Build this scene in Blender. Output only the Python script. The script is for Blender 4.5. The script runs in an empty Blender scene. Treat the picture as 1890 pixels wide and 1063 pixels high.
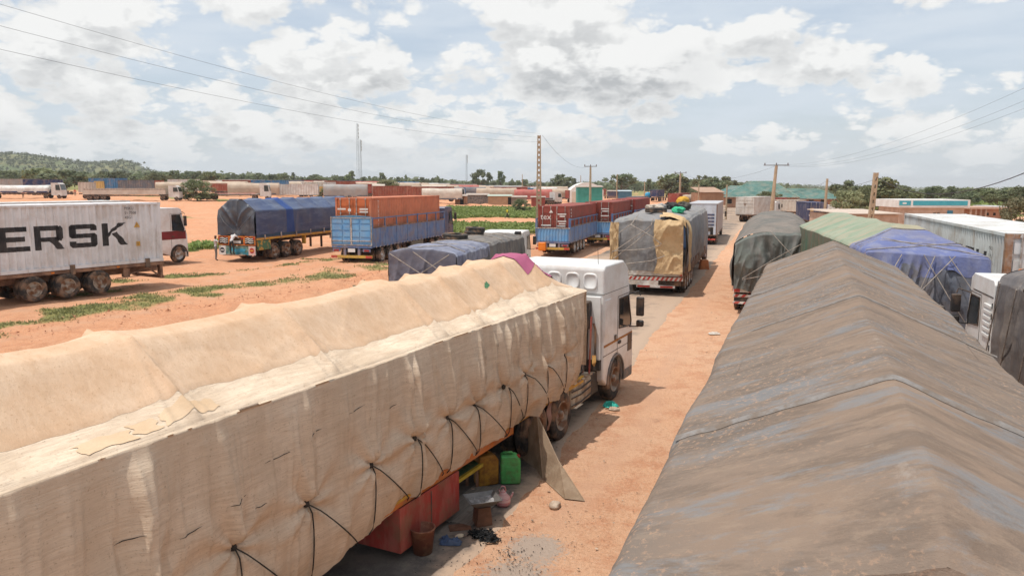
import bpy, math, random
import numpy as np
from mathutils import Vector, Matrix
random.seed(7)
SC = bpy.context.scene
COL = SC.collection
PI = math.pi
R = math.radians

# ------------------------------------------------------------------ camera
cam = bpy.data.cameras.new('camera')
cam.sensor_width = 36.0
cam.lens = 36.0 * 1400.0 / 1890.0
cam.clip_start = 0.05
cam.clip_end = 30000.0
CAMH = 5.3
PITCH = math.atan((531.5 - 343.0) / 1400.0)
camo = bpy.data.objects.new('camera', cam)
camo.location = (0, 0, CAMH)
camo.rotation_euler = (PI / 2 - PITCH, 0, 0)
COL.objects.link(camo)
SC.camera = camo

# ------------------------------------------------------------------ light
SUN = Vector((-0.27, -0.13, 0.955)).normalized()
sl = bpy.data.lights.new('sun', 'SUN')
sl.energy = 2.6
sl.angle = R(0.6)
sl.color = (1.0, 0.945, 0.87)
so = bpy.data.objects.new('sun', sl)
so.rotation_euler = SUN.to_track_quat('Z', 'Y').to_euler()
so.location = (-20, -10, 60)
COL.objects.link(so)

vs = SC.view_settings
vs.view_transform = 'Standard'
vs.look = 'None'
vs.exposure = 0.48
vs.gamma = 1.0
vs.use_curve_mapping = False

# ------------------------------------------------------------------ node helpers
class NT:
    def __init__(s, tree):
        s.t = tree
    def n(s, typ, **kw):
        nd = s.t.nodes.new(typ)
        for k, v in kw.items():
            setattr(nd, k, v)
        return nd
    def put(s, sock, v):
        if isinstance(v, bpy.types.NodeSocket):
            s.t.links.new(v, sock)
        elif v is not None:
            if isinstance(v, (tuple, list)) and len(v) == 3 and sock.type == 'RGBA':
                v = (*v, 1)
            sock.default_value = v
    def math(s, op, a, b=None, c=None, clamp=False):
        nd = s.n('ShaderNodeMath', operation=op, use_clamp=clamp)
        s.put(nd.inputs[0], a); s.put(nd.inputs[1], b)
        if c is not None: s.put(nd.inputs[2], c)
        return nd.outputs[0]
    def vmath(s, op, a, b=None):
        nd = s.n('ShaderNodeVectorMath', operation=op)
        s.put(nd.inputs[0], a)
        if b is not None:
            if op == 'SCALE': s.put(nd.inputs[3], b)
            else: s.put(nd.inputs[1], b)
        return nd.outputs[0]
    def mix(s, f, a, b, mode='MIX'):
        nd = s.n('ShaderNodeMix', data_type='RGBA', blend_type=mode)
        nd.clamp_factor = True
        s.put(nd.inputs[0], f); s.put(nd.inputs[6], a); s.put(nd.inputs[7], b)
        return nd.outputs[2]
    def noise(s, vec, scale, detail=4, rough=0.5, dist=0.0):
        nd = s.n('ShaderNodeTexNoise')
        if vec is not None: s.put(nd.inputs['Vector'], vec)
        s.put(nd.inputs['Scale'], scale); s.put(nd.inputs['Detail'], detail)
        s.put(nd.inputs['Roughness'], rough); s.put(nd.inputs['Distortion'], dist)
        return nd.outputs[0]
    def ramp(s, f, a, b, lo=0.0, hi=1.0):
        nd = s.n('ShaderNodeMapRange')
        nd.interpolation_type = 'SMOOTHSTEP'
        nd.clamp = True
        s.put(nd.inputs[0], f); s.put(nd.inputs[1], a); s.put(nd.inputs[2], b)
        s.put(nd.inputs[3], lo); s.put(nd.inputs[4], hi)
        return nd.outputs[0]
    def scalev(s, vec, sc):
        return s.vmath('MULTIPLY', vec, sc)

# ------------------------------------------------------------------ sky
W = bpy.data.worlds.new('World')
SC.world = W
W.use_nodes = True
W.cycles.sampling_method = 'NONE'
SC.cycles.max_bounces = 4
SC.cycles.diffuse_bounces = 3
SC.cycles.glossy_bounces = 2
SC.cycles.transparent_max_bounces = 6
W.node_tree.nodes.clear()
w = NT(W.node_tree)
sky = w.n('ShaderNodeTexSky', sky_type='NISHITA')
sky.sun_disc = False
sky.sun_elevation = math.asin(SUN.z)
sky.sun_rotation = math.atan2(SUN.x, SUN.y)
sky.air_density = 1.0
sky.dust_density = 2.0
sky.ozone_density = 1.2
tc = w.n('ShaderNodeTexCoord')
D = tc.outputs['Generated']
sep = w.n('ShaderNodeSeparateXYZ'); w.put(sep.inputs[0], D)
dx, dy, dz = sep.outputs
AZ = w.math('ARCTAN2', dx, dy)
EL = w.math('ARCSINE', w.math('MAXIMUM', dz, 0.0))
EL2 = w.math('ADD', EL, 0.0)

def cloud_density(lift):
    """cumulus field over a cloud deck; lift raises the sampled elevation"""
    z = w.math('ADD', w.math('MAXIMUM', dz, 0.0), lift)
    k = w.math('DIVIDE', 1.0, w.math('ADD', z, 0.42))
    cx = w.n('ShaderNodeCombineXYZ')
    w.put(cx.inputs[0], w.math('MULTIPLY', dx, k)); w.put(cx.inputs[1], w.math('MULTIPLY', dy, k))
    w.put(cx.inputs[2], 3.7)
    v = cx.outputs[0]
    big = w.noise(v, 3.1, 4, 0.52, 0.0)
    warp = w.n('ShaderNodeTexNoise'); w.put(warp.inputs['Vector'], v); warp.inputs['Scale'].default_value = 14.0; warp.inputs['Detail'].default_value = 4
    v2 = w.vmath('ADD', v, w.vmath('SCALE', w.vmath('SUBTRACT', warp.outputs[1], (.5, .5, .5)), .05))
    vo = w.n('ShaderNodeTexVoronoi', feature='F1', voronoi_dimensions='2D'); vo.normalize = False
    w.put(vo.inputs['Vector'], v2); vo.inputs['Scale'].default_value = 6.6; vo.inputs['Detail'].default_value = 3.0; vo.inputs['Roughness'].default_value = 0.55; vo.inputs['Lacunarity'].default_value = 2.3
    puff = w.math('SUBTRACT', 0.62, w.math('MULTIPLY', vo.outputs['Distance'], 0.62))
    d = w.math('ADD', w.math('MULTIPLY', big, 0.85), w.math('MULTIPLY', puff, 0.42))
    return d, z

# banks of cloud and blue gaps of this particular sky: (azimuth, elevation, half widths, amount)
def px(x, y):
    a = math.atan2((x - 945.0) / 1400.0, 1.0)
    e = math.atan((343.0 - y) / 1400.0 * math.cos(a))
    return a, e
BANKS = [(250, 90, 460, 105, .10), (560, 175, 300, 55, .10), (1060, 95, 170, 80, .17), (1010, 165, 190, 40, .10),
         (1270, 80, 45, 50, .13), (1580, 85, 120, 50, .15), (1350, 85, 60, 30, .10), (1520, 140, 150, 32, .11), (90, 190, 140, 40, .10),
         (1210, 212, 45, 18, .10), (1180, 262, 90, 16, .09), (1560, 235, 150, 26, .09), (1700, 160, 170, 40, .08), (1800, 5, 150, 18, .13),
         (950, 3, 170, 14, .12), (430, 245, 480, 26, .08), (120, 240, 220, 24, .06), (760, 280, 560, 22, .08), (1500, 275, 460, 22, .08), (300, 290, 400, 20, .06), (40, 60, 200, 70, .05), (700, 140, 110, 40, .08), (280, 10, 380, 22, .06),
         (740, 70, 90, 70, -.13), (1420, 30, 120, 40, -.12), (1330, 190, 110, 35, -.10), (1800, 80, 130, 50, -.18), (1700, 40, 100, 26, -.12),
         (330, 140, 70, 14, -.10), (900, 205, 70, 18, -.08)]
bias = None
low = None
for (bx_, by_, wx_, wy_, am_) in BANKS:
    a, e = px(bx_, by_)
    qa = w.math('DIVIDE', w.math('SUBTRACT', AZ, a), wx_ / 1400.0)
    qe = w.math('DIVIDE', w.math('SUBTRACT', EL, e), wy_ / 1400.0)
    r2 = w.math('ADD', w.math('MULTIPLY', qa, qa), w.math('MULTIPLY', qe, qe))
    g = w.math('MULTIPLY', w.math('POWER', 2.718, w.math('MULTIPLY', r2, -0.8)), am_)
    bias = g if bias is None else w.math('ADD', bias, g)
    if am_ > 0:
        lo_ = w.math('MULTIPLY', g, w.math('ADD', w.math('MULTIPLY', qe, -1.0), -.15))
        low = lo_ if low is None else w.math('ADD', low, lo_)
d0, z0 = cloud_density(0.0)
d1, z1 = cloud_density(0.030)
d0b = w.math('ADD', d0, bias)
T = 0.488
cover = w.ramp(d0b, T - .01, T + 0.085)
thick = w.ramp(d0b, T + 0.02, T + 0.24)
rim = w.math('SUBTRACT', d0, d1)                       # thins upward: sunlit crown
lit = w.ramp(w.math('ADD', rim, w.math('MULTIPLY', w.math('SUBTRACT', w.noise(D, 46.0, 4, .6), .5), .10)), -0.15, 0.12)
shade = w.math('MULTIPLY', w.math('ADD', w.math('MULTIPLY', thick, .75), .25), w.math('SUBTRACT', 1.0, lit))
cl_white = (0.675, 0.675, 0.665)
cl_grey = (0.36, 0.37, 0.38)
shade = w.math('ADD', shade, w.math('MULTIPLY', w.math('MULTIPLY', low, 4.2), thick), clamp=True)
ccol = w.mix(shade, cl_white, cl_grey)
blue = w.vmath('SCALE', sky.outputs[0], 0.10)
veil = w.ramp(w.noise(w.scalev(D, (3.0, 3.0, 18.0)), 1.6, 5, 0.55), 0.30, 0.70, 0.52, 0.90)
base = w.mix(veil, blue, (0.51, 0.56, 0.615))
skyc = w.mix(w.math('MULTIPLY', cover, 0.95), base, ccol)
hz = w.ramp(EL, 0.0, 0.09, 0.75, 0.0)
skyc = w.mix(hz, skyc, (0.50, 0.535, 0.56))
below = w.ramp(dz, -0.02, 0.0)
skyc = w.mix(below, (0.42, 0.36, 0.30), skyc)
bg = w.n('ShaderNodeBackground'); w.put(bg.inputs[0], skyc); bg.inputs[1].default_value = 1.0
out = w.n('ShaderNodeOutputWorld'); w.put(out.inputs[0], bg.outputs[0])

# ------------------------------------------------------------------ numpy noise
def _h(ix, iy, iz, seed):
    n = (ix.astype(np.int64) * 374761393 + iy.astype(np.int64) * 668265263 + iz.astype(np.int64) * 2147483647 + seed * 1274126177) & 0xffffffff
    n = ((n ^ (n >> 13)) * 1274126177) & 0xffffffff
    n = (n ^ (n >> 16)) & 0xffffffff
    return n / 4294967295.0
def vn(x, y, z=0.0, seed=0):
    x, y, z = np.broadcast_arrays(np.asarray(x, float), np.asarray(y, float), np.asarray(z, float))
    ix, iy, iz = np.floor(x), np.floor(y), np.floor(z)
    fx, fy, fz = x - ix, y - iy, z - iz
    fx = fx * fx * fx * (fx * (fx * 6 - 15) + 10); fy = fy * fy * fy * (fy * (fy * 6 - 15) + 10); fz = fz * fz * (3 - 2 * fz)
    r = 0
    for a in (0, 1):
        for b in (0, 1):
            for c in (0, 1):
                if c == 1 and not np.any(fz): continue
                wgt = (fx if a else 1 - fx) * (fy if b else 1 - fy) * (fz if c else 1 - fz)
                r = r + wgt * _h(ix + a, iy + b, iz + c, seed)
    return r * 2 - 1
def fbm(x, y, z=0.0, seed=0, oct=4, gain=0.5, lac=2.03):
    r = 0; a = 1.0; t = 0
    x = np.asarray(x, float); y = np.asarray(y, float); z = np.asarray(z, float)
    for i in range(oct):
        r = r + a * vn(x, y, z, seed + i * 17); t += a
        x = x * lac + 5.3; y = y * lac + 1.7; z = z * lac; a *= gain
    return r / t
def ridged(x, y, seed=0):
    return 1 - np.abs(vn(x, y, 0.0, seed)) * 2
def sstep(a, b, x):
    t = np.clip((np.asarray(x, float) - a) / (b - a), 0, 1)
    return t * t * (3 - 2 * t)

# ------------------------------------------------------------------ object helpers
def fast_mesh(name, V, F, smooth=False):
    """V (n,3) array, F (m,k) array of one face size, or list of faces"""
    me = bpy.data.meshes.new(name)
    V = np.asarray(V, dtype=np.float32)
    if isinstance(F, np.ndarray):
        m, k = F.shape
        me.vertices.add(len(V)); me.vertices.foreach_set('co', V.ravel())
        me.loops.add(m * k); me.loops.foreach_set('vertex_index', F.astype(np.int32).ravel())
        me.polygons.add(m)
        me.polygons.foreach_set('loop_start', np.arange(0, m * k, k, dtype=np.int32))
        me.polygons.foreach_set('loop_total', np.full(m, k, dtype=np.int32))
    else:
        me.from_pydata([tuple(v) for v in V.tolist()], [], F)
    me.update(calc_edges=True)
    if smooth:
        me.polygons.foreach_set('use_smooth', np.ones(len(me.polygons), dtype=bool))
    return me
def link(name, me, mats=None, parent=None, loc=None, rot=None):
    o = bpy.data.objects.new(name, me)
    if mats is not None and me is not None and not me.materials:
        for m in (mats if isinstance(mats, (list, tuple)) else [mats]): me.materials.append(m)
    COL.objects.link(o)
    if parent is not None: o.parent = parent
    if loc is not None: o.location = loc
    if rot is not None: o.rotation_euler = rot
    return o
def tag(o, label=None, cat=None, group=None, kind=None):
    if label: o['label'] = label
    if cat: o['category'] = cat
    if group: o['group'] = group
    if kind: o['kind'] = kind
    return o
def empty(name, label, cat, loc=(0, 0, 0), rz=0.0, group=None):
    o = bpy.data.objects.new(name, None)
    o.empty_display_size = 0.3
    COL.objects.link(o)
    o.location = loc; o.rotation_euler = (0, 0, rz)
    return tag(o, label, cat, group)
def copy_tree(o, parent=None):
    c = o.copy(); COL.objects.link(c); c.parent = parent
    for ch in list(o.children): copy_tree(ch, c)
    return c

class MB:
    """collects simple shapes into one mesh"""
    def __init__(s): s.v = []; s.f = []; s.mi = []; s.m = 0
    def add(s, vs_, fs):
        b = len(s.v); s.v.extend([tuple(map(float, q)) for q in vs_])
        for f in fs: s.f.append(tuple(b + i for i in f)); s.mi.append(s.m)
        return s
    def box(s, c, d, rz=0.0, rx=0.0, ry=0.0):
        hx, hy, hz = d[0] / 2, d[1] / 2, d[2] / 2
        q = [Vector((x, y, z)) for x in (-hx, hx) for y in (-hy, hy) for z in (-hz, hz)]
        if rz or rx or ry:
            m = Matrix.Rotation(rz, 3, 'Z') @ Matrix.Rotation(ry, 3, 'Y') @ Matrix.Rotation(rx, 3, 'X'); q = [m @ p for p in q]
        q = [(p.x + c[0], p.y + c[1], p.z + c[2]) for p in q]
        return s.add(q, [(0, 1, 3, 2), (4, 6, 7, 5), (0, 4, 5, 1), (2, 3, 7, 6), (0, 2, 6, 4), (1, 5, 7, 3)])
    def b2(s, x0, x1, y0, y1, z0, z1):
        return s.box(((x0 + x1) / 2, (y0 + y1) / 2, (z0 + z1) / 2), (abs(x1 - x0), abs(y1 - y0), abs(z1 - z0)))
    def prism(s, poly, a0, a1, axis='x'):
        """poly in the plane across axis; axis x: (y,z) ; y: (x,z) ; z: (x,y)"""
        def P(p, a):
            return (a, p[0], p[1]) if axis == 'x' else ((p[0], a, p[1]) if axis == 'y' else (p[0], p[1], a))
        n = len(poly)
        vs_ = [P(p, a0) for p in poly] + [P(p, a1) for p in poly]
        fs = [tuple(range(n))[::-1], tuple(range(n, 2 * n))] + [(i, (i + 1) % n, n + (i + 1) % n, n + i) for i in range(n)]
        return s.add(vs_, fs)
    def tube(s, path, r, seg=6, cap=True):
        path = [Vector(p) for p in path]; rings = []
        n = len(path)
        rr = r if isinstance(r, (list, tuple)) else [r] * n
        up = Vector((0, 0, 1))
        for i, p in enumerate(path):
            t = (path[min(i + 1, n - 1)] - path[max(i - 1, 0)])
            if t.length < 1e-9: t = Vector((0, 0, 1))
            t.normalize()
            a = t.cross(up if abs(t.z) < 0.95 else Vector((1, 0, 0))).normalized(); b = t.cross(a)
            rings.append([p + (a * math.cos(2 * PI * k / seg) + b * math.sin(2 * PI * k / seg)) * rr[i] for k in range(seg)])
        vs_ = [q for g_ in rings for q in g_]
        fs = [(i * seg + k, i * seg + (k + 1) % seg, (i + 1) * seg + (k + 1) % seg, (i + 1) * seg + k) for i in range(n - 1) for k in range(seg)]
        if cap: fs += [tuple(range(seg))[::-1], tuple((n - 1) * seg + k for k in range(seg))]
        return s.add(vs_, fs)
    def lathe(s, prof, c=(0, 0, 0), axis='x', seg=32, closed=True):
        """prof: (radius, along-axis)"""
        vs_ = []
        for (r, a) in prof:
            for k in range(seg):
                t = 2 * PI * k / seg; p, q = r * math.cos(t), r * math.sin(t)
                v = (a, p, q) if axis == 'x' else ((p, a, q) if axis == 'y' else (p, q, a))
                vs_.append((v[0] + c[0], v[1] + c[1], v[2] + c[2]))
        n = len(prof)
        fs = [(i * seg + k, i * seg + (k + 1) % seg, (i + 1) * seg + (k + 1) % seg, (i + 1) * seg + k) for i in range(n - 1) for k in range(seg)]
        if closed: fs += [tuple(range(seg))[::-1], tuple((n - 1) * seg + k for k in range(seg))]
        return s.add(vs_, fs)
    def mesh(s, name, smooth=False):
        me = bpy.data.meshes.new(name); me.from_pydata(s.v, [], s.f)
        if any(s.mi): me.polygons.foreach_set('material_index', s.mi)
        if smooth: me.polygons.foreach_set('use_smooth', [True] * len(s.f))
        import bmesh
        bm = bmesh.new(); bm.from_mesh(me); bmesh.ops.recalc_face_normals(bm, faces=bm.faces); bm.to_mesh(me); bm.free()
        me.update(); return me
    def build(s, name, mats, parent=None, smooth=False, bevel=0.0, loc=None, rot=None, seg=2):
        o = link(name, s.mesh(name, smooth), mats, parent, loc, rot)
        if bevel:
            md = o.modifiers.new('bevel', 'BEVEL'); md.width = bevel; md.segments = seg; md.limit_method = 'ANGLE'; md.angle_limit = R(35)
            md.harden_normals = False
            for p in o.data.polygons: p.use_smooth = True
            md2 = o.modifiers.new('wn', 'WEIGHTED_NORMAL'); md2.keep_sharp = True
        return o

def grid_mesh(name, X, Y, Z, smooth=True, flip=False):
    n, m = X.shape
    V = np.stack([X.ravel(), Y.ravel(), Z.ravel()], 1)
    i, j = np.meshgrid(np.arange(n - 1), np.arange(m - 1), indexing='ij')
    a = (i * m + j).ravel(); F = np.stack([a, a + 1, a + m + 1, a + m], 1)
    if flip: F = F[:, ::-1]
    return fast_mesh(name, V, F, smooth)

# ------------------------------------------------------------------ materials
MATS = {}
def mat(name, c1, c2=None, scale=2.0, rough=0.75, metal=0.0, bump=0.0, bscale=30.0, dirt=None, stretch=(1, 1, 1),
        lo=0.39, hi=0.61, spec=0.3, weave=None, detail=6, streak=None, fine=0.0, trans=0.0, low=0.0):
    if name in MATS: return MATS[name]
    m = bpy.data.materials.new(name); m.use_nodes = True
    t = NT(m.node_tree); b = m.node_tree.nodes['Principled BSDF']
    co = t.n('ShaderNodeTexCoord').outputs['Object']
    cs = t.scalev(co, stretch) if stretch != (1, 1, 1) else co
    col = c1
    if c2 is not None:
        col = t.mix(t.ramp(t.noise(cs, scale, detail, 0.6), lo, hi), c1, c2)
    if streak:      # (colour, amount, stretch, threshold)
        sc_ = t.scalev(co, streak[2])
        col = t.mix(t.math('MULTIPLY', t.ramp(t.noise(sc_, 1.0, 5, 0.65), streak[3] - .05, streak[3] + 0.09), streak[1]), col, streak[0])
    if dirt:        # (colour, amount, scale)
        col = t.mix(t.math('MULTIPLY', t.ramp(t.noise(co, dirt[2], 8, 0.68), 0.44, 0.63), dirt[1]), col, dirt[0])
    if low:         # red road dust thrown up on the lower body
        sx = t.n('ShaderNodeSeparateXYZ'); t.put(sx.inputs[0], co)
        g_ = t.math('ADD', t.ramp(sx.outputs[2], .2, 1.7, 1.0, 0.0), t.math('MULTIPLY', t.math('SUBTRACT', t.noise(co, 3.0, 6, .65), .5), 1.1))
        col = t.mix(t.math('MULTIPLY', t.ramp(g_, .25, 1.0), low), col, (.40, .24, .15))
    if fine:
        f = t.noise(co, 90.0, 3, 0.6)
        col = t.mix(fine, col, t.mix(f, (0, 0, 0), (1, 1, 1)), 'SOFT_LIGHT')
    t.put(b.inputs['Base Color'], col)
    b.inputs['Roughness'].default_value = rough
    b.inputs['Metallic'].default_value = metal
    b.inputs['Specular IOR Level'].default_value = spec
    if bump:
        h = t.noise(co, bscale, 5, 0.6)
        if weave:
            wv = t.n('ShaderNodeTexWave', wave_type='BANDS', bands_direction=weave[0])
            t.put(wv.inputs['Vector'], co); wv.inputs['Scale'].default_value = weave[1]; wv.inputs['Distortion'].default_value = 1.5; wv.inputs['Detail'].default_value = 2
            h = t.math('ADD', h, t.math('MULTIPLY', wv.outputs[1], weave[2]))
        bp = t.n('ShaderNodeBump'); bp.inputs['Strength'].default_value = bump; bp.inputs['Distance'].default_value = 0.05
        t.put(bp.inputs['Height'], h); t.put(b.inputs['Normal'], bp.outputs[0])
    if trans:
        tr = t.n('ShaderNodeBsdfTranslucent'); t.put(tr.inputs[0], col)
        mx = t.n('ShaderNodeMixShader'); mx.inputs[0].default_value = trans
        t.put(mx.inputs[1], b.outputs[0]); t.put(mx.inputs[2], tr.outputs[0])
        t.put(m.node_tree.nodes['Material Output'].inputs[0], mx.outputs[0])
    MATS[name] = m
    return m
DUST = (0.42, 0.24, 0.14)
M_white = mat('white_paint', (0.78, 0.78, 0.765), (0.70, 0.695, 0.67), 1.6, 0.32, dirt=(DUST, .22, 1.3), spec=.5, low=.40)
M_white2 = mat('worn_white_paint', (0.70, 0.68, 0.64), (0.56, 0.53, 0.48), 2.2, 0.55, dirt=((.32, .18, .10), .6, 1.8))
M_black = mat('black_plastic', (0.025, 0.025, 0.027), (0.05, 0.045, 0.04), 3, 0.5, dirt=(DUST, .25, 2))
M_steel = mat('dusty_dark_steel', (0.07, 0.06, 0.055), (0.16, 0.11, 0.08), 3, 0.7, dirt=(DUST, .55, 2.5))
M_tyre = mat('tyre_rubber', (0.035, 0.033, 0.032), (0.085, 0.07, 0.058), 4, 0.85, bump=.3, bscale=25, dirt=(DUST, .5, 3.0))
M_rim = mat('rim_steel', (0.42, 0.37, 0.31), (0.22, 0.14, 0.09), 5, 0.6, metal=.2, dirt=((.22, .10, .05), .8, 6))
M_rimw = mat('rim_pale_steel', (0.60, 0.59, 0.57), (0.36, 0.32, 0.28), 5, 0.5, metal=.3, dirt=((.25, .14, .08), .5, 6))
M_glass = mat('cab_glass', (0.012, 0.016, 0.018), (0.03, 0.035, 0.035), 1.0, 0.08, spec=.8)
M_red = mat('red_lamp', (0.45, 0.03, 0.025), (0.30, 0.03, 0.02), 4, 0.35)
M_redp = mat('red_paint', (0.42, 0.055, 0.045), (0.30, 0.06, 0.045), 1.6, 0.6, bump=.15, bscale=8, dirt=((.25, .13, .08), .7, 2.6), streak=((.45, .16, .12), .5, (3, 3, 1.0), .5))
M_orange = mat('orange_lamp', (0.80, 0.24, 0.03), (0.70, 0.20, 0.02), 4, 0.35)
M_yellow = mat('yellow_paint', (0.70, 0.42, 0.06), (0.55, 0.30, 0.05), 2, 0.6, dirt=(DUST, .5, 2.5))
M_rope = mat('dark_rope', (0.035, 0.032, 0.03), (0.07, 0.06, 0.05), 8, 0.9)
M_rope2 = mat('pale_rope', (0.42, 0.37, 0.32), (0.26, 0.22, 0.19), 6, 0.9)
M_bluep = mat('blue_paint', (0.065, 0.145, 0.33), (0.10, 0.19, 0.37), 1.4, 0.55, dirt=((.20, .16, .14), .55, 1.6), streak=((.26, .30, .36), .45, (5, 5, .8), .52), low=.65)
M_bluel = mat('light_blue_paint', (0.12, 0.33, 0.62), (0.18, 0.40, 0.66), 1.2, 0.4, dirt=((.32, .32, .34), .3, 1.6), low=.65)
M_navy = mat('navy_paint', (0.025, 0.045, 0.12), (0.05, 0.07, 0.14), 1.4, 0.4, dirt=(DUST, .35, 1.8), spec=.5, low=.65)
M_plate = mat('number_plate', (0.72, 0.72, 0.70), rough=.5)
# ------------------------------------------------------------------ places: photograph pixel -> point of the place
_cp, _sp = math.cos(PITCH), math.sin(PITCH)
def ray(px_, py_):
    a = (px_ - 945.0) / 1400.0; b = -(py_ - 531.5) / 1400.0
    return np.array([a, _cp + b * _sp, -_sp + b * _cp])
def on_ground(px_, py_, z=0.0):
    d = ray(px_, py_); t = (z - CAMH) / d[2]; return np.array([d[0] * t, d[1] * t, z])
def at_depth(px_, py_, Y):
    d = ray(px_, py_); t = Y / d[1]; return np.array([d[0] * t, Y, CAMH + d[2] * t])

# ------------------------------------------------------------------ terrain
RH = R(19.0)
RU = np.array([math.sin(RH), math.cos(RH)]); RN = np.array([RU[1], -RU[0]])
def road_s(x, y): return x * RN[0] + y * RN[1]
def gz(x, y):
    x = np.asarray(x, float); y = np.asarray(y, float)
    s = road_s(x, y)
    z = 0.55 * sstep(-15.0, -20.0, s) * sstep(-30, 5, y)
    z = z + 2.3 * sstep(60, 190, y) * sstep(25, -95, x)
    q = x / (np.abs(y) + 1.0)
    z = z + 6.0 * sstep(230, 700, y) * sstep(0.0, -0.45, q)
    z = z - 16.0 * sstep(140, 900, y) * sstep(0.30, 0.52, q)
    off = sstep(-3.0, -2.0, s) + sstep(-14.0, -15.0, s)
    z = z + off * (0.05 * fbm(x * .5, y * .5, seed=3) + 0.02 * fbm(x * 2.3, y * 2.3, seed=8)) * np.minimum(1 + 0.02 * np.abs(y), 8.0)
    # the eroded bank between the road and the truck field
    bank = np.exp(-((s + 19.2 + 0.8 * fbm(x * .25, y * .25, seed=21)) / 1.1) ** 2) * sstep(12, 20, y) * sstep(70, 50, y)
    z = z + bank * (0.22 + 0.28 * fbm(x * .9, y * .9, seed=5))
    return z
def gz1(x, y): return float(gz(np.array([x]), np.array([y]))[0])

def seg_dist(x, y, pts):
    d = np.full(np.shape(x), 1e9)
    for (ax, ay), (bx, by) in zip(pts[:-1], pts[1:]):
        vx, vy = bx - ax, by - ay; L2 = vx * vx + vy * vy + 1e-9
        t = np.clip(((x - ax) * vx + (y - ay) * vy) / L2, 0, 1)
        d = np.minimum(d, np.hypot(x - ax - vx * t, y - ay - vy * t))
    return d
def wl(*pp, z=0.55): return [tuple(on_ground(a, b, z)[:2]) for a, b in pp]
STRIPS = [(wl((-60, 612), (120, 585), (260, 556), (400, 536), (520, 522), (640, 497), (700, 488)), 1.5),
          (wl((400, 506), (480, 496), (560, 484), (620, 478)), 0.5),
          (wl((250, 520), (330, 512), (390, 505)), 1.0), (wl((330, 462), (350, 458), (392, 456)), 1.3),
          (wl((330, 407), (385, 408)), 1.8), (wl((180, 565), (80, 580)), .9), (wl((560, 478), (700, 476)), .8),
          (wl((640, 545), (690, 530)), .5), (wl((255, 372), (345, 374), (420, 376), z=1.5), 5.0),
          (wl((0, 545), (120, 548), (260, 528)), .5)]
FIELD = wl((845, 424), (905, 420), (1000, 424)); FIELD2 = wl((850, 396), (900, 392), (985, 396))
def grass_mask(x, y):
    x = np.asarray(x, float); y = np.asarray(y, float)
    n = fbm(x * .55, y * .55, seed=11, oct=4); n2 = fbm(x * .12, y * .12, seed=31, oct=3)
    m = np.zeros(x.shape)
    for pts, wd in STRIPS:
        d = seg_dist(x, y, pts)
        m = np.maximum(m, np.clip(.95 - .75 * d / wd + 1.3 * n, 0, 1))
    # the overgrown plot beyond the blue trailer, with its foot path
    for pts, wd in ((FIELD, 8.0), (FIELD2, 22.0)):
        d = seg_dist(x, y, pts)
        m = np.maximum(m, np.clip((1.0 - d / wd) * 2.2 + 0.9 * n + .3 * n2, 0, 1))
    path = seg_dist(x, y, wl((835, 409), (900, 405), (985, 406)))
    m = m * (1 - np.clip(1.3 - path / 3.0, 0, 1) * sstep(60, 75, y))
    far = sstep(240, 420, np.hypot(x, y)) * np.clip(.75 + .8 * n2, 0, 1)
    q = x / (np.abs(y) + 1.0)
    far = np.maximum(far, sstep(105, 150, y) * sstep(.42, .5, q) * np.clip(.8 + n2, 0, 1))
    return np.clip(np.maximum(m, far), 0, 1)

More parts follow.
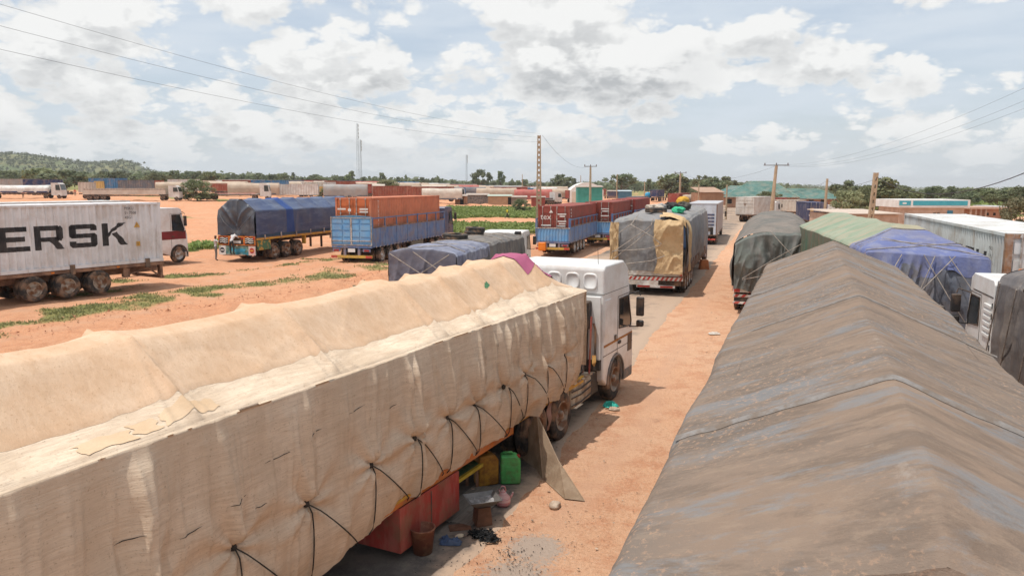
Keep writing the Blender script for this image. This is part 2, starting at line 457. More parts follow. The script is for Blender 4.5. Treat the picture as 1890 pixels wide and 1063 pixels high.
def m_ground():
    m = bpy.data.materials.new('red_earth'); m.use_nodes = True
    t = NT(m.node_tree); b = m.node_tree.nodes['Principled BSDF']
    co = t.n('ShaderNodeTexCoord').outputs['Object']
    n1 = t.noise(co, 0.18, 6, 0.6); n2 = t.noise(co, 1.6, 8, 0.65); n3 = t.noise(co, 14.0, 6, 0.7); n4 = t.noise(co, 60.0, 3, 0.6)
    earth = t.mix(t.ramp(n1, .35, .65), (0.66, 0.375, 0.225), (0.68, 0.42, 0.27))
    fa = t.n('ShaderNodeAttribute', attribute_name='field').outputs['Fac']
    earth = t.mix(fa, earth, t.mix(t.ramp(n1, .35, .65), (0.66, 0.30, 0.155), (0.67, 0.35, 0.20)))
    earth = t.mix(t.math('MULTIPLY', t.ramp(n2, .45, .62), .60), earth, (0.53, 0.235, 0.125))
    earth = t.mix(t.math('MULTIPLY', t.ramp(n3, .50, .64), .55), earth, (0.68, 0.45, 0.31))
    earth = t.mix(t.math('MULTIPLY', t.ramp(n3, .48, .34), .50), earth, (0.40, 0.20, 0.12))
    earth = t.mix(t.math('MULTIPLY', t.ramp(n4, .54, .63), .55), earth, (0.33, 0.19, 0.12))
    tyre = t.n('ShaderNodeAttribute', attribute_name='track').outputs['Fac']
    earth = t.mix(t.math('MULTIPLY', tyre, t.ramp(n2, .30, .62)), earth, (0.60, 0.36, 0.235))
    ash = t.n('ShaderNodeAttribute', attribute_name='ash').outputs['Fac']
    earth = t.mix(t.ramp(t.math('ADD', ash, t.math('MULTIPLY', t.math('SUBTRACT', n3, .5), 1.3)), .40, .62), earth, (0.46, 0.36, 0.29))
    soot = t.n('ShaderNodeAttribute', attribute_name='soot').outputs['Fac']
    earth = t.mix(t.math('MULTIPLY', t.ramp(t.math('ADD', soot, t.math('MULTIPLY', t.math('SUBTRACT', n2, .5), 1.6)), .45, .75), .7), earth, (0.16, 0.11, 0.085))
    ga = t.n('ShaderNodeAttribute', attribute_name='grass').outputs['Fac']
    g1 = t.mix(t.ramp(n2, .3, .7), (0.20, 0.20, 0.075), (0.33, 0.28, 0.12))
    g1 = t.mix(t.ramp(n1, .3, .7), g1, (0.22, 0.22, 0.075))
    f = t.ramp(t.math('ADD', ga, t.math('MULTIPLY', t.math('SUBTRACT', n3, .5), 1.1)), .32, .70)
    t.put(b.inputs['Base Color'], t.mix(f, earth, g1))
    b.inputs['Roughness'].default_value = .95; b.inputs['Specular IOR Level'].default_value = .12
    bp = t.n('ShaderNodeBump'); bp.inputs['Strength'].default_value = .8; bp.inputs['Distance'].default_value = .08
    t.put(bp.inputs['Height'], t.math('ADD', t.math('ADD', n3, t.math('MULTIPLY', n2, 1.2)), t.math('MULTIPLY', n4, .35))); t.put(b.inputs['Normal'], bp.outputs[0])
    return m
def build_ground():
    th = np.concatenate([np.arange(-46, 46.01, .25), np.arange(50, 314, 4.0)]) * PI / 180
    rr = np.concatenate([[0.6], np.geomspace(1.5, 9000, 340)])
    A, B = np.meshgrid(th, rr, indexing='ij')
    X = B * np.sin(A); Y = B * np.cos(A)
    Z = gz(X, Y)
    n, m = X.shape
    V = np.stack([X.ravel(), Y.ravel(), Z.ravel()], 1)
    i, j = np.meshgrid(np.arange(n), np.arange(m - 1), indexing='ij')
    i2 = (i + 1) % n
    F = np.stack([(i * m + j).ravel(), (i * m + j + 1).ravel(), (i2 * m + j + 1).ravel(), (i2 * m + j).ravel()], 1)
    c = len(V); V = np.vstack([V, [[0, 0, gz1(0, 0)]]])
    me = fast_mesh('ground', V, F[:, ::-1].copy(), True)
    x, y = V[:, 0], V[:, 1]
    def attr(nm, val):
        a = me.attributes.new(nm, 'FLOAT', 'POINT'); a.data.foreach_set('value', np.asarray(val, np.float32))
    attr('grass', grass_mask(x, y))
    attr('field', sstep(-13.5, -15.5, road_s(x, y)) * .9)
    ash = np.zeros(len(V))
    for (ax, ay, r_, am) in ((.35, 10.6, .55, .9), (.05, 9.75, .75, .75), (.6, 9.2, .6, .6), (-.35, 9.2, .6, .5), (.75, 11.3, .35, .35), (1.1, 8.6, .8, .5)):
        ash = np.maximum(ash, am * np.exp(-((x - ax) ** 2 + (y - ay) ** 2) / r_ ** 2))
    attr('ash', ash)
    soot = np.zeros(len(V))
    for (ax, ay, r_, am) in ((.75, 10.2, .35, .6), (1.2, 9.3, .4, .6), (3.4, 16.8, .5, .45), (3.1, 21.2, .5, .4), (.2, 9.0, .3, .5), (1.35, 8.1, .5, .6)):
        soot = np.maximum(soot, am * np.exp(-((x - ax) ** 2 + (y - ay) ** 2) / r_ ** 2))
    rs_ = np.random.default_rng(5)
    for k_ in range(26):
        a_, s_ = rs_.uniform(9, 46), rs_.uniform(-3.6, .6); ax, ay = RU[0] * a_ + RN[0] * s_, RU[1] * a_ + RN[1] * s_
        soot = np.maximum(soot, rs_.uniform(.3, .62) * np.exp(-((x - ax) ** 2 + (y - ay) ** 2) / rs_.uniform(.25, .6) ** 2))
    attr('soot', soot)
    # wheel tracks along the road shoulder and across the truck field
    s = road_s(x, y); tr = np.zeros(len(V))
    for c0 in (-2.7, -.9, -22.5, -24.3, -27.0, -29.0, -33.5, -35.4):
        tr = np.maximum(tr, .85 * np.exp(-((s - c0 - .5 * fbm(x * .1, y * .1, seed=4)) / .28) ** 2))
    attr('track', tr)
    o = link('ground', me, m_ground()); tag(o, kind='structure')
    return o
ground = build_ground()

# the tarred road, its edges eaten away by sand
def build_road():
    a = np.arange(-14, 235, .22); k = np.linspace(0, 1, 30)
    A, K = np.meshgrid(a, k, indexing='ij')
    e0 = -12.9 + .35 * fbm(a * .5, a * 0, seed=2) + .12 * fbm(a * 2.5, a * 0, seed=6)
    e1 = -3.85 + .16 * fbm(a * .45, a * 0, seed=9) + .10 * fbm(a * 2.2, a * 0, seed=12) + .04 * vn(a * 7, a * 0, seed=14)
    K2 = np.concatenate([[0, .01, .03], np.linspace(.06, .94, 24), [.97, .99, 1.0]])
    S = e0[:, None] + (e1 - e0)[:, None] * K2[None, :]
    X = RU[0] * A + RN[0] * S; Y = RU[1] * A + RN[1] * S
    Z = gz(X, Y) + .016 + .004 * fbm(X * .8, Y * .8, seed=3)
    Z[:, 0] -= .03; Z[:, -1] -= .03
    me = grid_mesh('road', X, Y, Z, True)
    m = bpy.data.materials.new('dusty_asphalt'); m.use_nodes = True
    t = NT(m.node_tree); b = m.node_tree.nodes['Principled BSDF']
    co = t.n('ShaderNodeTexCoord').outputs['Object']
    n1 = t.noise(co, .35, 5, .6); n2 = t.noise(co, 2.2, 8, .68); n3 = t.noise(co, 45, 4, .65)
    dw = t.n('ShaderNodeAttribute', attribute_name='dust').outputs['Fac']
    tar = t.mix(t.ramp(n2, .40, .62), (0.105, 0.095, 0.085), (0.17, 0.15, 0.13))
    tar = t.mix(t.math('MULTIPLY', t.ramp(n3, .55, .72), .5), tar, (0.27, 0.24, 0.21))
    f = t.ramp(t.math('ADD', dw, t.math('MULTIPLY', t.math('SUBTRACT', t.math('ADD', n1, n2), 1.0), .9)), .25, .85)
    t.put(b.inputs['Base Color'], t.mix(f, tar, (0.43, 0.31, 0.225)))
    b.inputs['Roughness'].default_value = .9; b.inputs['Specular IOR Level'].default_value = .2
    bp = t.n('ShaderNodeBump'); bp.inputs['Strength'].default_value = .5; bp.inputs['Distance'].default_value = .02
    t.put(bp.inputs['Height'], t.math('ADD', n3, n2)); t.put(b.inputs['Normal'], bp.outputs[0])
    dist = np.abs(S - e1[:, None])
    du = .16 + .8 * np.exp(-dist / .35) + .45 * sstep(20, 30, A) + .25 * fbm(X * .2, Y * .2, seed=40)
    at = me.attributes.new('dust', 'FLOAT', 'POINT'); at.data.foreach_set('value', np.clip(du, 0, 1).astype(np.float32).ravel())
    o = link('road', me, m); tag(o, kind='structure')
build_road()

# far wooded hill on the left
def build_hill():
    u = np.linspace(-1.0, .20, 150); v = np.linspace(0, 1, 40)
    A, K = np.meshgrid(u, v, indexing='ij')
    az = A * .80
    rr = 1150 + 900 * K
    X = rr * np.sin(az); Y = rr * np.cos(az)
    pxx = 945 + 1400 * np.tan(az)
    prof = 58 * sstep(345, 225, pxx) + 14 * sstep(460, 250, pxx) * (1 - sstep(345, 225, pxx)) + 9 * sstep(200, -30, pxx) - 7 * np.exp(-((pxx - 190) / 60) ** 2) + 5 * fbm(pxx * .02, K * 2, seed=6)
    Z = -3 + prof * np.sin(np.clip(K * 1.5, 0, 1) * PI / 2) - 30 * sstep(.75, 1, K) + 3 * fbm(X * .02, Y * .02, seed=3) * K
    me = grid_mesh('hill', X, Y, Z, True, flip=True)
    o = link('hill', me, mat('hill_scrub', (0.10, 0.125, 0.05), (0.18, 0.17, 0.075), .02, .95, detail=8)); tag(o, kind='structure')
    return X, Y, Z
HX, HY, HZ = build_hill()
# ------------------------------------------------------------------ wheels
_wheel_cache = {}
def wheel_meshes(r, wd, seg):
    k = (round(r, 3), round(wd, 3), seg)
    if k in _wheel_cache: return _wheel_cache[k]
    t = MB()
    h = wd / 2
    t.lathe([(r * .56, -h * .75), (r * .62, -h * .95), (r * .80, -h), (r * .93, -h * .92), (r * .985, -h * .72), (r * 1.0, -h * .66), (r * 1.0, -h * .25), (r * .975, -h * .22), (r * .975, -h * .14),
             (r, -h * .11), (r, h * .11), (r * .975, h * .14), (r * .975, h * .22), (r, h * .25), (r, h * .66), (r * .985, h * .72), (r * .93, h * .92), (r * .80, h), (r * .62, h * .95), (r * .56, h * .75)], seg=seg, closed=False)
    tm = t.mesh('tyre', True)
    w_ = MB()
    w_.lathe([(r * .60, h * .93), (r * .565, h * .96), (r * .545, h * .80), (r * .52, h * .35), (r * .44, h * .12), (r * .34, h * .30), (r * .30, h * .34), (r * .20, h * .36), (r * .19, h * .80), (r * .15, h * .98), (r * .001, h * 1.02)], seg=seg, closed=False)
    w_.lathe([(r * .56, h * .8), (r * .54, -h * .8)], seg=seg, closed=False)
    w_.m = 1
    for i in range(10):      # hand holes
        a = 2 * PI * i / 10; y, z = r * .455 * math.cos(a), r * .455 * math.sin(a)
        w_.lathe([(r * .052, h * .19), (r * .001, h * .20)], c=(0, y, z), seg=8, closed=False)
    w_.m = 0
    if seg >= 24:
        for i in range(10):
            a = 2 * PI * (i + .5) / 10; y, z = r * .255 * math.cos(a), r * .255 * math.sin(a)
            w_.lathe([(r * .024, h * .34), (r * .022, h * .44), (r * .001, h * .45)], c=(0, y, z), seg=6, closed=False)
    wm = w_.mesh('wheel', True)
    _wheel_cache[k] = (tm, wm)
    return tm, wm
def wheel(parent, x, y, z, r=.5, wd=.28, side=1, dual=False, seg=32, rim=None, spin=0.0):
    tm, wm = wheel_meshes(r, wd, seg)
    rim = rim or M_rim
    key = ('rim', wm.name, rim.name)
    if key not in _wheel_cache:
        m2 = wm.copy(); m2.materials.clear(); m2.materials.append(rim); m2.materials.append(M_black); _wheel_cache[key] = m2
    if not tm.materials: tm.materials.append(M_tyre)
    o = link('wheel', _wheel_cache[key], None, parent, (x, y, z), (spin, 0, 0 if side > 0 else PI))
    link('tyre', tm, None, o)
    if dual:
        link('tyre', tm, None, o, (-wd - .06, 0, 0))
    return o
def axle(parent, y, W_, r=.5, wd=.28, dual=True, seg=32, rim=None, inset=0.0):
    x = W_ / 2 - wd / 2 - inset
    for sd in (1, -1):
        wheel(parent, sd * x, y, r, r, wd, sd, dual, seg, rim, spin=random.random() * 6)
    MB().lathe([(.07, -x), (.07, x)], c=(0, y, r), seg=10).build('axle', M_steel, parent)

# ------------------------------------------------------------------ shipping container
def corr(L_, per=.278, dep=.036):
    """break points (along, depth) of a corrugated wall"""
    pts = []; y = 0.0; k = 0
    seq = [(0, 0), (.072 / .278, 0), (.139 / .278, 1), (.211 / .278, 1)]
    n = max(1, int(round(L_ / per))); p = L_ / n
    for i in range(n):
        for f, d in seq: pts.append((i * p + f * p, -dep * d))
    pts.append((L_, 0.0))
    return pts
def clip_band(poly, a, b):
    for sgn, lim in ((1, a), (-1, b)):
        out_ = []
        for i in range(len(poly)):
            p, q = poly[i], poly[(i + 1) % len(poly)]
            ip, iq = sgn * (p[0] - lim) >= 0, sgn * (q[0] - lim) >= 0
            if ip: out_.append(p)
            if ip != iq:
                t = (lim - p[0]) / (q[0] - p[0]); out_.append((lim, p[1] + t * (q[1] - p[1])))
        poly = out_
        if len(poly) < 3: return []
    return poly
LET = {   # strokes of the capital letters as convex polygons in a 1 x 1 cell
 'M': [[(0, 0), (.2, 0), (.2, 1), (0, 1)], [(.8, 0), (1, 0), (1, 1), (.8, 1)], [(.2, 1), (.2, .70), (.5, .18), (.5, .52)], [(.8, 1), (.5, .52), (.5, .18), (.8, .70)]],
 'A': [[(0, 0), (.22, 0), (.58, 1), (.38, 1)], [(.78, 0), (1, 0), (.62, 1), (.42, 1)], [(.2, .2), (.8, .2), (.72, .4), (.28, .4)]],
 'E': [[(0, 0), (.26, 0), (.26, 1), (0, 1)], [(.26, 0), (1, 0), (1, .2), (.26, .2)], [(.26, .40), (.88, .40), (.88, .60), (.26, .60)], [(.26, .80), (.94, .80), (.94, 1), (.26, 1)]],
 'R': [[(0, 0), (.22, 0), (.22, 1), (0, 1)], [(.22, .80), (.86, .80), (.80, 1), (.22, 1)], [(.22, .34), (.80, .34), (.86, .52), (.22, .52)], [(.74, .45), (.86, .34), (.98, .46), (.98, .88), (.86, 1), (.74, .88)], [(.48, .36), (.76, .36), (1, 0), (.74, 0)]],
 'S': [[(.10, 0), (.90, 0), (1, .12), (.94, .2), (.06, .2), (0, .12)], [(.08, .41), (.92, .41), (.92, .60), (.08, .60)], [(.06, .80), (.94, .80), (1, .90), (.90, 1), (.10, 1), (0, .90)],
       [(0, .5), (.1, .41), (.24, .60), (.24, .8), (.12, .95), (0, .88)], [(.78, .2), (.9, .06), (1, .12), (1, .5), (.9, .6), (.78, .41)], [(0, .12), (.22, .2), (.22, .28), (0, .28)], [(.78, .72), (1, .72), (1, .88), (.78, .8)]],
 'K': [[(0, 0), (.24, 0), (.24, 1), (0, 1)], [(.24, .38), (.44, .62), (.98, 1), (.68, 1), (.24, .58)], [(.40, .52), (.58, .62), (1, 0), (.72, 0)]],
}
def container(root, L_, H_, W_, x0, y0, z0, m_side, m_door=None, doors='rear', text=None, detail=True, per=.278, dep=.036):
    """doors at the rear (y0) or the front; parts are children of root"""
    x1 = W_ / 2; m_door = m_door or m_side
    P = corr(L_ - .24, per, dep)
    for sd in (1, -1):
        mb = MB(); vs_ = []; fs = []
        zb, zt = z0 + .14, z0 + H_ - .10
        for (a, d) in P:
            vs_.append((x0 + sd * (x1 - .02 + d), y0 + .12 + a, zb)); vs_.append((x0 + sd * (x1 - .02 + d), y0 + .12 + a, zt))
        for i in range(len(P) - 1): fs.append((2 * i, 2 * i + 2, 2 * i + 3, 2 * i + 1))
        mb.add(vs_, fs); mb.build('side_panel', m_side, root)
        MB().b2(x0 + sd * (x1 - .09), x0 + sd * x1, y0 + .1, y0 + L_ - .1, z0 + H_ - .10, z0 + H_ - .012).build('top_rail', m_side, root)
        MB().b2(x0 + sd * (x1 - .07), x0 + sd * (x1 + .006), y0 + .1, y0 + L_ - .1, z0, z0 + .14).build('bottom_rail', m_side, root)
    # roof, ribbed across
    n = int(L_ / .3); vs_ = []; fs = []
    Pr = corr(L_ - .2, .42, .018)
    for (a, d) in Pr: vs_ += [(x0 - x1 + .06, y0 + .1 + a, z0 + H_ - .010 + d), (x0 + x1 - .06, y0 + .1 + a, z0 + H_ - .010 + d)]
    for i in range(len(Pr) - 1): fs.append((2 * i, 2 * i + 1, 2 * i + 3, 2 * i + 2))
    MB().add(vs_, fs).build('roof_panel', m_side, root)
    # corner posts and castings
    for sx in (1, -1):
        for yy in (y0 + .06, y0 + L_ - .06):
            MB().box((x0 + sx * (x1 - .06), yy, z0 + H_ / 2), (.124, .126, H_ - .24)).build('corner_post', m_side, root)
            for zz in (z0 + .06, z0 + H_ - .06):
                MB().box((x0 + sx * (x1 - .077), yy, zz), (.168, .172, .124)).build('corner_casting', m_side, root)
    yd, yf, sg = (y0, y0 + L_, -1) if doors == 'rear' else (y0 + L_, y0, 1)
    # closed end
    vs_ = []; fs = []
    Pe = corr(W_ - .24, .25, .04)
    for (a, d) in Pe: vs_ += [(x0 - x1 + .12 + a, yf + sg * (.03 - d), z0 + .12), (x0 - x1 + .12 + a, yf + sg * (.03 - d), z0 + H_ - .1)]
    for i in range(len(Pe) - 1): fs.append((2 * i, 2 * i + 2, 2 * i + 3, 2 * i + 1))
    MB().add(vs_, fs).build('end_panel', m_side, root)
    MB().b2(x0 - x1 + .12, x0 + x1 - .12, yd - .10 * sg - .05, yd - .10 * sg + .05, z0 + .0, z0 + .12).build('door_sill', m_side, root)
    MB().b2(x0 - x1 + .12, x0 + x1 - .12, yd - .10 * sg - .05, yd - .10 * sg + .05, z0 + H_ - .12, z0 + H_ - .004).build('door_header', m_side, root)
    for sx in (1, -1):      # the two door leaves
        d = MB(); xa, xb = x0 + sx * .012, x0 + sx * (x1 - .13)
        xa, xb = min(xa, xb), max(xa, xb)
        d.b2(xa, xb, yd - .05 * sg - .02, yd - .05 * sg + .02, z0 + .13, z0 + H_ - .13)
        hh = (H_ - .26) / 5
        for q in range(5):
            d.b2(xa + .06, xb - .06, yd - .02 * sg - .014, yd - .02 * sg + .014, z0 + .13 + q * hh + hh * .18, z0 + .13 + q * hh + hh * .82)
        door = d.build('door', m_door, root)
        if detail:
            for xx in (xa + .22, xb - .22):
                b = MB(); b.tube([(xx, yd + .022 * sg, z0 + .02), (xx, yd + .022 * sg, z0 + H_ - .03)], .022, 8)
                for zz in (.06, H_ * .3, H_ * .62, H_ - .08): b.box((xx, yd + .018 * sg, z0 + zz), (.09, .05, .07))
                b.build('locking_bar', M_rimw, door)
            h_ = MB(); h_.box(((xa + xb) / 2, yd + .04 * sg, z0 + 1.05), (.5, .025, .04)); h_.build('handle', M_rimw, door)
def paint_letters(root, name, word, y_start, cell, gap, z0, h_, xface, y0, L_, m, per=.278, flip=False, x0=0.0, dep=.036):
    """letters painted over the corrugation of a side wall (right side, read rear to front unless flip)"""
    P = corr(L_ - .24, per, dep); mb = MB()
    c = y_start
    for ch in word:
        if ch == ' ': c += cell; continue
        cw = cell * (1.12 if ch == 'M' else 1.0)
        for poly in LET[ch]:
            pp = [(c + (q[0] * cw), z0 + q[1] * h_) for q in poly]
            if flip: pp = [(2 * y_start - a, z) for a, z in pp]
            for (a, d), (b, e) in zip(P[:-1], P[1:]):
                a2, b2 = y0 + .12 + a, y0 + .12 + b
                if b2 - a2 < 1e-6: continue
                q = clip_band(pp, a2, b2)
                if q:
                    vs_ = []
                    for (yy, zz) in q:
                        t = (yy - a2) / (b2 - a2); off = d + t * (e - d)
                        vs_.append((x0 + math.copysign(abs(xface) - .02 + off + .004, xface), yy, zz))
                    mb.add(vs_, [tuple(range(len(vs_)))])
        c += cw + gap
    return mb.build(name, m, root)
_text = {}
def _pre_text():
    dg0 = []
    for s_ in ('MSKU', '51 7508', '45G1', '3135 1', '!', 'S', 'tex', *'TEX3418'):
        for al in ('LEFT', 'CENTER'):
            if (s_, al) in _text: continue
            cu = bpy.data.curves.new('lettering', 'FONT'); cu.body = s_; cu.size = 1.0; cu.align_x = al; cu.resolution_u = 2
            to = bpy.data.objects.new('lettering', cu); COL.objects.link(to); dg0.append((s_, al, to, cu))
    dg = bpy.context.evaluated_depsgraph_get()
    for s_, al, to, cu in dg0:
        me = bpy.data.meshes.new_from_object(to.evaluated_get(dg)); me.materials.clear(); _text[(s_, al)] = me
    for s_, al, to, cu in dg0: bpy.data.objects.remove(to); bpy.data.curves.remove(cu)
_pre_text()
def text_mesh(s_, size, m, root, loc, rot, name='lettering', align='CENTER'):
    me = _text[(s_, align)].copy(); me.name = name; me.materials.append(m)
    o = link(name, me, None, root, loc, rot); o.scale = (size, size, size); return o

# ------------------------------------------------------------------ truck cab
def arch(cy, cz, r, a0, a1, n=9):
    return [(cy + r * math.cos(a0 + (a1 - a0) * i / n), cz + r * math.sin(a0 + (a1 - a0) * i / n)) for i in range(n + 1)]
def cab(root, y0, W_, Lc, zt, m, ya, wr, lod=2, zb=.62, slope=.30, high=True, m2=None, stripe=None, x0=0.0, glass=None, mirror=True, zwin=None):
    """cab from its rear wall y0 forward; ya = front axle, wr = wheel radius, zt = roof height"""
    glass = glass or M_glass; hw = W_ / 2; yf = y0 + Lc
    zw1 = zb + (zt - zb) * (.68 if high else .86); zw0 = zb + (zt - zb) * (.38 if high else .46)
    if zwin: zw0, zw1 = zwin
    ra = wr + .12
    za = wr
    prof = [(y0, zb + .15), (y0, zt - .10), (y0 + .08, zt), (yf - slope - (.55 if high else .25), zt), (yf - slope - (.18 if high else .05), zt - (.22 if high else .10)), (yf - slope - .02, zw1 + .06), (yf - .06, zw0 - .05), (yf, zw0 - .25), (yf + .02, zb + .05), (yf - .04, .34)]
    prof += [(ya + ra + .02, .34)] + arch(ya, za, ra, -.05, PI + .05, 10)
    prof += [(y0 + .0, zb - .02)] if ya - ra > y0 + .05 else []
    # keep the outline valid where the arch reaches past the rear wall
    pf = [p for p in prof if p[0] >= y0 - 1e-6]
    if ya - ra <= y0 + .05:
        zc = za + math.sqrt(max(0.0, ra * ra - (ya - y0) ** 2)); pf = [p for p in pf if not (abs(p[0] - y0) < 1e-6 and p[1] < zc + .01)]
        pf = [(y0, zc + .02)] + pf
    pf = [(a, b) for a, b in pf]
    mb = MB(); mb.prism(pf, x0 - hw, x0 + hw, 'x')
    body = mb.build('cab_body', m, root, bevel=.055 if lod >= 2 else (.05 if lod == 1 else 0.0), seg=3 if lod >= 2 else 2)
    def fy(z):     # windscreen line
        t = (z - (zw0 - .05)) / ((zw1 + .06) - (zw0 - .05)); return (yf - .06) + t * ((yf - slope - .02) - (yf - .06))
    # windscreen
    wz0, wz1 = zw0 + .02, zw1 - .01
    MB().add([(x0 - hw + .10, fy(wz0) + .012, wz0), (x0 + hw - .10, fy(wz0) + .012, wz0), (x0 + hw - .14, fy(wz1) + .012, wz1), (x0 - hw + .14, fy(wz1) + .012, wz1)], [(0, 1, 2, 3)]).build('windscreen', glass, root)
    # side windows and doors
    dy0, dy1 = max(y0 + Lc * .42, yf - 1.28), yf - .16
    for sd in (1, -1):
        xs = x0 + sd * (hw + .004)
        poly = [(dy0 + .10, wz0 + .02), (fy(wz0) - .16, wz0 - .06), (fy(wz0) - .12, wz0 + .08), (fy(wz1) - .16, wz1 - .04), (dy0 + .10, wz1 - .04)]
        MB().prism(poly, xs - sd * .02, xs, 'x').build('side_window', glass, root)
        if lod >= 1:
            fr = MB()
            for a, b in zip(poly, poly[1:] + poly[:1]):
                fr.tube([(xs, a[0], a[1]), (xs, b[0], b[1])], .018, 5)
            fr.build('window_frame', M_black, root)
            # door seams
            dm = MB()
            zd0 = za + ra + .0 if dy0 < ya + ra else .5
            for yy in (dy0, ):
                dm.b2(xs - sd * .012, xs + sd * .002, yy - .008, yy + .008, zb + .12, wz1 + .02)
            dm.b2(xs - sd * .012, xs + sd * .002, dy0, yf - slope * .9, wz1 + .02, wz1 + .034)
            dm.b2(xs - sd * .012, xs + sd * .002, y0 + .02, yf - .06, wz0 - .50, wz0 - .486)
            dm.build('door_seam', M_black, root)
            MB().box((xs + sd * .012, dy0 + .14, wz0 - .34), (.03, .16, .07)).build('door_handle', M_black, root)
        if stripe:
            MB().b2(xs - sd * .01, xs + sd * .003, y0 + .04, yf - .10, stripe[1], stripe[2]).build('stripe', stripe[0], root)
        if mirror:
            mm = MB(); mx = x0 + sd * (hw + .28); my = fy(wz1) - .02
            mm.tube([(x0 + sd * hw, my - .10, wz1 - .02), (mx - sd * .04, my, wz1 + .06), (mx, my, wz1 - .05)], .018, 6)
            mm.build('mirror_arm', M_black, root); mm = MB()
            mm.tube([(x0 + sd * hw, my, wz0 - .08), (mx - sd * .04, my, wz0 - .06), (mx, my, wz0 + .0)], .018, 6)
            mm.build('mirror_arm', M_black, root)
            MB().box((mx, my, wz0 + (wz1 - wz0) * .58), (.20, .11, (wz1 - wz0) * .62)).build('mirror', M_black, root, bevel=.03)
            if lod >= 2:
                MB().box((mx, my + .01, wz0 + .02), (.19, .13, .17)).build('mirror', M_black, root, bevel=.04)
        # fender lip
        if lod >= 1:
            lip = MB(); pts = arch(ya, za, ra - .02, .0, PI, 14)
            pts = [p for p in pts if p[0] > y0 - .25]
            lip.tube([(x0 + sd * (hw + .005), a, b) for a, b in pts], .03, 6); lip.build('wheel_arch', M_black if lod < 2 else mat('grey_plastic', (.16, .15, .145), (.24, .21, .19), 3, .6, dirt=(DUST, .5, 3)), root)
            st = MB(); st.b2(x0 + sd * (hw - .06), x0 + sd * (hw + .012), ya + ra, yf - .06, .36, .62); st.build('step', mat('grey_plastic', (.16, .15, .145)), root, bevel=.02)
    # front: grille, bumper, lights
    g = MB()
    for i in range(5): g.b2(x0 - hw * .62, x0 + hw * .62, yf - .005, yf + .03, zb + .16 + i * .10, zb + .21 + i * .10)
    g.build('grille', M_black, root)
    MB().b2(x0 - hw + .02, x0 + hw - .02, yf - .22, yf + .07, .32, .66).build('bumper', m2 or m, root, bevel=.04)
    for sd in (1, -1): MB().box((x0 + sd * (hw - .30), yf + .072, .52), (.42, .02, .17)).build('headlight', M_plate, root)
    MB().box((x0, yf - slope * .55, zw1 + .10), (W_ * .86, .26, .03), rx=-.2).build('sun_visor', M_black, root)
    return dict(wz0=wz0, wz1=wz1, yf=yf, dy0=dy0, body=body)

# ------------------------------------------------------------------ trailer chassis
def chassis(root, L_, W_, zd, axles, r=.5, m=None, rail=None, seg=28, wd=.28, x0=0.0, rim=None, inset=0.0, guard=True, y0=0.0, posts=None):
    m = m or M_steel
    for sd in (1, -1):
        MB().b2(x0 + sd * .38, x0 + sd * .50, y0 + .1, y0 + L_ - .1, zd - .42, zd - .10).build('chassis_beam', m, root)
    MB().b2(x0 - W_ / 2 + .02, x0 + W_ / 2 - .02, y0, y0 + L_, zd - .10, zd).build('deck', M_steel, root)
    for sd in (1, -1):
        MB().b2(x0 + sd * (W_ / 2 - .02), x0 + sd * (W_ / 2 + .03), y0, y0 + L_, zd - .13, zd + .02).build('side_rail', rail or m, root)
    for a in axles: axle_at(root, a, W_, r, wd, True, seg, rim, inset, x0)
    if guard:
        for sd in (1, -1):
            MB().b2(x0 + sd * .40, x0 + sd * .52, y0 + L_ * .72 - .06, y0 + L_ * .72 + .06, .25, zd - .42).build('landing_leg', m, root)
def axle_at(root, y, W_, r, wd, dual, seg, rim, inset, x0):
    x = W_ / 2 - wd / 2 - inset
    for sd in (1, -1):
        wheel(root, x0 + sd * x, y, r, r, wd, sd, dual, seg, rim, spin=random.random() * 6)
    MB().lathe([(.07, x0 - x), (.07, x0 + x)], c=(0, y, r), seg=10).build('axle', M_steel, root)

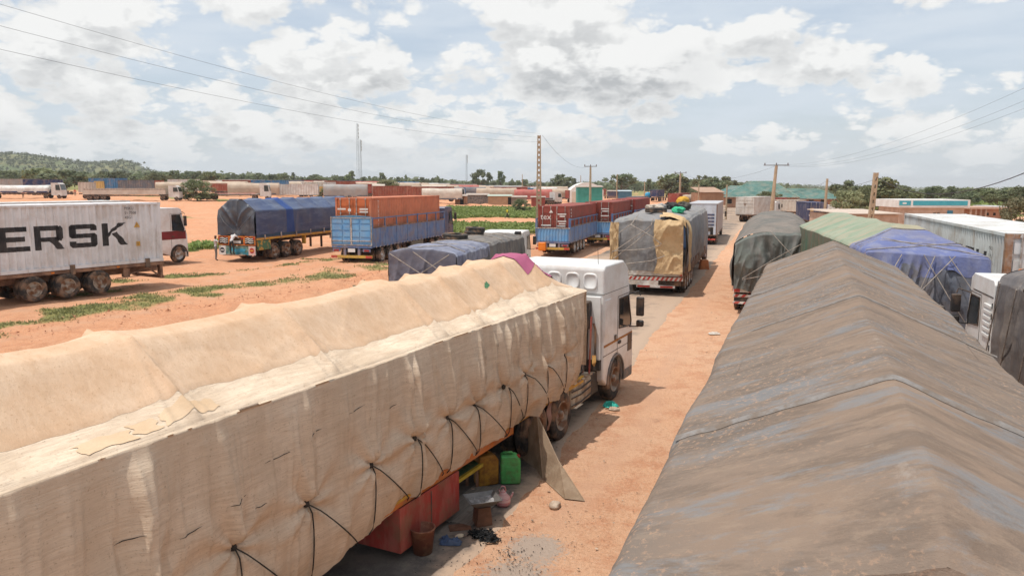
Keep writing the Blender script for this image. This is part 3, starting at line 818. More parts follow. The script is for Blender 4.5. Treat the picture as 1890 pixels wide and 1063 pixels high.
# ------------------------------------------------------------------ tarpaulins
def tarp_shell(L_, W_, ze, zb, topf, nu, ns, nt, seed=0, pleat=(.05, 1.6), wr=(.03, 1.2), bulge=.05, sidef=None, y0=0.0, round_=.05, wr_top=None, zbr=None):
    """cloth over a load: left skirt, top, right skirt. topf(y,t) -> z ; returns X,Y,Z grids"""
    y = np.linspace(0, L_, nu)
    ds = np.linspace(1, 0, ns, endpoint=False); tt = np.linspace(-1, 1, nt); dr = np.linspace(0, 1, ns + 1)[1:]
    n = len(ds) + len(tt) + len(dr)
    Y = np.repeat(y[:, None], n, 1); X = np.zeros_like(Y); Z = np.zeros_like(Y)
    zbl = zb(y) if callable(zb) else np.full(nu, zb)
    zbr_ = zbl if zbr is None else (zbr(y) if callable(zbr) else np.full(nu, zbr))
    a, b = len(ds), len(ds) + len(tt)
    for sl_, dd, sd, zz in ((slice(0, a), ds, -1, zbl), (slice(b, n), dr, 1, zbr_)):
        D_ = np.repeat(dd[None, :], nu, 0); Yv = Y[:, sl_]
        te = topf(y, np.full(nu, float(sd)))
        Zv = te[:, None] + (zz - te)[:, None] * D_
        if sidef is not None and sd == 1:
            off = sidef(Yv, Zv, D_)
        else:
            p = ridged(Yv * pleat[1] + .25 * D_, D_ * .35, seed + 3 * sd) ** 3
            p2 = vn(Yv * pleat[1] * 2.7 + .4 * D_, D_ * .6, 0., seed + 7 * sd)
            off = bulge * np.sin(np.clip(D_, 0, 1) * PI) + pleat[0] * np.clip(D_ * 1.5 + .15, 0, 1) * (p + .35 * p2) + wr[0] * fbm(Yv * wr[1], Zv * wr[1], seed=seed + 9) * np.clip(D_ * 4, 0, 1)
        X[:, sl_] = sd * (W_ / 2 + off); Z[:, sl_] = Zv
    T_ = np.repeat(tt[None, :], nu, 0); Yv = Y[:, a:b]
    Zt = topf(Yv, T_)
    wt = wr_top or wr
    edge = np.clip((1 - np.abs(T_)) * 8, 0, 1)
    Zt = Zt + wt[0] * fbm(Yv * wt[1], T_ * W_ / 2 * wt[1] * .7, seed=seed + 5) * edge - round_ * np.clip(1 - (1 - np.abs(T_)) / .05, 0, 1) ** 2
    X[:, a:b] = T_ * W_ / 2; Z[:, a:b] = Zt
    return X, Y + y0, Z
def end_flap(W_, topz, zb, nx, nz, ypos, seed=0, amp=.06, disp=None, sgn=-1, freq=2.2, xs=None, zbf=None):
    """cloth hanging over the tail (sgn -1) or the front (+1)"""
    t = np.linspace(-1, 1, nx); d = np.linspace(0, 1, nz)
    T_, D_ = np.meshgrid(t, d, indexing='ij')
    X = T_ * W_ / 2
    zt = topz(T_)
    zbb = zbf(T_) if zbf is not None else zb
    Z = zt + (zbb - zt) * D_
    if disp is None:
        off = amp * np.clip(D_ * 2, 0, 1) * (ridged(T_ * freq + .5 * D_, D_ * .5, seed) ** 2 + .6 * fbm(T_ * 2.5, D_ * 2.5, seed=seed + 4))
    else: off = disp(T_, D_)
    Y = ypos + sgn * (.02 + off) * np.clip(D_ * 25, 0, 1)
    return X, Y, Z
def vehicle(name, label, cat, rr, h_, W_, zg=None, group=None):
    """an Empty under the middle of the tail; rr = tail corner on the right, on the ground; h_ heading in degrees"""
    u = np.array([math.sin(R(h_)), math.cos(R(h_))]); n = np.array([u[1], -u[0]])
    c = np.array(rr) - n * W_ / 2
    z = gz1(c[0] + u[0] * 5, c[1] + u[1] * 5) if zg is None else zg
    return empty(name, label, cat, (c[0], c[1], z), -R(h_), group)
def tarp_mat(name, c1, c2, c3=None, scale=.8, rough=.82, weave=None, bump=.25, bscale=9, streak=None, dirt=None, lo=.35, hi=.68, spec=.2):
    return mat(name, c1, c2, scale, rough, bump=bump, bscale=bscale, weave=weave, streak=streak, dirt=dirt, lo=lo, hi=hi, detail=8, spec=spec, fine=.12)
# ------------------------------------------------------------------ bodies: one continuous skinned surface per pose
def body_mesh(joints):
    J = joints; nm = list(J); idx = {k: i for i, k in enumerate(nm)}
    E_ = [('pelvis', 'chest'), ('chest', 'neck'), ('neck', 'head'), ('head', 'crown')]
    for s in 'lr': E_ += [('chest', 'sh' + s), ('sh' + s, 'el' + s), ('el' + s, 'wr' + s), ('wr' + s, 'ha' + s), ('pelvis', 'hip' + s), ('hip' + s, 'kn' + s), ('kn' + s, 'an' + s), ('an' + s, 'to' + s)]
    rad = dict(pelvis=.125, chest=.15, neck=.055, head=.095, crown=.075, sh=.07, el=.045, wr=.033, ha=.042, hip=.095, kn=.062, an=.042, to=.04)
    me = bpy.data.meshes.new('person'); me.from_pydata([J[k] for k in nm], [(idx[a], idx[b]) for a, b in E_], [])
    o = bpy.data.objects.new('person', me); COL.objects.link(o)
    md = o.modifiers.new('skin', 'SKIN'); md.branch_smoothing = .6
    for k in nm:
        r = rad.get(k) or rad[k[:-1]]; sv = me.skin_vertices[0].data[idx[k]]; sv.radius = (r, r * (.72 if k in ('chest', 'pelvis') else 1)); sv.use_root = (k == 'pelvis')
    s2 = o.modifiers.new('sub', 'SUBSURF'); s2.levels = 2; s2.render_levels = 2
    dg = bpy.context.evaluated_depsgraph_get(); m2 = bpy.data.meshes.new_from_object(o.evaluated_get(dg)); bpy.data.objects.remove(o)
    return m2, J, E_
def pose(**kw):
    J = dict(pelvis=(0, 0, .95), chest=(0, 0, 1.32), neck=(0, .01, 1.52), head=(0, .03, 1.64), crown=(0, .03, 1.74), shl=(-.19, 0, 1.42), ell=(-.26, -.03, 1.15), wrl=(-.27, .06, .92), hal=(-.27, .09, .82),
             shr=(.19, 0, 1.42), elr=(.26, -.03, 1.15), wrr=(.27, .06, .92), har=(.27, .09, .82), hipl=(-.10, 0, .88), knl=(-.11, .03, .50), anl=(-.11, -.02, .09), tol=(-.12, .12, .04), hipr=(.10, 0, .88), knr=(.11, .03, .50), anr=(.11, -.02, .09), tor=(.12, .12, .04))
    J.update(kw); return J
walk = pose(knl=(-.10, .22, .52), anl=(-.10, .30, .12), tol=(-.10, .42, .07), knr=(.10, -.08, .50), anr=(.10, -.38, .15), tor=(.10, -.27, .05), ell=(-.25, -.18, 1.18), wrl=(-.24, -.16, .95), hal=(-.24, -.13, .86), elr=(.25, .10, 1.17), wrr=(.24, .28, 1.02), har=(.23, .34, .96))
reach = pose(elr=(.30, .16, 1.30), wrr=(.34, .36, 1.22), har=(.36, .44, 1.20), chest=(.02, .05, 1.32))
lean = pose(pelvis=(0, -.10, .92), chest=(0, .18, 1.22), neck=(0, .34, 1.36), head=(0, .43, 1.42), crown=(0, .48, 1.50), shl=(-.19, .22, 1.28), shr=(.19, .22, 1.28), ell=(-.28, .38, 1.12), wrl=(-.20, .55, 1.08), hal=(-.16, .62, 1.06), elr=(.28, .38, 1.12), wrr=(.20, .55, 1.08), har=(.16, .62, 1.06), hipl=(-.1, -.08, .86), hipr=(.1, -.08, .86), knl=(-.12, -.02, .48), knr=(.12, .02, .48))
stand = pose()
BODIES = {id(q): body_mesh(q) for q in (walk, reach, lean, stand)}
# ================================================================== the beige tarpaulin truck in front
def m_canvas(name, c1, c2, thread, stain, speck, ax_, dirt_, th_=.38):
    m = bpy.data.materials.new(name); m.use_nodes = True
    t = NT(m.node_tree); b = m.node_tree.nodes['Principled BSDF']; co = t.n('ShaderNodeTexCoord').outputs['Object']
    big = t.noise(co, .8, 6, .62); th = t.noise(t.scalev(co, (ax_[0], ax_[1], ax_[2])), 1.0, 6, .72); th2 = t.noise(t.scalev(co, tuple(3.1 * q for q in ax_)), 1.0, 4, .7)
    vs_ = t.noise(t.scalev(co, (2.2, 2.2, .45)), 1.0, 6, .65); sp = t.noise(co, 34.0, 5, .75)
    col = t.mix(t.ramp(big, .32, .68), c1, c2)
    col = t.mix(t.math('MULTIPLY', t.ramp(vs_, .42, .64), dirt_), col, stain)
    col = t.mix(t.math('MULTIPLY', t.ramp(th, .45, .61), th_), col, thread)
    col = t.mix(t.math('MULTIPLY', t.ramp(th2, .46, .62), th_), col, thread)
    col = t.mix(t.math('MULTIPLY', t.ramp(sp, .57, .68), .6), col, speck)
    t.put(b.inputs['Base Color'], col); b.inputs['Roughness'].default_value = .9; b.inputs['Specular IOR Level'].default_value = .12
    bp = t.n('ShaderNodeBump'); bp.inputs['Strength'].default_value = .45; bp.inputs['Distance'].default_value = .02
    t.put(bp.inputs['Height'], t.math('ADD', t.math('MULTIPLY', th2, .8), t.math('ADD', th, t.math('MULTIPLY', sp, .4)))); t.put(b.inputs['Normal'], bp.outputs[0])
    MATS[name] = m; return m
M_tA_side = m_canvas('pale_canvas', (0.765, 0.625, 0.48), (0.68, 0.545, 0.41), (0.51, 0.385, 0.275), (0.58, 0.445, 0.32), (0.30, 0.21, 0.14), (2.0, 1.1, 22.0), .6)
M_tA_top = m_canvas('tan_canvas', (0.585, 0.39, 0.25), (0.65, 0.46, 0.315), (0.49, 0.315, 0.19), (0.70, 0.53, 0.385), (0.37, 0.225, 0.13), (2.2, 4.0, 2.2), .45, .22)
M_patch = tarp_mat('tan_patch', (0.60, 0.43, 0.275), (0.66, 0.49, 0.33), scale=2)
M_pink = tarp_mat('magenta_cloth', (0.42, 0.12, 0.20), (0.36, 0.10, 0.18), scale=2, bump=.15)
A = vehicle('canvas_truck', 'white cab truck under beige canvas tied by dark ropes, nearest on the left', 'truck', (-5.45, 2.32), 26.45, 2.5, 0.0)
A_BOWS = np.array([-1.0, 1.2, 3.3, 5.4, 7.56, 10.06, 11.29, 12.41, 13.48, 14.68])
A_EAVE = 3.02
def A_top(y, t):
    y = np.asarray(y, float); t = np.asarray(t, float)
    x = t * 1.25; ax = np.abs(x + .02 * fbm(y * 1.1, y * 0, seed=3))
    bowd = np.min(np.abs(y[..., None] - A_BOWS), axis=-1)
    taut = np.exp(-(bowd / .26) ** 1.2)
    r_b = np.interp(ax, [0, .25, .36, .50, 1.25], [.83, .79, .74, .63, 0.0]); r_m = np.interp(ax, [0, .25, .40, .55, .75, .95, 1.12, 1.25], [.80, .74, .60, .44, .26, .125, .05, 0.0])
    cc = (1 - taut) * (.62 + .30 * sstep(8.5, 11, y))
    rise = (r_b * (1 - cc) + r_m * cc) * (1 + .06 * vn(y * .55, y * 0, seed=77))
    i = np.clip(np.searchsorted(A_BOWS, y, side='right') - 1, 0, len(A_BOWS) - 2)
    a, b = A_BOWS[i], A_BOWS[i + 1]; gap = b - a
    f = np.clip((y - a) / gap, 0, 1)
    wgt = np.clip(rise / .83, 0, 1)
    sag = (.045 + .03 * (gap - 1.0)) * (4 * f * (1 - f)) ** .65
    sag = np.where(y > A_BOWS[-1], 0, sag)
    k = np.clip((1.25 - ax) / .40, 0, 1) * (1 - .25 * sstep(.5, .2, ax))
    z = A_EAVE + rise - sag * k * (1 + .3 * fbm(y * .5, t * 1.0, seed=15))
    # taut creases fanning from each bow down to the eave
    for j, bw in enumerate(A_BOWS[1:]):
        env = np.clip((ax - .25) / .12, 0, 1) * np.clip((1.26 - ax) / .10, 0, 1)
        for q, (dv, am) in enumerate(((-.26, .020), (0.0, .046), (.14, .026), (.34, .018))):
            dyb = y - bw - (dv + .05 * math.sin(j * 3.1 + q)) * (ax - .3) / .95
            wd = .022 + .02 * np.clip(ax - .3, 0, 1)
            z = z + am * env * np.exp(-np.abs(dyb / wd) ** 1.4) - am * .5 * env * np.exp(-((dyb - 2.2 * wd) / (1.4 * wd)) ** 2)
    fr = np.clip((y - 14.75) / 1.25, 0, 1)
    z = z - fr ** 1.3 * (.60 * wgt)
    ef = np.clip((1.25 - ax) * 6, 0, 1)
    z = z + ef * (.004 * fbm(y * 2.2, x * 2.2, seed=20) + .012 * np.clip(ridged(y * .8 + x * 1.3, x * .6 - y * .25, seed=24), 0, 1) ** 5 - .012 * np.clip(ridged(y * .6 - x * .9, x * .5 + y * .2, seed=26), 0, 1) ** 6)
    z = z + .015 * fbm(y * .5, y * 0, seed=41)
    return z
A_KN = [(-.2, 1.5), (1.3, 1.5), (2.5, 1.52), (3.6, 1.5), (4.65, 1.55), (5.75, 1.57), (6.88, 1.6), (8.06, 1.68), (9.03, 1.75), (10.03, 1.77), (10.88, 1.75), (11.81, 1.83), (12.69, 1.86), (13.62, 1.84), (14.64, 1.82)]
_by = [-1, 5.5, 7.12, 7.54, 8.23, 9.15, 10.39, 11.3, 12.24, 14.08, 15.26, 15.74, 15.92, 16.0]
_bz = [.55, .52, .56, .64, .72, .86, .84, .92, .94, .96, .99, 1.12, 1.35, 1.60]
def A_bot(y): return np.interp(y, _by, _bz) + .02 * vn(y * 3.1, y * 0, seed=9) + .012 * vn(y * 9.0, y * 0, seed=19)
def A_side(Y, Z, D_):
    off = .05 * np.sin(np.clip(D_, 0, 1) * PI) + .03 * fbm(Y * .9, Z * .9, seed=2) * np.clip(D_ * 5, 0, 1)
    # long vertical folds falling from the eave
    fold = np.clip(ridged(Y * .95 + .10 * D_ + .15 * fbm(Y * .7, Z * .7, seed=33), D_ * .25, 17), 0, 1) ** 7
    fold2 = np.clip(ridged(Y * 2.3 + .25 * D_, D_ * .5, 27), 0, 1) ** 5
    off = off + np.clip(D_ * 6, 0, 1) * (.14 * fold + .075 * fold2 * sstep(8, 13, Y) + .03 * fold2)
    for i, (ky, kz) in enumerate(A_KN):
        dy_, dz_ = Y - ky, Z - kz; r = np.hypot(dy_, dz_); ang = np.arctan2(dy_, dz_)
        env = np.exp(-r / .70) * np.clip(r / .10, 0, 1)
        off = off + .042 * env * np.cos(ang * 7 + i * 1.3) * np.where(dz_ > -.25, 1, .6)
        off = off - .09 * np.exp(-(r / .08) ** 2)
        up = np.clip(dz_ / .2, 0, 1)
        off = off + .11 * up * np.exp(-np.abs((dy_ - .12 * dz_ * math.sin(i * 2.1)) / (.035 + .035 * np.abs(dz_))) ** 1.5) * np.exp(-dz_ / 1.8)
        off = off + .05 * up * np.exp(-np.abs((dy_ - .42 * dz_ * math.cos(i * 1.7)) / (.03 + .03 * np.abs(dz_))) ** 1.5) * np.exp(-dz_ / .9)
        # the skirt below swings out between the ties
        off = off + .05 * np.exp(-((dy_ - .5) / .32) ** 2) * np.clip(-dz_ / .5, 0, 1)
    off = off + np.clip(D_ * 5, 0, 1) * (.030 * np.clip(ridged(Y * 4.2 + .5 * D_ + .2 * fbm(Y, Z, seed=91), D_ * .4, 93), 0, 1) ** 4 - .020 * np.clip(ridged(Y * 3.1 - .4 * D_, D_ * .5, 95), 0, 1) ** 5)
    off = off + .02 * np.clip(D_ - .55, 0, 1) * fbm(Y * 4, Z * 3, seed=52) * 2 - .10 * np.clip((D_ - .78) / .22, 0, 1) ** 1.5
    off = off - .12 * np.clip((Y - 15.6) / .4, 0, 1) ** 2
    return off * np.clip(D_ * 10, 0, 1)
X, Y, Z = tarp_shell(16.0, 2.5, A_EAVE, .7, A_top, 760, 84, 120, seed=1, sidef=A_side, wr_top=(0, 1), zbr=A_bot, round_=.03)
link('side_canvas', grid_mesh('side_canvas', X, Y, Z), M_tA_side, A)
# front end of the canvas
Xf, Yf, Zf = end_flap(2.44, lambda t: A_top(np.full(t.shape, 15.98), t), 1.3, 60, 50, 15.99, seed=5, amp=.05, sgn=1)
link('front_canvas', grid_mesh('front_canvas', Xf, Yf, Zf), M_tA_side, A)
Xf, Yf, Zf = end_flap(2.46, lambda t: A_top(np.full(t.shape, .02), t), .8, 60, 50, 0.0, seed=6, amp=.06, sgn=-1)
link('rear_canvas', grid_mesh('rear_canvas', Xf, Yf, Zf), M_tA_side, A)
# second, darker sheet over the middle of the top
yy = np.linspace(.0, 15.97, 640); kk = np.linspace(0, 1, 70)
tb = .68 + .03 * vn(yy * .45, yy * 0, seed=61) + .015 * vn(yy * 1.7, yy * 0, seed=62) + .012 * vn(yy * 6, yy * 0, seed=64)
i_ = np.clip(np.searchsorted(A_BOWS, yy, side='right') - 1, 0, len(A_BOWS) - 2); f_ = np.clip((yy - A_BOWS[i_]) / (A_BOWS[i_ + 1] - A_BOWS[i_]), 0, 1)
tb = tb + .07 * np.exp(-(np.min(np.abs(yy[:, None] - A_BOWS), 1) / .22) ** 2) + .0 * 4 * f_ * (1 - f_)
T2 = -1.0 + (tb + 1.0)[:, None] * kk[None, :]; Y2 = np.repeat(yy[:, None], 70, 1)
Z2 = A_top(Y2, T2) + .014 - .05 * np.clip(1 - (1 - np.abs(T2)) / .05, 0, 1) ** 2 * (T2 < 0)
Z2[:, -1] -= .012
link('top_sheet', grid_mesh('top_sheet', T2 * 1.25, Y2, Z2), M_tA_top, A)
def A_patch(y0, y1, t0, t1, name, m, parent, lift=.02, ny=30, nt=30, wob=.02, seed=1):
    Yp, Tp = np.meshgrid(np.linspace(y0, y1, ny), np.linspace(t0, t1, nt), indexing='ij')
    a, b = (Yp - y0) / (y1 - y0), (Tp - t0) / (t1 - t0)
    Yq = Yp + wob * vn(b * 4, a * 0, seed=seed) * (np.abs(a - .5) * 2) ** 6 * 2; Tq = Tp + wob * vn(a * 4, b * 0, seed=seed + 1) * (np.abs(b - .5) * 2) ** 6
    Zq = A_top(Yq, Tq) + lift
    return link(name, grid_mesh(name, Tq * 1.25, Yq, Zq), m, parent)
A_patch(4.25, 4.75, .82, .95, 'patch', M_patch, A, lift=.007, seed=3)
A_patch(4.80, 5.05, .80, .93, 'patch', M_patch, A, lift=.007, seed=5)
A_patch(5.10, 5.75, .81, .93, 'patch', M_patch, A, lift=.007, seed=7)
A_patch(12.35, 12.60, .50, .56, 'patch', mat('green_patch', (.05, .16, .08), (.08, .2, .1), 4), A, seed=8)
A_patch(9.6, 10.0, -.45, -.38, 'patch', mat('grey_patch', (.22, .23, .19), (.3, .28, .22), 4), A, seed=9)
# crumpled magenta cloth on the front slope
def magenta():
    n = 60
    a, b = np.meshgrid(np.linspace(0, 1, n), np.linspace(0, 1, n), indexing='ij')
    yv = 14.35 + 1.60 * a + .10 * np.sin(b * 5) * a; tv = -.62 + 1.06 * b + .22 * (a - .5) * (1 - b) + .04 * vn(a * 3, b * 0, seed=7)
    yv = np.clip(yv, 0, 15.98)
    zv = A_top(yv, tv) + .030 + .018 * fbm(a * 5, b * 5, seed=8) + .03 * np.clip(ridged(a * 3 + b, b * 2, 5), 0, 1) ** 4
    me = grid_mesh('folded_cloth', tv * 1.25, yv, zv)
    o = link('folded_cloth', me, M_pink)
    o.matrix_world = Matrix.LocRotScale(A.location, A.rotation_euler, None)
    tag(o, 'magenta cloth spread on the front slope of the beige canvas behind the white cab', 'cloth')
magenta()
# tie ropes with a knot at each gathering point
def A_xat(y, z):
    te = float(A_top(np.array([y]), np.array([1.0]))[0]); zb = float(A_bot(np.array([y]))[0])
    d = np.clip((te - z) / (te - zb), 0, 1)
    return 1.25 + float(A_side(np.array([[y]]), np.array([[z]]), np.array([[d]]))[0, 0])
def A_rope(p, q):
    """a taut cord lying against the canvas"""
    fs = np.linspace(0, 1, 11); ys = p[0] + (q[0] - p[0]) * fs; zs = p[1] + (q[1] - p[1]) * fs
    su = np.array([max(A_xat(a, b), A_xat(a + .05, b), A_xat(a - .05, b)) for a, b in zip(ys, zs)])
    li = su[0] + (su[-1] - su[0]) * fs; need = max(0.0, float(np.max(su - li)))
    pts = [(li[i] + need * math.sin(PI * fs[i]) ** .35 + .012, ys[i], zs[i]) for i in range(11)]
    return MB().tube(pts, .0085, 6).build('rope', M_rope, A)
for (ky, kz) in A_KN[3:]:
    x_ = A_xat(ky, kz)
    kb = MB(); kb.lathe([(.001, -.045), (.032, -.03), (.040, 0), (.032, .03), (.001, .045)], c=(x_ + .03, ky, kz), axis='z', seg=8, closed=False)
    kb.tube([(x_ + .02, ky, kz), (x_ + .05, ky + .03, kz + .06), (x_ + .04, ky + .05, kz + .10)], .010, 5)
    kb.tube([(x_ + .02, ky, kz), (x_ + .05, ky - .04, kz + .05)], .010, 5); kb.build('knot', M_rope, A, smooth=True)
    A_rope((ky, kz), (ky + .03, float(A_bot(np.array([ky]))[0]) + .01))
    if ky < 14.2: A_rope((ky, kz), (ky + .92, float(A_bot(np.array([ky + .92]))[0]) + .01))
# slits and dark scuffs on the canvas side
rs = random.Random(3)
for (y_, z_, l_) in ((6.2, 2.33, .42), (6.85, 2.42, .30), (7.6, 2.50, .34), (5.6, 2.08, .30), (5.05, 1.98, .26), (4.4, 2.2, .22), (8.4, 2.35, .2), (6.0, 1.9, .15)):
    mb = MB(); pts = []
    for i in range(7):
        yy_ = y_ + l_ * i / 6; zz_ = z_ + .004 * math.sin(i * 1.7 + y_) + .02 * i / 6
        pts.append((A_xat(yy_, zz_) + .003, yy_, zz_))
    mb.tube(pts, [.001, .003, .005, .004, .005, .003, .001], 5); mb.build('tear', M_rope, A)

# --- underframe
chassis(A, 16.0, 2.3, 1.05, (1.2, 2.5, 3.8), r=.52, m=M_redp, rail=M_yellow, seg=28, guard=False)
for y_, x_ in ((14.64, 1.25), (13.45, 1.22)):
    for sd in (1, -1): wheel(A, sd * (x_ - .15), y_, .52, .52, .29, sd, True, 40, M_rim, spin=random.random())
    MB().lathe([(.09, -1.0), (.09, 1.0)], c=(0, y_, .52), seg=10).build('axle', M_steel, A)
for sd in (1, -1): wheel(A, sd * (1.25 - .16), 18.04, .52, .52, .30, sd, False, 40, M_rim, spin=.4)
MB().lathe([(.07, -1.0), (.07, 1.0)], c=(0, 18.04, .52), seg=10).build('axle', M_steel, A)
for sd in (1, -1): MB().b2(sd * .35, sd * .45, 12.6, 19.1, .62, .86).build('frame_rail', M_steel, A)
# orange underside rail below the canvas, yellow strip
MB().b2(1.10, 1.20, 8.2, 12.4, .80, .93).build('underside_rail', mat('orange_rail', (.62, .20, .05), (.50, .16, .05), 3, .6, dirt=(DUST, .5, 3)), A)
MB().b2(1.201, 1.215, 8.2, 9.6, .88, .92).build('rail_stripe', M_yellow, A)
def chest():
    o_ = MB(); x0, x1, y0, y1, z0, z1 = .45, 1.24, 8.72, 10.36, .14, .80; th = .03
    o_.b2(x1 - th, x1, y0, y1, z0, z1); o_.b2(x0, x0 + th, y0, y1, z0, z1); o_.b2(x0 + th, x1 - th, y0, y0 + th, z0, z1 - .002); o_.b2(x0 + th, x1 - th, y1 - th, y1, z0, z1 - .002)
    o_.b2(x0 + th, x1 - th, y0 + th, y1 - th, z0, z0 + th)
    c_ = o_.build('tool_chest', M_redp, A, bevel=.006); tag(c_, 'red scratched steel chest hung open under the bed')
    MB().b2(x1, x1 + .006, 9.52, 9.545, z0 + .02, z1 - .03).build('weld_seam', M_steel, c_)
    for y_, x_, r_ in ((9.05, .85, .17), (9.5, .9, .19), (10.15, .9, .10)):
        MB().lathe([(r_ * .8, .42), (r_, .74), (r_ + .012, .745), (r_ - .01, .74), (r_ * .75, .50), (.001, .50)], c=(x_, y_, 0), axis='z', seg=20, closed=False).build('basin', M_black, c_, smooth=True)
chest()
# fuel tank, battery box, catwalk behind the cab
M_cream = mat('cream_paint', (.55, .50, .40), (.42, .34, .25), 3, .6, dirt=((.25, .15, .09), .8, 3))
MB().b2(.55, 1.18, 15.35, 16.55, .42, .98).build('fuel_tank', M_cream, A, bevel=.09, seg=3)
MB().b2(.62, 1.10, 16.62, 17.2, .40, .92).build('battery_box', M_black, A, bevel=.03)
for i in range(5): MB().b2(.50, 1.22, 15.36 + .24 * i, 15.52 + .24 * i, 1.0, 1.03).build('catwalk_slat', M_cream, A)
MB().lathe([(.10, .62), (.12, .64), (.12, 1.1), (.10, 1.12)], c=(1.02, 15.2, -.0), axis='z', seg=14).build('air_tank', M_cream, A, smooth=True)
for z_ in (.55, .72, .86): MB().tube([(1.2, 15.25, z_), (1.21, 15.8, z_ - .03), (1.19, 16.5, z_)], .015, 6).build('hose', M_black, A)
MB().tube([(1.0, 15.9, .95), (1.12, 16.1, 1.15), (.8, 16.9, 1.55), (.7, 17.1, 1.6)], .022, 6).build('hose', M_black, A)
MB().tube([(.5, 15.9, .95), (.7, 16.2, 1.3), (.45, 16.9, 1.7), (.4, 17.1, 1.8)], .022, 6).build('hose', M_red, A)
MB().box((.9, 15.95, 1.0), (.5, .3, .14)).build('coupling_plate', M_steel, A, bevel=.02)
MB().tube([(1.18, 16.35, 1.0), (1.2, 16.4, 2.35)], .022, 6).build('red_pole', M_redp, A)
MB().tube([(1.02, 16.35, 1.0), (1.04, 16.4, 2.2)], .020, 6).build('red_pole', M_redp, A)
# --- white cab
ci = cab(A, 17.1, 2.5, 2.30, 3.45, M_white, 18.04, .52, lod=2, zb=.70, high=True, stripe=(mat('orange_band', (.45, .20, .06), (.35, .15, .05), 4), 1.48, 1.535))
def oval(cx_, cz_, rx_, rz_, y_):
    mb = MB(); n = 24
    for k, (s_, d_) in enumerate(((1.0, 0.0), (.90, -.018), (.80, -.018))): pass
    rings = []
    for s_, d_ in ((1.0, .004), (.93, -.022), (.80, -.024), (.72, -.008)):
        ring = []
        for i in range(n):
            a = 2 * PI * i / n; c, s = math.cos(a), math.sin(a)
            ring.append((cx_ + rx_ * s_ * math.copysign(abs(c) ** .6, c), y_ + d_, cz_ + rz_ * s_ * math.copysign(abs(s) ** .6, s)))
        rings.append(ring)
    vs_ = [p for r_ in rings for p in r_]; fs = [(k * n + i, k * n + (i + 1) % n, (k + 1) * n + (i + 1) % n, (k + 1) * n + i) for k in range(3) for i in range(n)]
    fs.append(tuple(3 * n + i for i in range(n)))
    return mb.add(vs_, fs)
for x_ in (.90, .45, -.02, -.48, -.92): oval(x_, 3.06, .185, .20, 17.095).build('pressed_panel', M_white, A, smooth=True)
M_wseam = mat('seam_grey', (.20, .20, .19))
MB().b2(-1.252, 1.254, 17.09, 18.9, 2.76, 2.775).build('roof_seam', M_wseam, A)
MB().b2(.70, 1.20, 17.0, 17.06, 1.2, 2.72).build('rear_panel', M_white, A, bevel=.02)
MB().b2(.72, .98, 16.78, 17.06, 1.95, 2.62).build('air_intake', M_black, A, bevel=.04)
MB().b2(.80, .92, 16.85, 16.97, 1.05, 1.95).build('intake_pipe', M_black, A, bevel=.02)
MB().tube([(1.10, 16.95, 1.2), (1.10, 16.95, 1.95), (1.06, 16.92, 2.1)], .028, 8).build('exhaust_pipe', M_steel, A)
MB().b2(.55, 1.2, 17.0, 17.1, .95, 1.2).build('cab_mount', M_black, A)
tagc = MB(); tagc.add([(1.06, 16.85, 1.35), (1.16, 16.83, 1.36), (1.18, 16.80, 1.20), (1.13, 16.82, 1.08), (1.08, 16.8, 1.15)], [(0, 1, 2, 3, 4)]); tagc.build('hanging_rag', mat('yellow_rag', (.6, .36, .12), (.5, .25, .08), 8), A)
MB().tube([(1.0, 17.35, 3.45), (1.0, 17.3, 3.85)], .006, 5).build('aerial', M_black, A)
# side deflector and rear side fairing
MB().b2(1.235, 1.262, 17.15, 17.62, 1.75, 2.62).build('side_panel', M_white, A, bevel=.02)
MB().box((1.262, 17.95, 1.60), (.01, .13, .12)).build('emblem', M_black, A)
MB().b2(1.20, 1.268, 18.95, 19.28, 1.05, 1.50).build('corner_deflector', M_black, A, bevel=.02)
# flaps and rag at the drive wheel
fl = MB()
Xr, Zr = np.meshgrid(np.linspace(0, .42, 14), np.linspace(0, 1, 16), indexing='ij')
Yr = 14.05 + .10 * Xr / .42 + .05 * np.sin(Xr * 25 + Zr * 3); Zz = 1.08 - Zr * (.62 + .12 * np.sin(Xr * 9)); Xx = 1.18 + .03 * np.sin(Zr * 9 + Xr * 12) + 0 * Xr
link('mud_flap_rag', grid_mesh('mud_flap_rag', Xx, Yr + Xr - .1, Zz), tarp_mat('faded_pink_rag', (.36, .22, .18), (.28, .17, .13), scale=4), A)

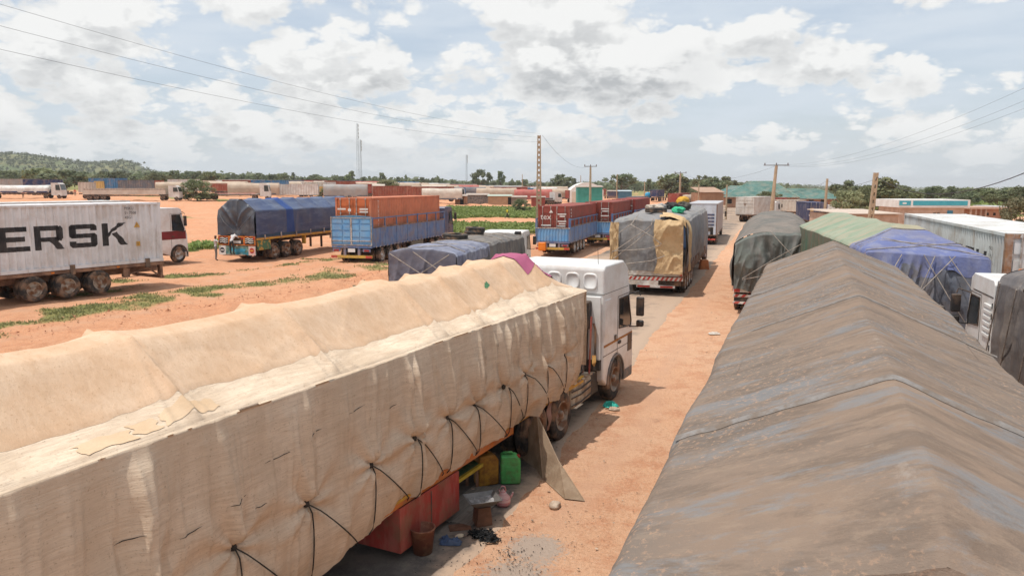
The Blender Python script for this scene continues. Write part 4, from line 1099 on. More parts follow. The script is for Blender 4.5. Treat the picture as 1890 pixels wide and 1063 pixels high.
# ================================================================== the dark tarpaulin trailer on the right
def m_brown():
    m = bpy.data.materials.new('weathered_brown_tarpaulin'); m.use_nodes = True
    t = NT(m.node_tree); b = m.node_tree.nodes['Principled BSDF']; co = t.n('ShaderNodeTexCoord').outputs['Object']
    big = t.noise(t.scalev(co, (.5, .35, .5)), 1.0, 5, .6); st = t.noise(t.scalev(co, (1.3, 4.2, 2.0)), 1.0, 8, .74); st2 = t.noise(t.scalev(co, (4.5, 13., 5.)), 1.0, 6, .75)
    sp = t.noise(co, 26.0, 6, .75); bl = t.noise(t.scalev(co, (.9, 2.6, 1.2)), 1.0, 8, .74)
    col = t.mix(t.ramp(big, .35, .65), (0.255, 0.185, 0.138), (0.185, 0.152, 0.128))
    col = t.mix(t.math('MULTIPLY', t.ramp(st, .46, .60), .50), col, (0.125, 0.098, 0.08))
    col = t.mix(t.math('MULTIPLY', t.ramp(st2, .50, .62), .35), col, (0.31, 0.235, 0.175))
    col = t.mix(t.math('MULTIPLY', t.ramp(bl, .50, .62), .62), col, (0.205, 0.22, 0.235))
    col = t.mix(t.math('MULTIPLY', t.math('MULTIPLY', t.ramp(sp, .53, .64), t.ramp(big, .42, .58)), .75), col, (0.42, 0.27, 0.18))
    col = t.mix(t.math('MULTIPLY', t.ramp(t.noise(t.scalev(co, (1.2, .8, 1)), 1.4, 8, .72), .62, .70), .35), col, (0.40, 0.36, 0.32))
    t.put(b.inputs['Base Color'], col); b.inputs['Roughness'].default_value = .92; b.inputs['Specular IOR Level'].default_value = .12
    bp = t.n('ShaderNodeBump'); bp.inputs['Strength'].default_value = .5; bp.inputs['Distance'].default_value = .03
    t.put(bp.inputs['Height'], t.math('ADD', t.math('MULTIPLY', sp, .35), t.math('ADD', st, st2))); t.put(b.inputs['Normal'], bp.outputs[0])
    MATS['weathered_brown_tarpaulin'] = m; return m
M_tB = m_brown()
M_pale = mat('pale_scuff', (.50, .47, .43), (.42, .40, .38), 5, .9)
B = vehicle('tarpaulin_trailer', 'long trailer under weathered brown ridged tarpaulin, nearest on the right', 'trailer', (2.75, 2.2), 21.13, 2.51, 0.0)
B_EAVE, B_RIDGE, B_L = 3.60, 4.13, 13.84
B_CR = np.sort(np.concatenate([np.array([.9, 2.05, 3.0, 3.95, 4.75, 5.55, 6.3, 7.1, 7.9, 8.6, 9.4, 10.2, 11.0, 11.9, 12.8])]))
def B_top(y, t):
    y = np.asarray(y, float); t = np.asarray(t, float)
    x = t * 1.28; a = np.abs(t - .02 - .012 * vn(y * .7, y * 0, seed=2))
    z = B_EAVE + (B_RIDGE - B_EAVE) * (1 - np.clip(a, 0, 1)) - .008 * np.exp(-(a / .03) ** 2)
    z = z - .02 * np.sin(np.clip(a, 0, 1) * PI) * (.5 + .5 * np.sin(y * 2 * PI / 1.15))      # cloth sinks a little between the bows
    ys = y + .16 * x * (t > 0) - .08 * x * (t < 0) + .05 * fbm(x * 1.1, y * .5, seed=4)
    for i, c in enumerate(B_CR):
        wv = .030 + .02 * (i % 3 == 0); am = .009 + .006 * math.sin(i * 2.3)
        if i in (1, 6): wv, am = .085, .030
        z = z + am * np.exp(-np.abs((ys - c) / wv) ** 2.2) * (.6 + .4 * vn(x * 1.3 + i, i * 1.0, seed=8)) - am * .5 * np.exp(-(((ys - c) + wv * 1.8) / (wv * 1.1)) ** 2)
    z = z + .006 * fbm(ys * 1.6, x * .6, seed=12) + .003 * fbm(ys * 6.5, x * 1.3, seed=18)
    z = z - .016 * np.clip(ridged(ys * .75, x * .22, seed=81), 0, 1) ** 12 + .009 * np.clip(ridged(ys * 1.4 + 3, x * .28, seed=84), 0, 1) ** 8 - .005 * np.clip(ridged(ys * 3.0, x * .5, seed=87), 0, 1) ** 7
    z = z - .22 * np.clip(1 - y / .55, 0, 1) ** 2 * np.clip(1.1 - a, 0, 1) + .03 * fbm(y * .4, y * 0, seed=6)
    return z + .05 * sstep(1.5, 8, y)
def B_sidef(Y, Z, D_):
    off = .06 * np.sin(D_ * PI) + .05 * np.clip(D_ * 2, 0, 1) * np.clip(ridged(Y * 1.5 + .2 * D_, D_ * .3, 3), 0, 1) ** 3 + .03 * fbm(Y * 1.1, Z * 1.1, seed=6) * np.clip(D_ * 5, 0, 1)
    return off
X, Y, Z = tarp_shell(B_L, 2.56, B_EAVE, 1.25, B_top, 640, 30, 190, seed=4, sidef=B_sidef, wr_top=(0, 1), pleat=(.05, 1.5), round_=.05)
X = X + .035 * fbm(Y * .8, Y * 0, seed=44) * (np.abs(X) > 1.0)
link('tarpaulin', grid_mesh('tarpaulin', X, Y, Z), M_tB, B)
def B_rear(T_, D_):
    return .10 * D_ + .05 * np.clip(D_ * 3, 0, 1) * ridged(T_ * 2.5 + .4 * D_, D_, 5) + .16 * np.exp(-((T_ - .05 - .1 * D_) / .05) ** 2) * np.clip(D_ * 8, 0, 1) - .05 * np.exp(-((T_ - .17 - .1 * D_) / .06) ** 2)
Xf, Yf, Zf = end_flap(2.54, lambda t: B_top(np.full(t.shape, .0), t) - .05 * np.clip(1 - (1 - np.abs(t)) / .05, 0, 1) ** 2, 1.3, 140, 70, 0.0, disp=B_rear)
link('rear_flap', grid_mesh('rear_flap', Xf, Yf, Zf), M_tB, B)
Xf, Yf, Zf = end_flap(2.54, lambda t: B_top(np.full(t.shape, B_L), t), 1.3, 60, 40, B_L, seed=8, amp=.05, sgn=1)
link('front_flap', grid_mesh('front_flap', Xf, Yf, Zf), M_tB, B)
def B_patch(y0, y1, t0, t1, m, lift=.012, seed=1, name='patch', ny=40, nt=40):
    n = np.random.default_rng(seed)
    a, b = np.meshgrid(np.linspace(-1, 1, ny), np.linspace(-1, 1, nt), indexing='ij')
    yv = (y0 + y1) / 2 + a * (y1 - y0) / 2; tv = (t0 + t1) / 2 + b * (t1 - t0) / 2
    link(name, grid_mesh(name, tv * 1.28, yv, B_top(yv, tv) + lift), m, B)
M_seam = tarp_mat('blue_grey_seam', (.185, .165, .15), (.255, .24, .23), scale=7, dirt=((.17, .13, .10), .8, 8))
for y_, w_ in ((2.02, .075), (5.5, .04), (8.62, .04), (11.9, .04)):
    for t0, t1 in ((-.985, .021), (.019, .985)):
        a, b = np.meshgrid(np.linspace(0, 1, 8), np.linspace(t0, t1, 90), indexing='ij')
        yv = y_ + (a - .5) * w_ - .16 * b * 1.28 * (b > 0) + .08 * b * 1.28 * (b < 0) + .012 * vn(b * 9, a * 0, seed=int(y_ * 7))
        link('seam', grid_mesh('seam', b * 1.28, yv, B_top(yv, b) + .004 + .010 * np.sin(a * PI)), M_seam, B)
chassis(B, 13.6, 2.4, 1.2, (1.5, 2.8, 4.1), r=.5, seg=20)
# ================================================================== trucks in the middle distance
def stripes(root, name, x0, x1, y, z0, z1, n, ma, mb_, lean=.10, sgn=-1):
    """red and white slanted bars on a tail board: a backing and one bar per stripe"""
    back = MB().b2(x0, x1, y - .01, y + .01, z0, z1).build(name, mb_, root)
    w_ = (x1 - x0) / n
    for i in range(n):
        a = x0 + i * w_
        pts = [(a + .02, z0 + .004), (a + .02 + w_ * .5, z0 + .004), (min(a + .02 + w_ * .5 + lean, x1 - .003), z1 - .004), (min(a + .02 + lean, x1 - .01), z1 - .004)]
        m = MB(); m.add([(p[0], y + sgn * .014, p[1]) for p in pts], [(0, 1, 2, 3)]); m.build('stripe', ma, back)
M_stred = mat('stripe_red', (.55, .045, .04), (.42, .05, .04), 5, .6, dirt=(DUST, .35, 4))
M_stwhite = mat('stripe_white', (.72, .70, .66), (.60, .56, .50), 5, .6, dirt=(DUST, .35, 3))
M_rustred = mat('rust_red_paint', (.31, .068, .05), (.25, .056, .042), .9, .6, dirt=((.16, .07, .05), .5, 1.5), streak=((.30, .11, .08), .5, (4, 4, .5), .55))
M_orangec = mat('orange_brown_paint', (.60, .21, .11), (.53, .18, .095), .8, .6, dirt=((.33, .13, .075), .4, 1.4), streak=((.50, .22, .13), .4, (4, 4, .5), .56))
M_orangedoor = mat('orange_door_paint', (.56, .16, .06), (.48, .14, .055), .8, .6, dirt=((.28, .10, .05), .4, 1.6))
M_maersk = mat('grey_container_paint', (.76, .76, .78), (.70, .70, .715), .9, .6, dirt=((.46, .38, .32), .4, .8), streak=((.36, .26, .20), .5, (6, 6, .6), .60))
M_wcont = mat('pale_container_paint', (.62, .63, .62), (.54, .55, .54), .9, .55, dirt=((.40, .30, .22), .35, .9), streak=((.36, .22, .13), .45, (6, 6, .6), .60))
M_ink = mat('black_lettering', (.030, .030, .033), (.06, .055, .055), 3, .7)
M_inkw = mat('white_lettering', (.75, .74, .70), (.65, .62, .58), 6, .7)
M_bed = mat('brown_bed_steel', (.16, .09, .06), (.24, .14, .10), 2, .75, dirt=(DUST, .5, 2))

# ------------------------------------------------------------------ grey container trailer on the far left
def maersk(rr, h_, zg):
    C = vehicle('container_trailer', 'grey container lettered in black on a three axle trailer at the left edge', 'container truck', rr, h_, 2.44, zg)
    L_ = 12.19; zd = 1.20
    container(C, L_, 2.72, 2.44, 0, 0, zd, M_maersk, doors='front', per=.30, dep=.075)
    # read from the near end to the far end on the right wall
    paint_letters(C, 'lettering', 'MAERSK', 2.35, 1.17, .21, zd + .87, .98, 1.22, 0, L_, M_ink, per=.30, dep=.075)
    for i, s_ in enumerate(('MSKU', '51 7508', '45G1')):
        text_mesh(s_, .17, M_ink, C, (1.227, 10.45, zd + 2.42 - i * .20), (PI / 2, 0, PI / 2), align='LEFT', name='container_number')
    tri = MB(); tri.add([(1.226, 10.85, zd + 1.62), (1.226, 11.15, zd + 1.62), (1.226, 11.0, zd + 1.88)], [(0, 1, 2)]); tri.build('warning_triangle', M_yellow, C)
    text_mesh('!', .2, M_ink, C, (1.230, 11.0, zd + 1.64), (PI / 2, 0, PI / 2), name='warning_mark')
    MB().b2(1.222, 1.228, 10.92, 11.10, zd + .78, zd + .98).build('yellow_label', M_yellow, C)
    text_mesh('S', .14, M_ink, C, (1.231, 11.0, zd + .82), (PI / 2, 0, PI / 2), name='label_mark')
    # skeletal trailer: axles at its tail, which is the far end here
    for sd in (1, -1): MB().b2(sd * .40, sd * .55, -.3, L_ + .1, zd - .50, zd - .16).build('chassis_beam', M_bed, C)
    for sd in (1, -1): MB().b2(sd * 1.08, sd * 1.20, -.2, L_ + .05, zd - .16, zd - .02).build('side_rail', M_bed, C)
    for y_ in (.2, 3.2, 6.2, 9.2, 11.9): MB().b2(-1.08, 1.08, y_ - .08, y_ + .08, zd - .17, zd - .03).build('cross_member', M_bed, C)
    for y_ in (6.40, 7.75, 9.10): axle_at(C, y_, 2.62, .52, .30, True, 36, M_rim, 0.0, 0.0)
    for y_ in (8.0, 11.4):
        MB().b2(1.205, 1.27, y_ - .10, y_ + .10, zd - .22, zd + .18).build('twist_lock', M_steel, C)
    MB().b2(-1.15, 1.15, L_ - .06, L_ + .06, .38, .52).build('rear_bumper', M_bed, C)
    for sd in (1, -1):
        MB().b2(sd * .95, sd * 1.12, L_ - 1.9, L_ - 1.6, .62, zd - .17).build('bracket', M_bed, C)
        MB().tube([(sd * 1.05, L_ - 1.6, .72), (sd * 1.05, L_ - .7, .92), (sd * 1.05, L_ - .05, .48)], .035, 6).build('bumper_arm', M_bed, C)
        MB().b2(sd * .9, sd * 1.15, L_ - .12, L_ + .0, .40, zd - .17).build('bumper_post', M_bed, C)
    MB().tube([(1.15, L_ - 2.3, .60), (1.15, L_ - .3, .62)], .02, 6).build('side_guard', M_bed, C)
    for y_ in (4.9, 7.2, 10.0): MB().box((1.215, y_, zd - .09), (.03, .12, .06)).build('marker_lamp', M_orange, C)
    MB().b2(-.9, .9, 3.5, 5.0, .55, .95).build('spare_wheel_carrier', M_steel, C)
maersk((-22.77, 25.03), 31.83, .62)

# the truck parked beyond it, of which the cab looks out
def truck_behind():
    p = on_ground(318, 487, .60); h_ = 27
    D_ = vehicle('container_truck', 'white cab with burgundy band peeking out behind the grey lettered container', 'container truck', (p[0] - 14.2 * math.sin(R(h_)), p[1] - 14.2 * math.cos(R(h_))), h_, 2.44, .62)
    container(D_, 11.0, 2.6, 2.44, 0, .6, 1.25, M_wcont, detail=False)
    chassis(D_, 13.4, 2.3, 1.22, (2.0, 3.3, 4.6), r=.5, seg=20)
    cab(D_, 13.4, 2.44, 2.0, 3.35, M_white, 14.75, .5, lod=1, zb=.75, high=False, stripe=(mat('burgundy_band', (.22, .03, .035), (.16, .03, .03), 3, .4), 1.45, 1.95), mirror=True)
    axle_at(D_, 14.75, 2.44, .5, .29, False, 28, M_rimw, 0, 0)
    axle_at(D_, 11.9, 2.44, .5, .29, True, 20, M_rim, 0, 0)
truck_behind()

# ------------------------------------------------------------------ blue tarpaulin truck with painted tail
def blue_tarp():
    W_ = 2.75; L_ = 12.5
    E_ = vehicle('blue_tarpaulin_truck', 'truck under dark blue tarpaulin with painted orange and turquoise tail boards', 'truck', tuple(on_ground(475, 485.5, .5)[:2]), 17.5, W_)
    ze, zr = 3.20, 3.92
    bows = np.array([0, 1.9, 3.8, 5.6, 7.5, 9.3, 11.2, 12.5])
    def top(y, t):
        y = np.asarray(y, float); t = np.asarray(t, float); a = np.abs(t)
        i = np.clip(np.searchsorted(bows, y, side='right') - 1, 0, len(bows) - 2); f = np.clip((y - bows[i]) / (bows[i + 1] - bows[i]), 0, 1)
        hip = np.clip((1 - a) / .68, 0, 1)
        z = ze + (zr - ze) * hip - .12 * (4 * f * (1 - f)) ** .8 * np.clip((1 - a) * 3, 0, 1)
        return z + .02 * fbm(y * 1.3, t * 1.5, seed=3) + .02 * ridged(y * .9 + t, t * .7, 5) * np.clip((1 - a) * 5, 0, 1)
    m_ = tarp_mat('blue_tarpaulin', (.052, .075, .155), (.075, .105, .19), scale=.5, rough=.45, bump=.2, bscale=6, streak=((.16, .20, .28), .45, (2, .6, 3), .55), dirt=((.13, .13, .15), .4, .8), spec=.4)
    X, Y, Z = tarp_shell(L_, W_ + .02, ze, 1.66, top, 220, 28, 60, seed=7, pleat=(.07, .75), wr=(.03, .8), bulge=.02, round_=.04)
    link('tarpaulin', grid_mesh('tarpaulin', X, Y, Z), m_, E_)
    # a brighter blue strip sewn in
    s0 = int(220 * 3.35 / L_); s1 = int(220 * 4.15 / L_); nn = X.shape[1]
    link('bright_strip', grid_mesh('bright_strip', X[s0:s1, 28:] + .006, Y[s0:s1, 28:], Z[s0:s1, 28:] + .008), tarp_mat('bright_blue_tarpaulin', (.035, .075, .23), (.055, .10, .26), scale=1.0, rough=.5), E_)
    m2 = tarp_mat('black_tarpaulin', (.055, .062, .082), (.085, .095, .118), scale=.8, rough=.42, bump=.2, bscale=6, dirt=((.16, .14, .12), .4, 1.2), spec=.4)
    def disp(T_, D_):
        r = np.hypot(T_ * 1.0, (D_ - .72) * 1.1)
        v = .14 * np.exp(-((np.abs(T_) - .75 * (1 - D_ / .75)) / .09) ** 2) * (D_ < .85)       # creases from the corners to the gathering
        v = v + .10 * ridged(T_ * 3.2, D_ * .4, 6) * np.exp(-(T_ / .55) ** 2) * np.clip(1 - D_, 0, 1)
        return .10 * np.clip(D_ * 3, 0, 1) + v - .22 * np.exp(-(r / .22) ** 2) + .04 * fbm(T_ * 3, D_ * 3, seed=9) + .05 * np.clip(D_ - .6, 0, 1) * ridged(T_ * 2.4, D_, 11)
    Xf, Yf, Zf = end_flap(W_, lambda t: top(np.full(t.shape, 0.), t), 1.55, 110, 80, 0.0, disp=disp, zbf=lambda t: 1.58 + .10 * np.abs(vn(t * 3, t * 0, seed=3)))
    link('rear_flap', grid_mesh('rear_flap', Xf, Yf, Zf), m2, E_)
    for sd in (1, -1):
        MB().tube([(sd * W_ * .49, -.02, 3.1), (sd * .75, -.28, 2.45), (sd * .22, -.16, 1.95)], .03, 6).build('rope', m2, E_)
    chassis(E_, L_, 2.6, 1.46, (2.05, 3.40, 4.75), r=.54, rail=M_yellow, seg=28)
    M_dd = mat('dark_blue_board', (.03, .07, .12), (.05, .09, .14), 3, .6)
    for sd in (1, -1):
        MB().b2(sd * (W_ / 2 - .06), sd * (W_ / 2 - .015), .1, L_, 1.48, 1.70).build('side_board', M_dd, E_)
        for y_ in np.arange(.9, L_, 1.75): MB().b2(sd * (W_ / 2 - .01), sd * (W_ / 2 + .03), y_ - .05, y_ + .05, 1.40, 1.74).build('stake', M_rimw, E_)
        MB().b2(sd * (W_ / 2 - .1), sd * (W_ / 2 - .02), .15, 1.5, .70, 1.30).build('tool_locker', mat('painted_locker', (.50, .30, .07), (.08, .18, .10), 2.4, .6, lo=.5, hi=.52), E_, bevel=.01)
        MB().b2(sd * 1.0, sd * 1.25, 5.6, 5.75, .75, 1.35).build('bracket', M_yellow, E_)
    hw = W_ / 2
    MB().b2(-hw, hw, -.10, .02, 1.02, 1.60).build('tail_board', mat('tail_black', (.05, .045, .04), (.10, .06, .04), 4, .6), E_)
    m_or = mat('tail_orange', (.66, .26, .05), (.60, .12, .03), 6, .55, dirt=((.1, .06, .04), .4, 6))
    for (a, b, c, d) in ((-hw, hw, 1.52, 1.60), (-hw, hw, 1.02, 1.07), (-.62, -.50, 1.07, 1.52), (.50, .62, 1.07, 1.52), (-hw, -hw + .06, 1.07, 1.52), (hw - .06, hw, 1.07, 1.52)):
        MB().b2(a, b, -.125, -.10, c, d).build('tail_trim', m_or, E_)
    for x_ in (-.95, .95):
        for k in range(3): 
            MB().tube([(x_ - .30, -.13, 1.18 + k * .12), (x_ - .1, -.13, 1.24 + k * .12), (x_ + .1, -.13, 1.16 + k * .12), (x_ + .30, -.13, 1.22 + k * .12)], .022, 6).build('painted_wave', M_plate, E_)
    MB().b2(-.30, .30, -.13, -.10, 1.14, 1.30).build('number_plate', M_plate, E_)
    for x_ in (-.42, .42, -1.28, 1.28): MB().lathe([(.07, -.14), (.05, -.15), (.001, -.15)], c=(x_, 0, 1.45), axis='y', seg=12, closed=False).build('tail_lamp', M_red, E_)
    # painted mud board
    mud = MB(); n = 24
    MB().b2(-hw, hw, -.10, -.07, .40, .98).build('mud_board', mat('turquoise_painted_board', (.05, .24, .30), (.28, .40, .36), 2.6, .6, lo=.42, hi=.58, dirt=((.10, .14, .07), .8, 3)), E_)
    for x_, c_ in ((-1.10, (.05, .05, .06)), (1.10, (.45, .06, .05))):
        MB().b2(x_ - .25, x_ + .25, -.115, -.10, .40, .98).build('painted_square', M_plate if x_ < 0 else mat('pink_square', (.66, .42, .40), (.6, .5, .46), 4), E_)
        MB().lathe([(.17, -.12), (.001, -.121)], c=(x_, 0, .70), axis='y', seg=24, closed=False).build('painted_disc', mat('disc%d' % (x_ > 0), c_), E_)
        MB().b2(x_ - .12, x_ + .12, -.128, -.1235, .66, .73).build('disc_bar', M_plate if x_ < 0 else M_yellow, E_)
    lm = MB(); lm.add([(-.6, -.105, .80), (-.3, -.105, .86), (0, -.105, .78), (.35, -.105, .84), (.7, -.105, .76), (.5, -.105, .62), (0, -.105, .56), (-.45, -.105, .66)], [tuple(range(8))]); lm.build('painted_lake', mat('lake_blue', (.05, .28, .42), (.10, .38, .5), 5, .6), E_)
    MB().b2(-.7, .7, -.62, -.11, .40, .44).build('rear_step', M_bed, E_)
    # cab hidden ahead
    cab(E_, L_ + .5, 2.5, 1.9, 2.9, M_navy, L_ + 1.75, .52, lod=0, high=False)
    axle_at(E_, L_ + 1.75, 2.5, .52, .29, False, 16, M_rim, 0, 0)
    return E_
truckE = blue_tarp()

# ------------------------------------------------------------------ stake-sided blue trailers carrying containers
def blue_box_trailer(name, label, px_, py_, zg, h_, W_, L_, z_tail, ztop_c, m_cont, m_door, z_gate, code, gate_style, seg=24, cabm=None, cablab=True, axn=(1.5, 2.8, 4.1), zg_root=None, panel_n=7, far=False):
    T_ = vehicle(name, label, 'container truck', tuple(on_ground(px_, py_, zg)[:2]), h_, W_, zg)
    hw = W_ / 2; zd = z_tail
    chassis(T_, L_, W_ - .1, zd, axn, r=.5, m=M_bluep if not far else M_navy, rail=M_bluep, seg=seg, rim=M_rimw, guard=not far)
    ch = 2.55; container(T_, 12.0 if L_ > 12.2 else L_ - .35, ch, 2.40, 0, .25, ztop_c - ch, m_cont, m_door, detail=True)
    # side boards: lower panels between stakes, a slatted row above
    zs0, zs1 = zd + .03, zd + (z_gate - zd) * .60
    for sd in (1, -1):
        xs = sd * (hw - .02)
        pl = (L_ - .1) / panel_n
        for i in range(panel_n):
            a = .05 + i * pl
            MB().b2(xs - .02, xs + .02, a + .06, a + pl - .06, zs0, zs1).build('side_panel', M_bluep, T_)
            MB().b2(xs - .035, xs + .035, a - .05, a + .05, zd - .05, z_gate - .03).build('stake', M_bluep, T_)
        MB().b2(xs - .035, xs + .035, L_ - .10, L_, zd - .05, z_gate - .03).build('stake', M_bluep, T_)
        for zz in (zs1 + .05, z_gate - .09): MB().b2(xs - .03, xs + .03, .05, L_ - .05, zz - .04, zz + .04).build('side_rail', M_bed if zz < z_gate - .2 else M_bluep, T_)
        for y_ in np.arange(.5, L_, .55): MB().b2(sd * (hw + .0), sd * (hw + .03), y_ - .03, y_ + .03, zd - .17, zd - .07).build('rope_hook', M_rimw, T_)
    # tail gate
    if gate_style == 'panel':
        g = MB().b2(-hw, hw, -.05, .0, zd, z_gate).build('tail_gate', M_bluel, T_)
        n = 14
        pts = [(-hw, z_gate)] + [(-hw + W_ * i / n, z_gate + .10 * math.sin(PI * i / n)) for i in range(n + 1)] + [(hw, z_gate)]
        MB().prism(pts[1:-1], -.06, .01, 'y').build('arched_header', mat('teal_blue_paint', (.06, .22, .36), (.09, .26, .4), 2, .55, dirt=((.3, .28, .27), .4, 2)), T_)
        for sx in (-1, 1):
            for (a, b) in ((.08, .50), (.58, 1.20)):
                for k in range(4):
                    z_a = zd + .06 + k * (z_gate - zd - .08) / 4
                    MB().b2(sx * a * hw / 1.3, sx * b * hw / 1.3, -.085, -.05, z_a + .05, z_a + (z_gate - zd - .08) / 4 - .05).build('gate_panel', M_bluel, g)
            MB().tube([(sx * (hw - .04), -.09, zd), (sx * (hw - .04), -.09, z_gate)], .035, 8).build('gate_bar', M_rimw, g)
        MB().b2(-.05, .05, -.10, -.05, zd, z_gate - .1).build('gate_bar', M_rimw, g)
        for zz in (zd + .02, zd + .28, z_gate - .06): MB().b2(-hw + .06, hw - .06, -.11, -.088, zz - .025, zz + .025).build('gate_rail', M_rimw, g)
    else:
        g = MB(); P_ = corr(W_ - .1, .22, .04); vs_ = []; fs = []
        for (a, d) in P_: vs_ += [(-hw + .05 + a, -.02 - d - .04, zd), (-hw + .05 + a, -.02 - d - .04, z_gate - .75)]
        for i in range(len(P_) - 1): fs.append((2 * i, 2 * i + 2, 2 * i + 3, 2 * i + 1))
        g.add(vs_, fs); g = g.build('tail_gate', M_bluel, T_)
        MB().b2(-hw, hw, -.08, .0, z_gate - .75, z_gate - .68).build('gate_rail', M_rimw, g)
        for sx in (1, -1): MB().b2(sx * (hw - .12), sx * (hw + .03), -.06, .10, zd, z_gate).build('gate_post', M_bluep, T_)
    # tail frame, lights, plate, bumper
    MB().b2(-hw + .05, hw - .05, -.10, .04, zd - .16, zd - .02).build('tail_beam', M_bluep, T_)
    for sx in (1, -1):
        MB().b2(sx * .40, sx * .56, -.08, .04, .55, zd - .16).build('tail_bracket', M_bluep, T_)
        MB().b2(sx * (hw - .62), sx * (hw - .12), -.12, -.06, zd - .40, zd - .22).build('lamp_box', M_bluep, T_)
        MB().box((sx * (hw - .36), -.13, zd - .31), (.34, .02, .10)).build('tail_lamp', M_red, T_)
    MB().b2(-.24, .24, -.12, -.09, zd - .42, zd - .20).build('number_plate', M_plate, T_)
    bp = MB().b2(-hw + .02, hw - .02, -.14, -.04, .42, .58).build('rear_bumper', mat('yellow_bumper', (.60, .40, .08), (.52, .34, .07), 4, .6, dirt=((.4, .3, .2), .4, 4)), T_)
    for sx in (1, -1): MB().b2(sx * (hw - .42), sx * (hw - .02), -.155, -.14, .43, .57).build('reflector', M_stred, bp)
    return T_, zd
Ft, zd = blue_box_trailer('container_lorry', 'blue stake-sided trailer with orange container and light blue panelled tail gate', 689, 489.5, .45, 15.0, 2.78, 12.9, 1.20, 4.12, M_orangec, M_orangedoor, 2.95, 0, 'panel', seg=28, panel_n=7)
for i, ch_ in enumerate('TEX3418'):
    text_mesh(ch_, .30, M_inkw, Ft, (1.208, 1.30, 3.72 - i * .28), (PI / 2, 0, PI / 2), name='container_code')
for sx, z_ in ((.72, 3.42), (.72, 3.25), (-.78, 3.42)): MB().b2(sx - .26, sx + .30, .205, .212, z_ - .05, z_ + .05).build('door_lettering', M_inkw, Ft)
MB().lathe([(.11, .207), (.001, .206)], c=(-.22, 0, 3.36), axis='y', seg=20, closed=False).build('door_badge', M_inkw, Ft)
cab(Ft, 13.3, 2.5, 2.0, 3.20, M_navy, 14.65, .52, lod=1, zb=.75, high=False)
for y_, d_ in ((14.65, False), (11.9, True), (10.6, True)): axle_at(Ft, y_, 2.5, .5, .29, d_, 20, M_rimw, 0, 0)
MB().b2(-.5, .5, 14.0, 14.2, 3.20, 3.30).build('roof_beacon', M_orange, Ft, bevel=.03)
MB().b2(1.15, 1.32, 6.4, 8.6, .55, 1.05).build('side_tarp_bundle', tarp_mat('grey_green_bundle', (.15, .15, .12), (.2, .18, .15), scale=2), Ft, bevel=.06)

Ht, zd = blue_box_trailer('container_lorry', 'blue trailer with rust red container marked tex in white on its doors', 1052, 472, .2, 16.5, 2.6, 12.7, 1.05, 3.62, M_rustred, M_rustred, 2.72, 0, 'low', seg=24, panel_n=8, axn=(2.0, 3.2, 4.4, 5.6))
text_mesh('tex', .62, M_inkw, Ht, (-.60, .19, 2.62), (PI / 2, 0, 0), name='door_lettering')
tr_ = MB(); tr_.add([(-.36, .19, 3.12), (-.04, .19, 3.12), (-.20, .19, 3.34)], [(0, 1, 2)]); tr_.build('door_mark', M_inkw, Ht)
for (a, b, z_) in ((.30, .95, 3.02), (.45, .85, 2.86), (.30, .95, 2.50), (.4, .9, 2.32), (.3, .9, 2.15), (-.95, -.2, 2.2)): MB().b2(a, b, .185, .192, z_ - .045, z_ + .045).build('door_lettering', M_inkw, Ht)
for i in range(4): MB().b2(1.203, 1.209, .62, .80, 3.28 - i * .24, 3.40 - i * .24).build('container_code', M_inkw, Ht)
cab(Ht, 13.1, 2.5, 2.0, 3.0, M_bluep, 14.4, .5, lod=0, high=False); axle_at(Ht, 14.4, 2.5, .5, .29, False, 16, M_rim, 0, 0)
I_, zd = blue_box_trailer('container_lorry', 'second blue trailer with red container, ahead of the one marked tex', 1130, 452, .2, 17.0, 2.55, 12.7, 1.05, 3.70, mat('brick_red_paint', (.24, .055, .04), (.29, .07, .05), .9, .6, dirt=((.2, .1, .07), .4, 1.5)), None, 2.7, 0, 'low', seg=16, panel_n=8, far=True)
for (a, b, z_) in ((.2, .9, 3.1), (.3, .9, 2.9), (-.9, -.2, 3.0), (.2, .9, 2.5)): MB().b2(a, b, .185, .192, z_ - .05, z_ + .05).build('door_lettering', M_inkw, I_)
J_, zd = blue_box_trailer('container_lorry', 'third and farthest blue trailer of the row with red containers', 1172, 437, .2, 17.0, 2.5, 12.7, 1.05, 3.75, mat('dark_red_paint', (.27, .05, .04), (.22, .045, .035), .9, .6), None, 2.7, 0, 'low', seg=12, panel_n=6, far=True)
for (a, b, z_) in ((.2, .9, 3.1), (-.9, -.2, 3.0)): MB().b2(a, b, .185, .192, z_ - .05, z_ + .05).build('door_lettering', M_inkw, J_)

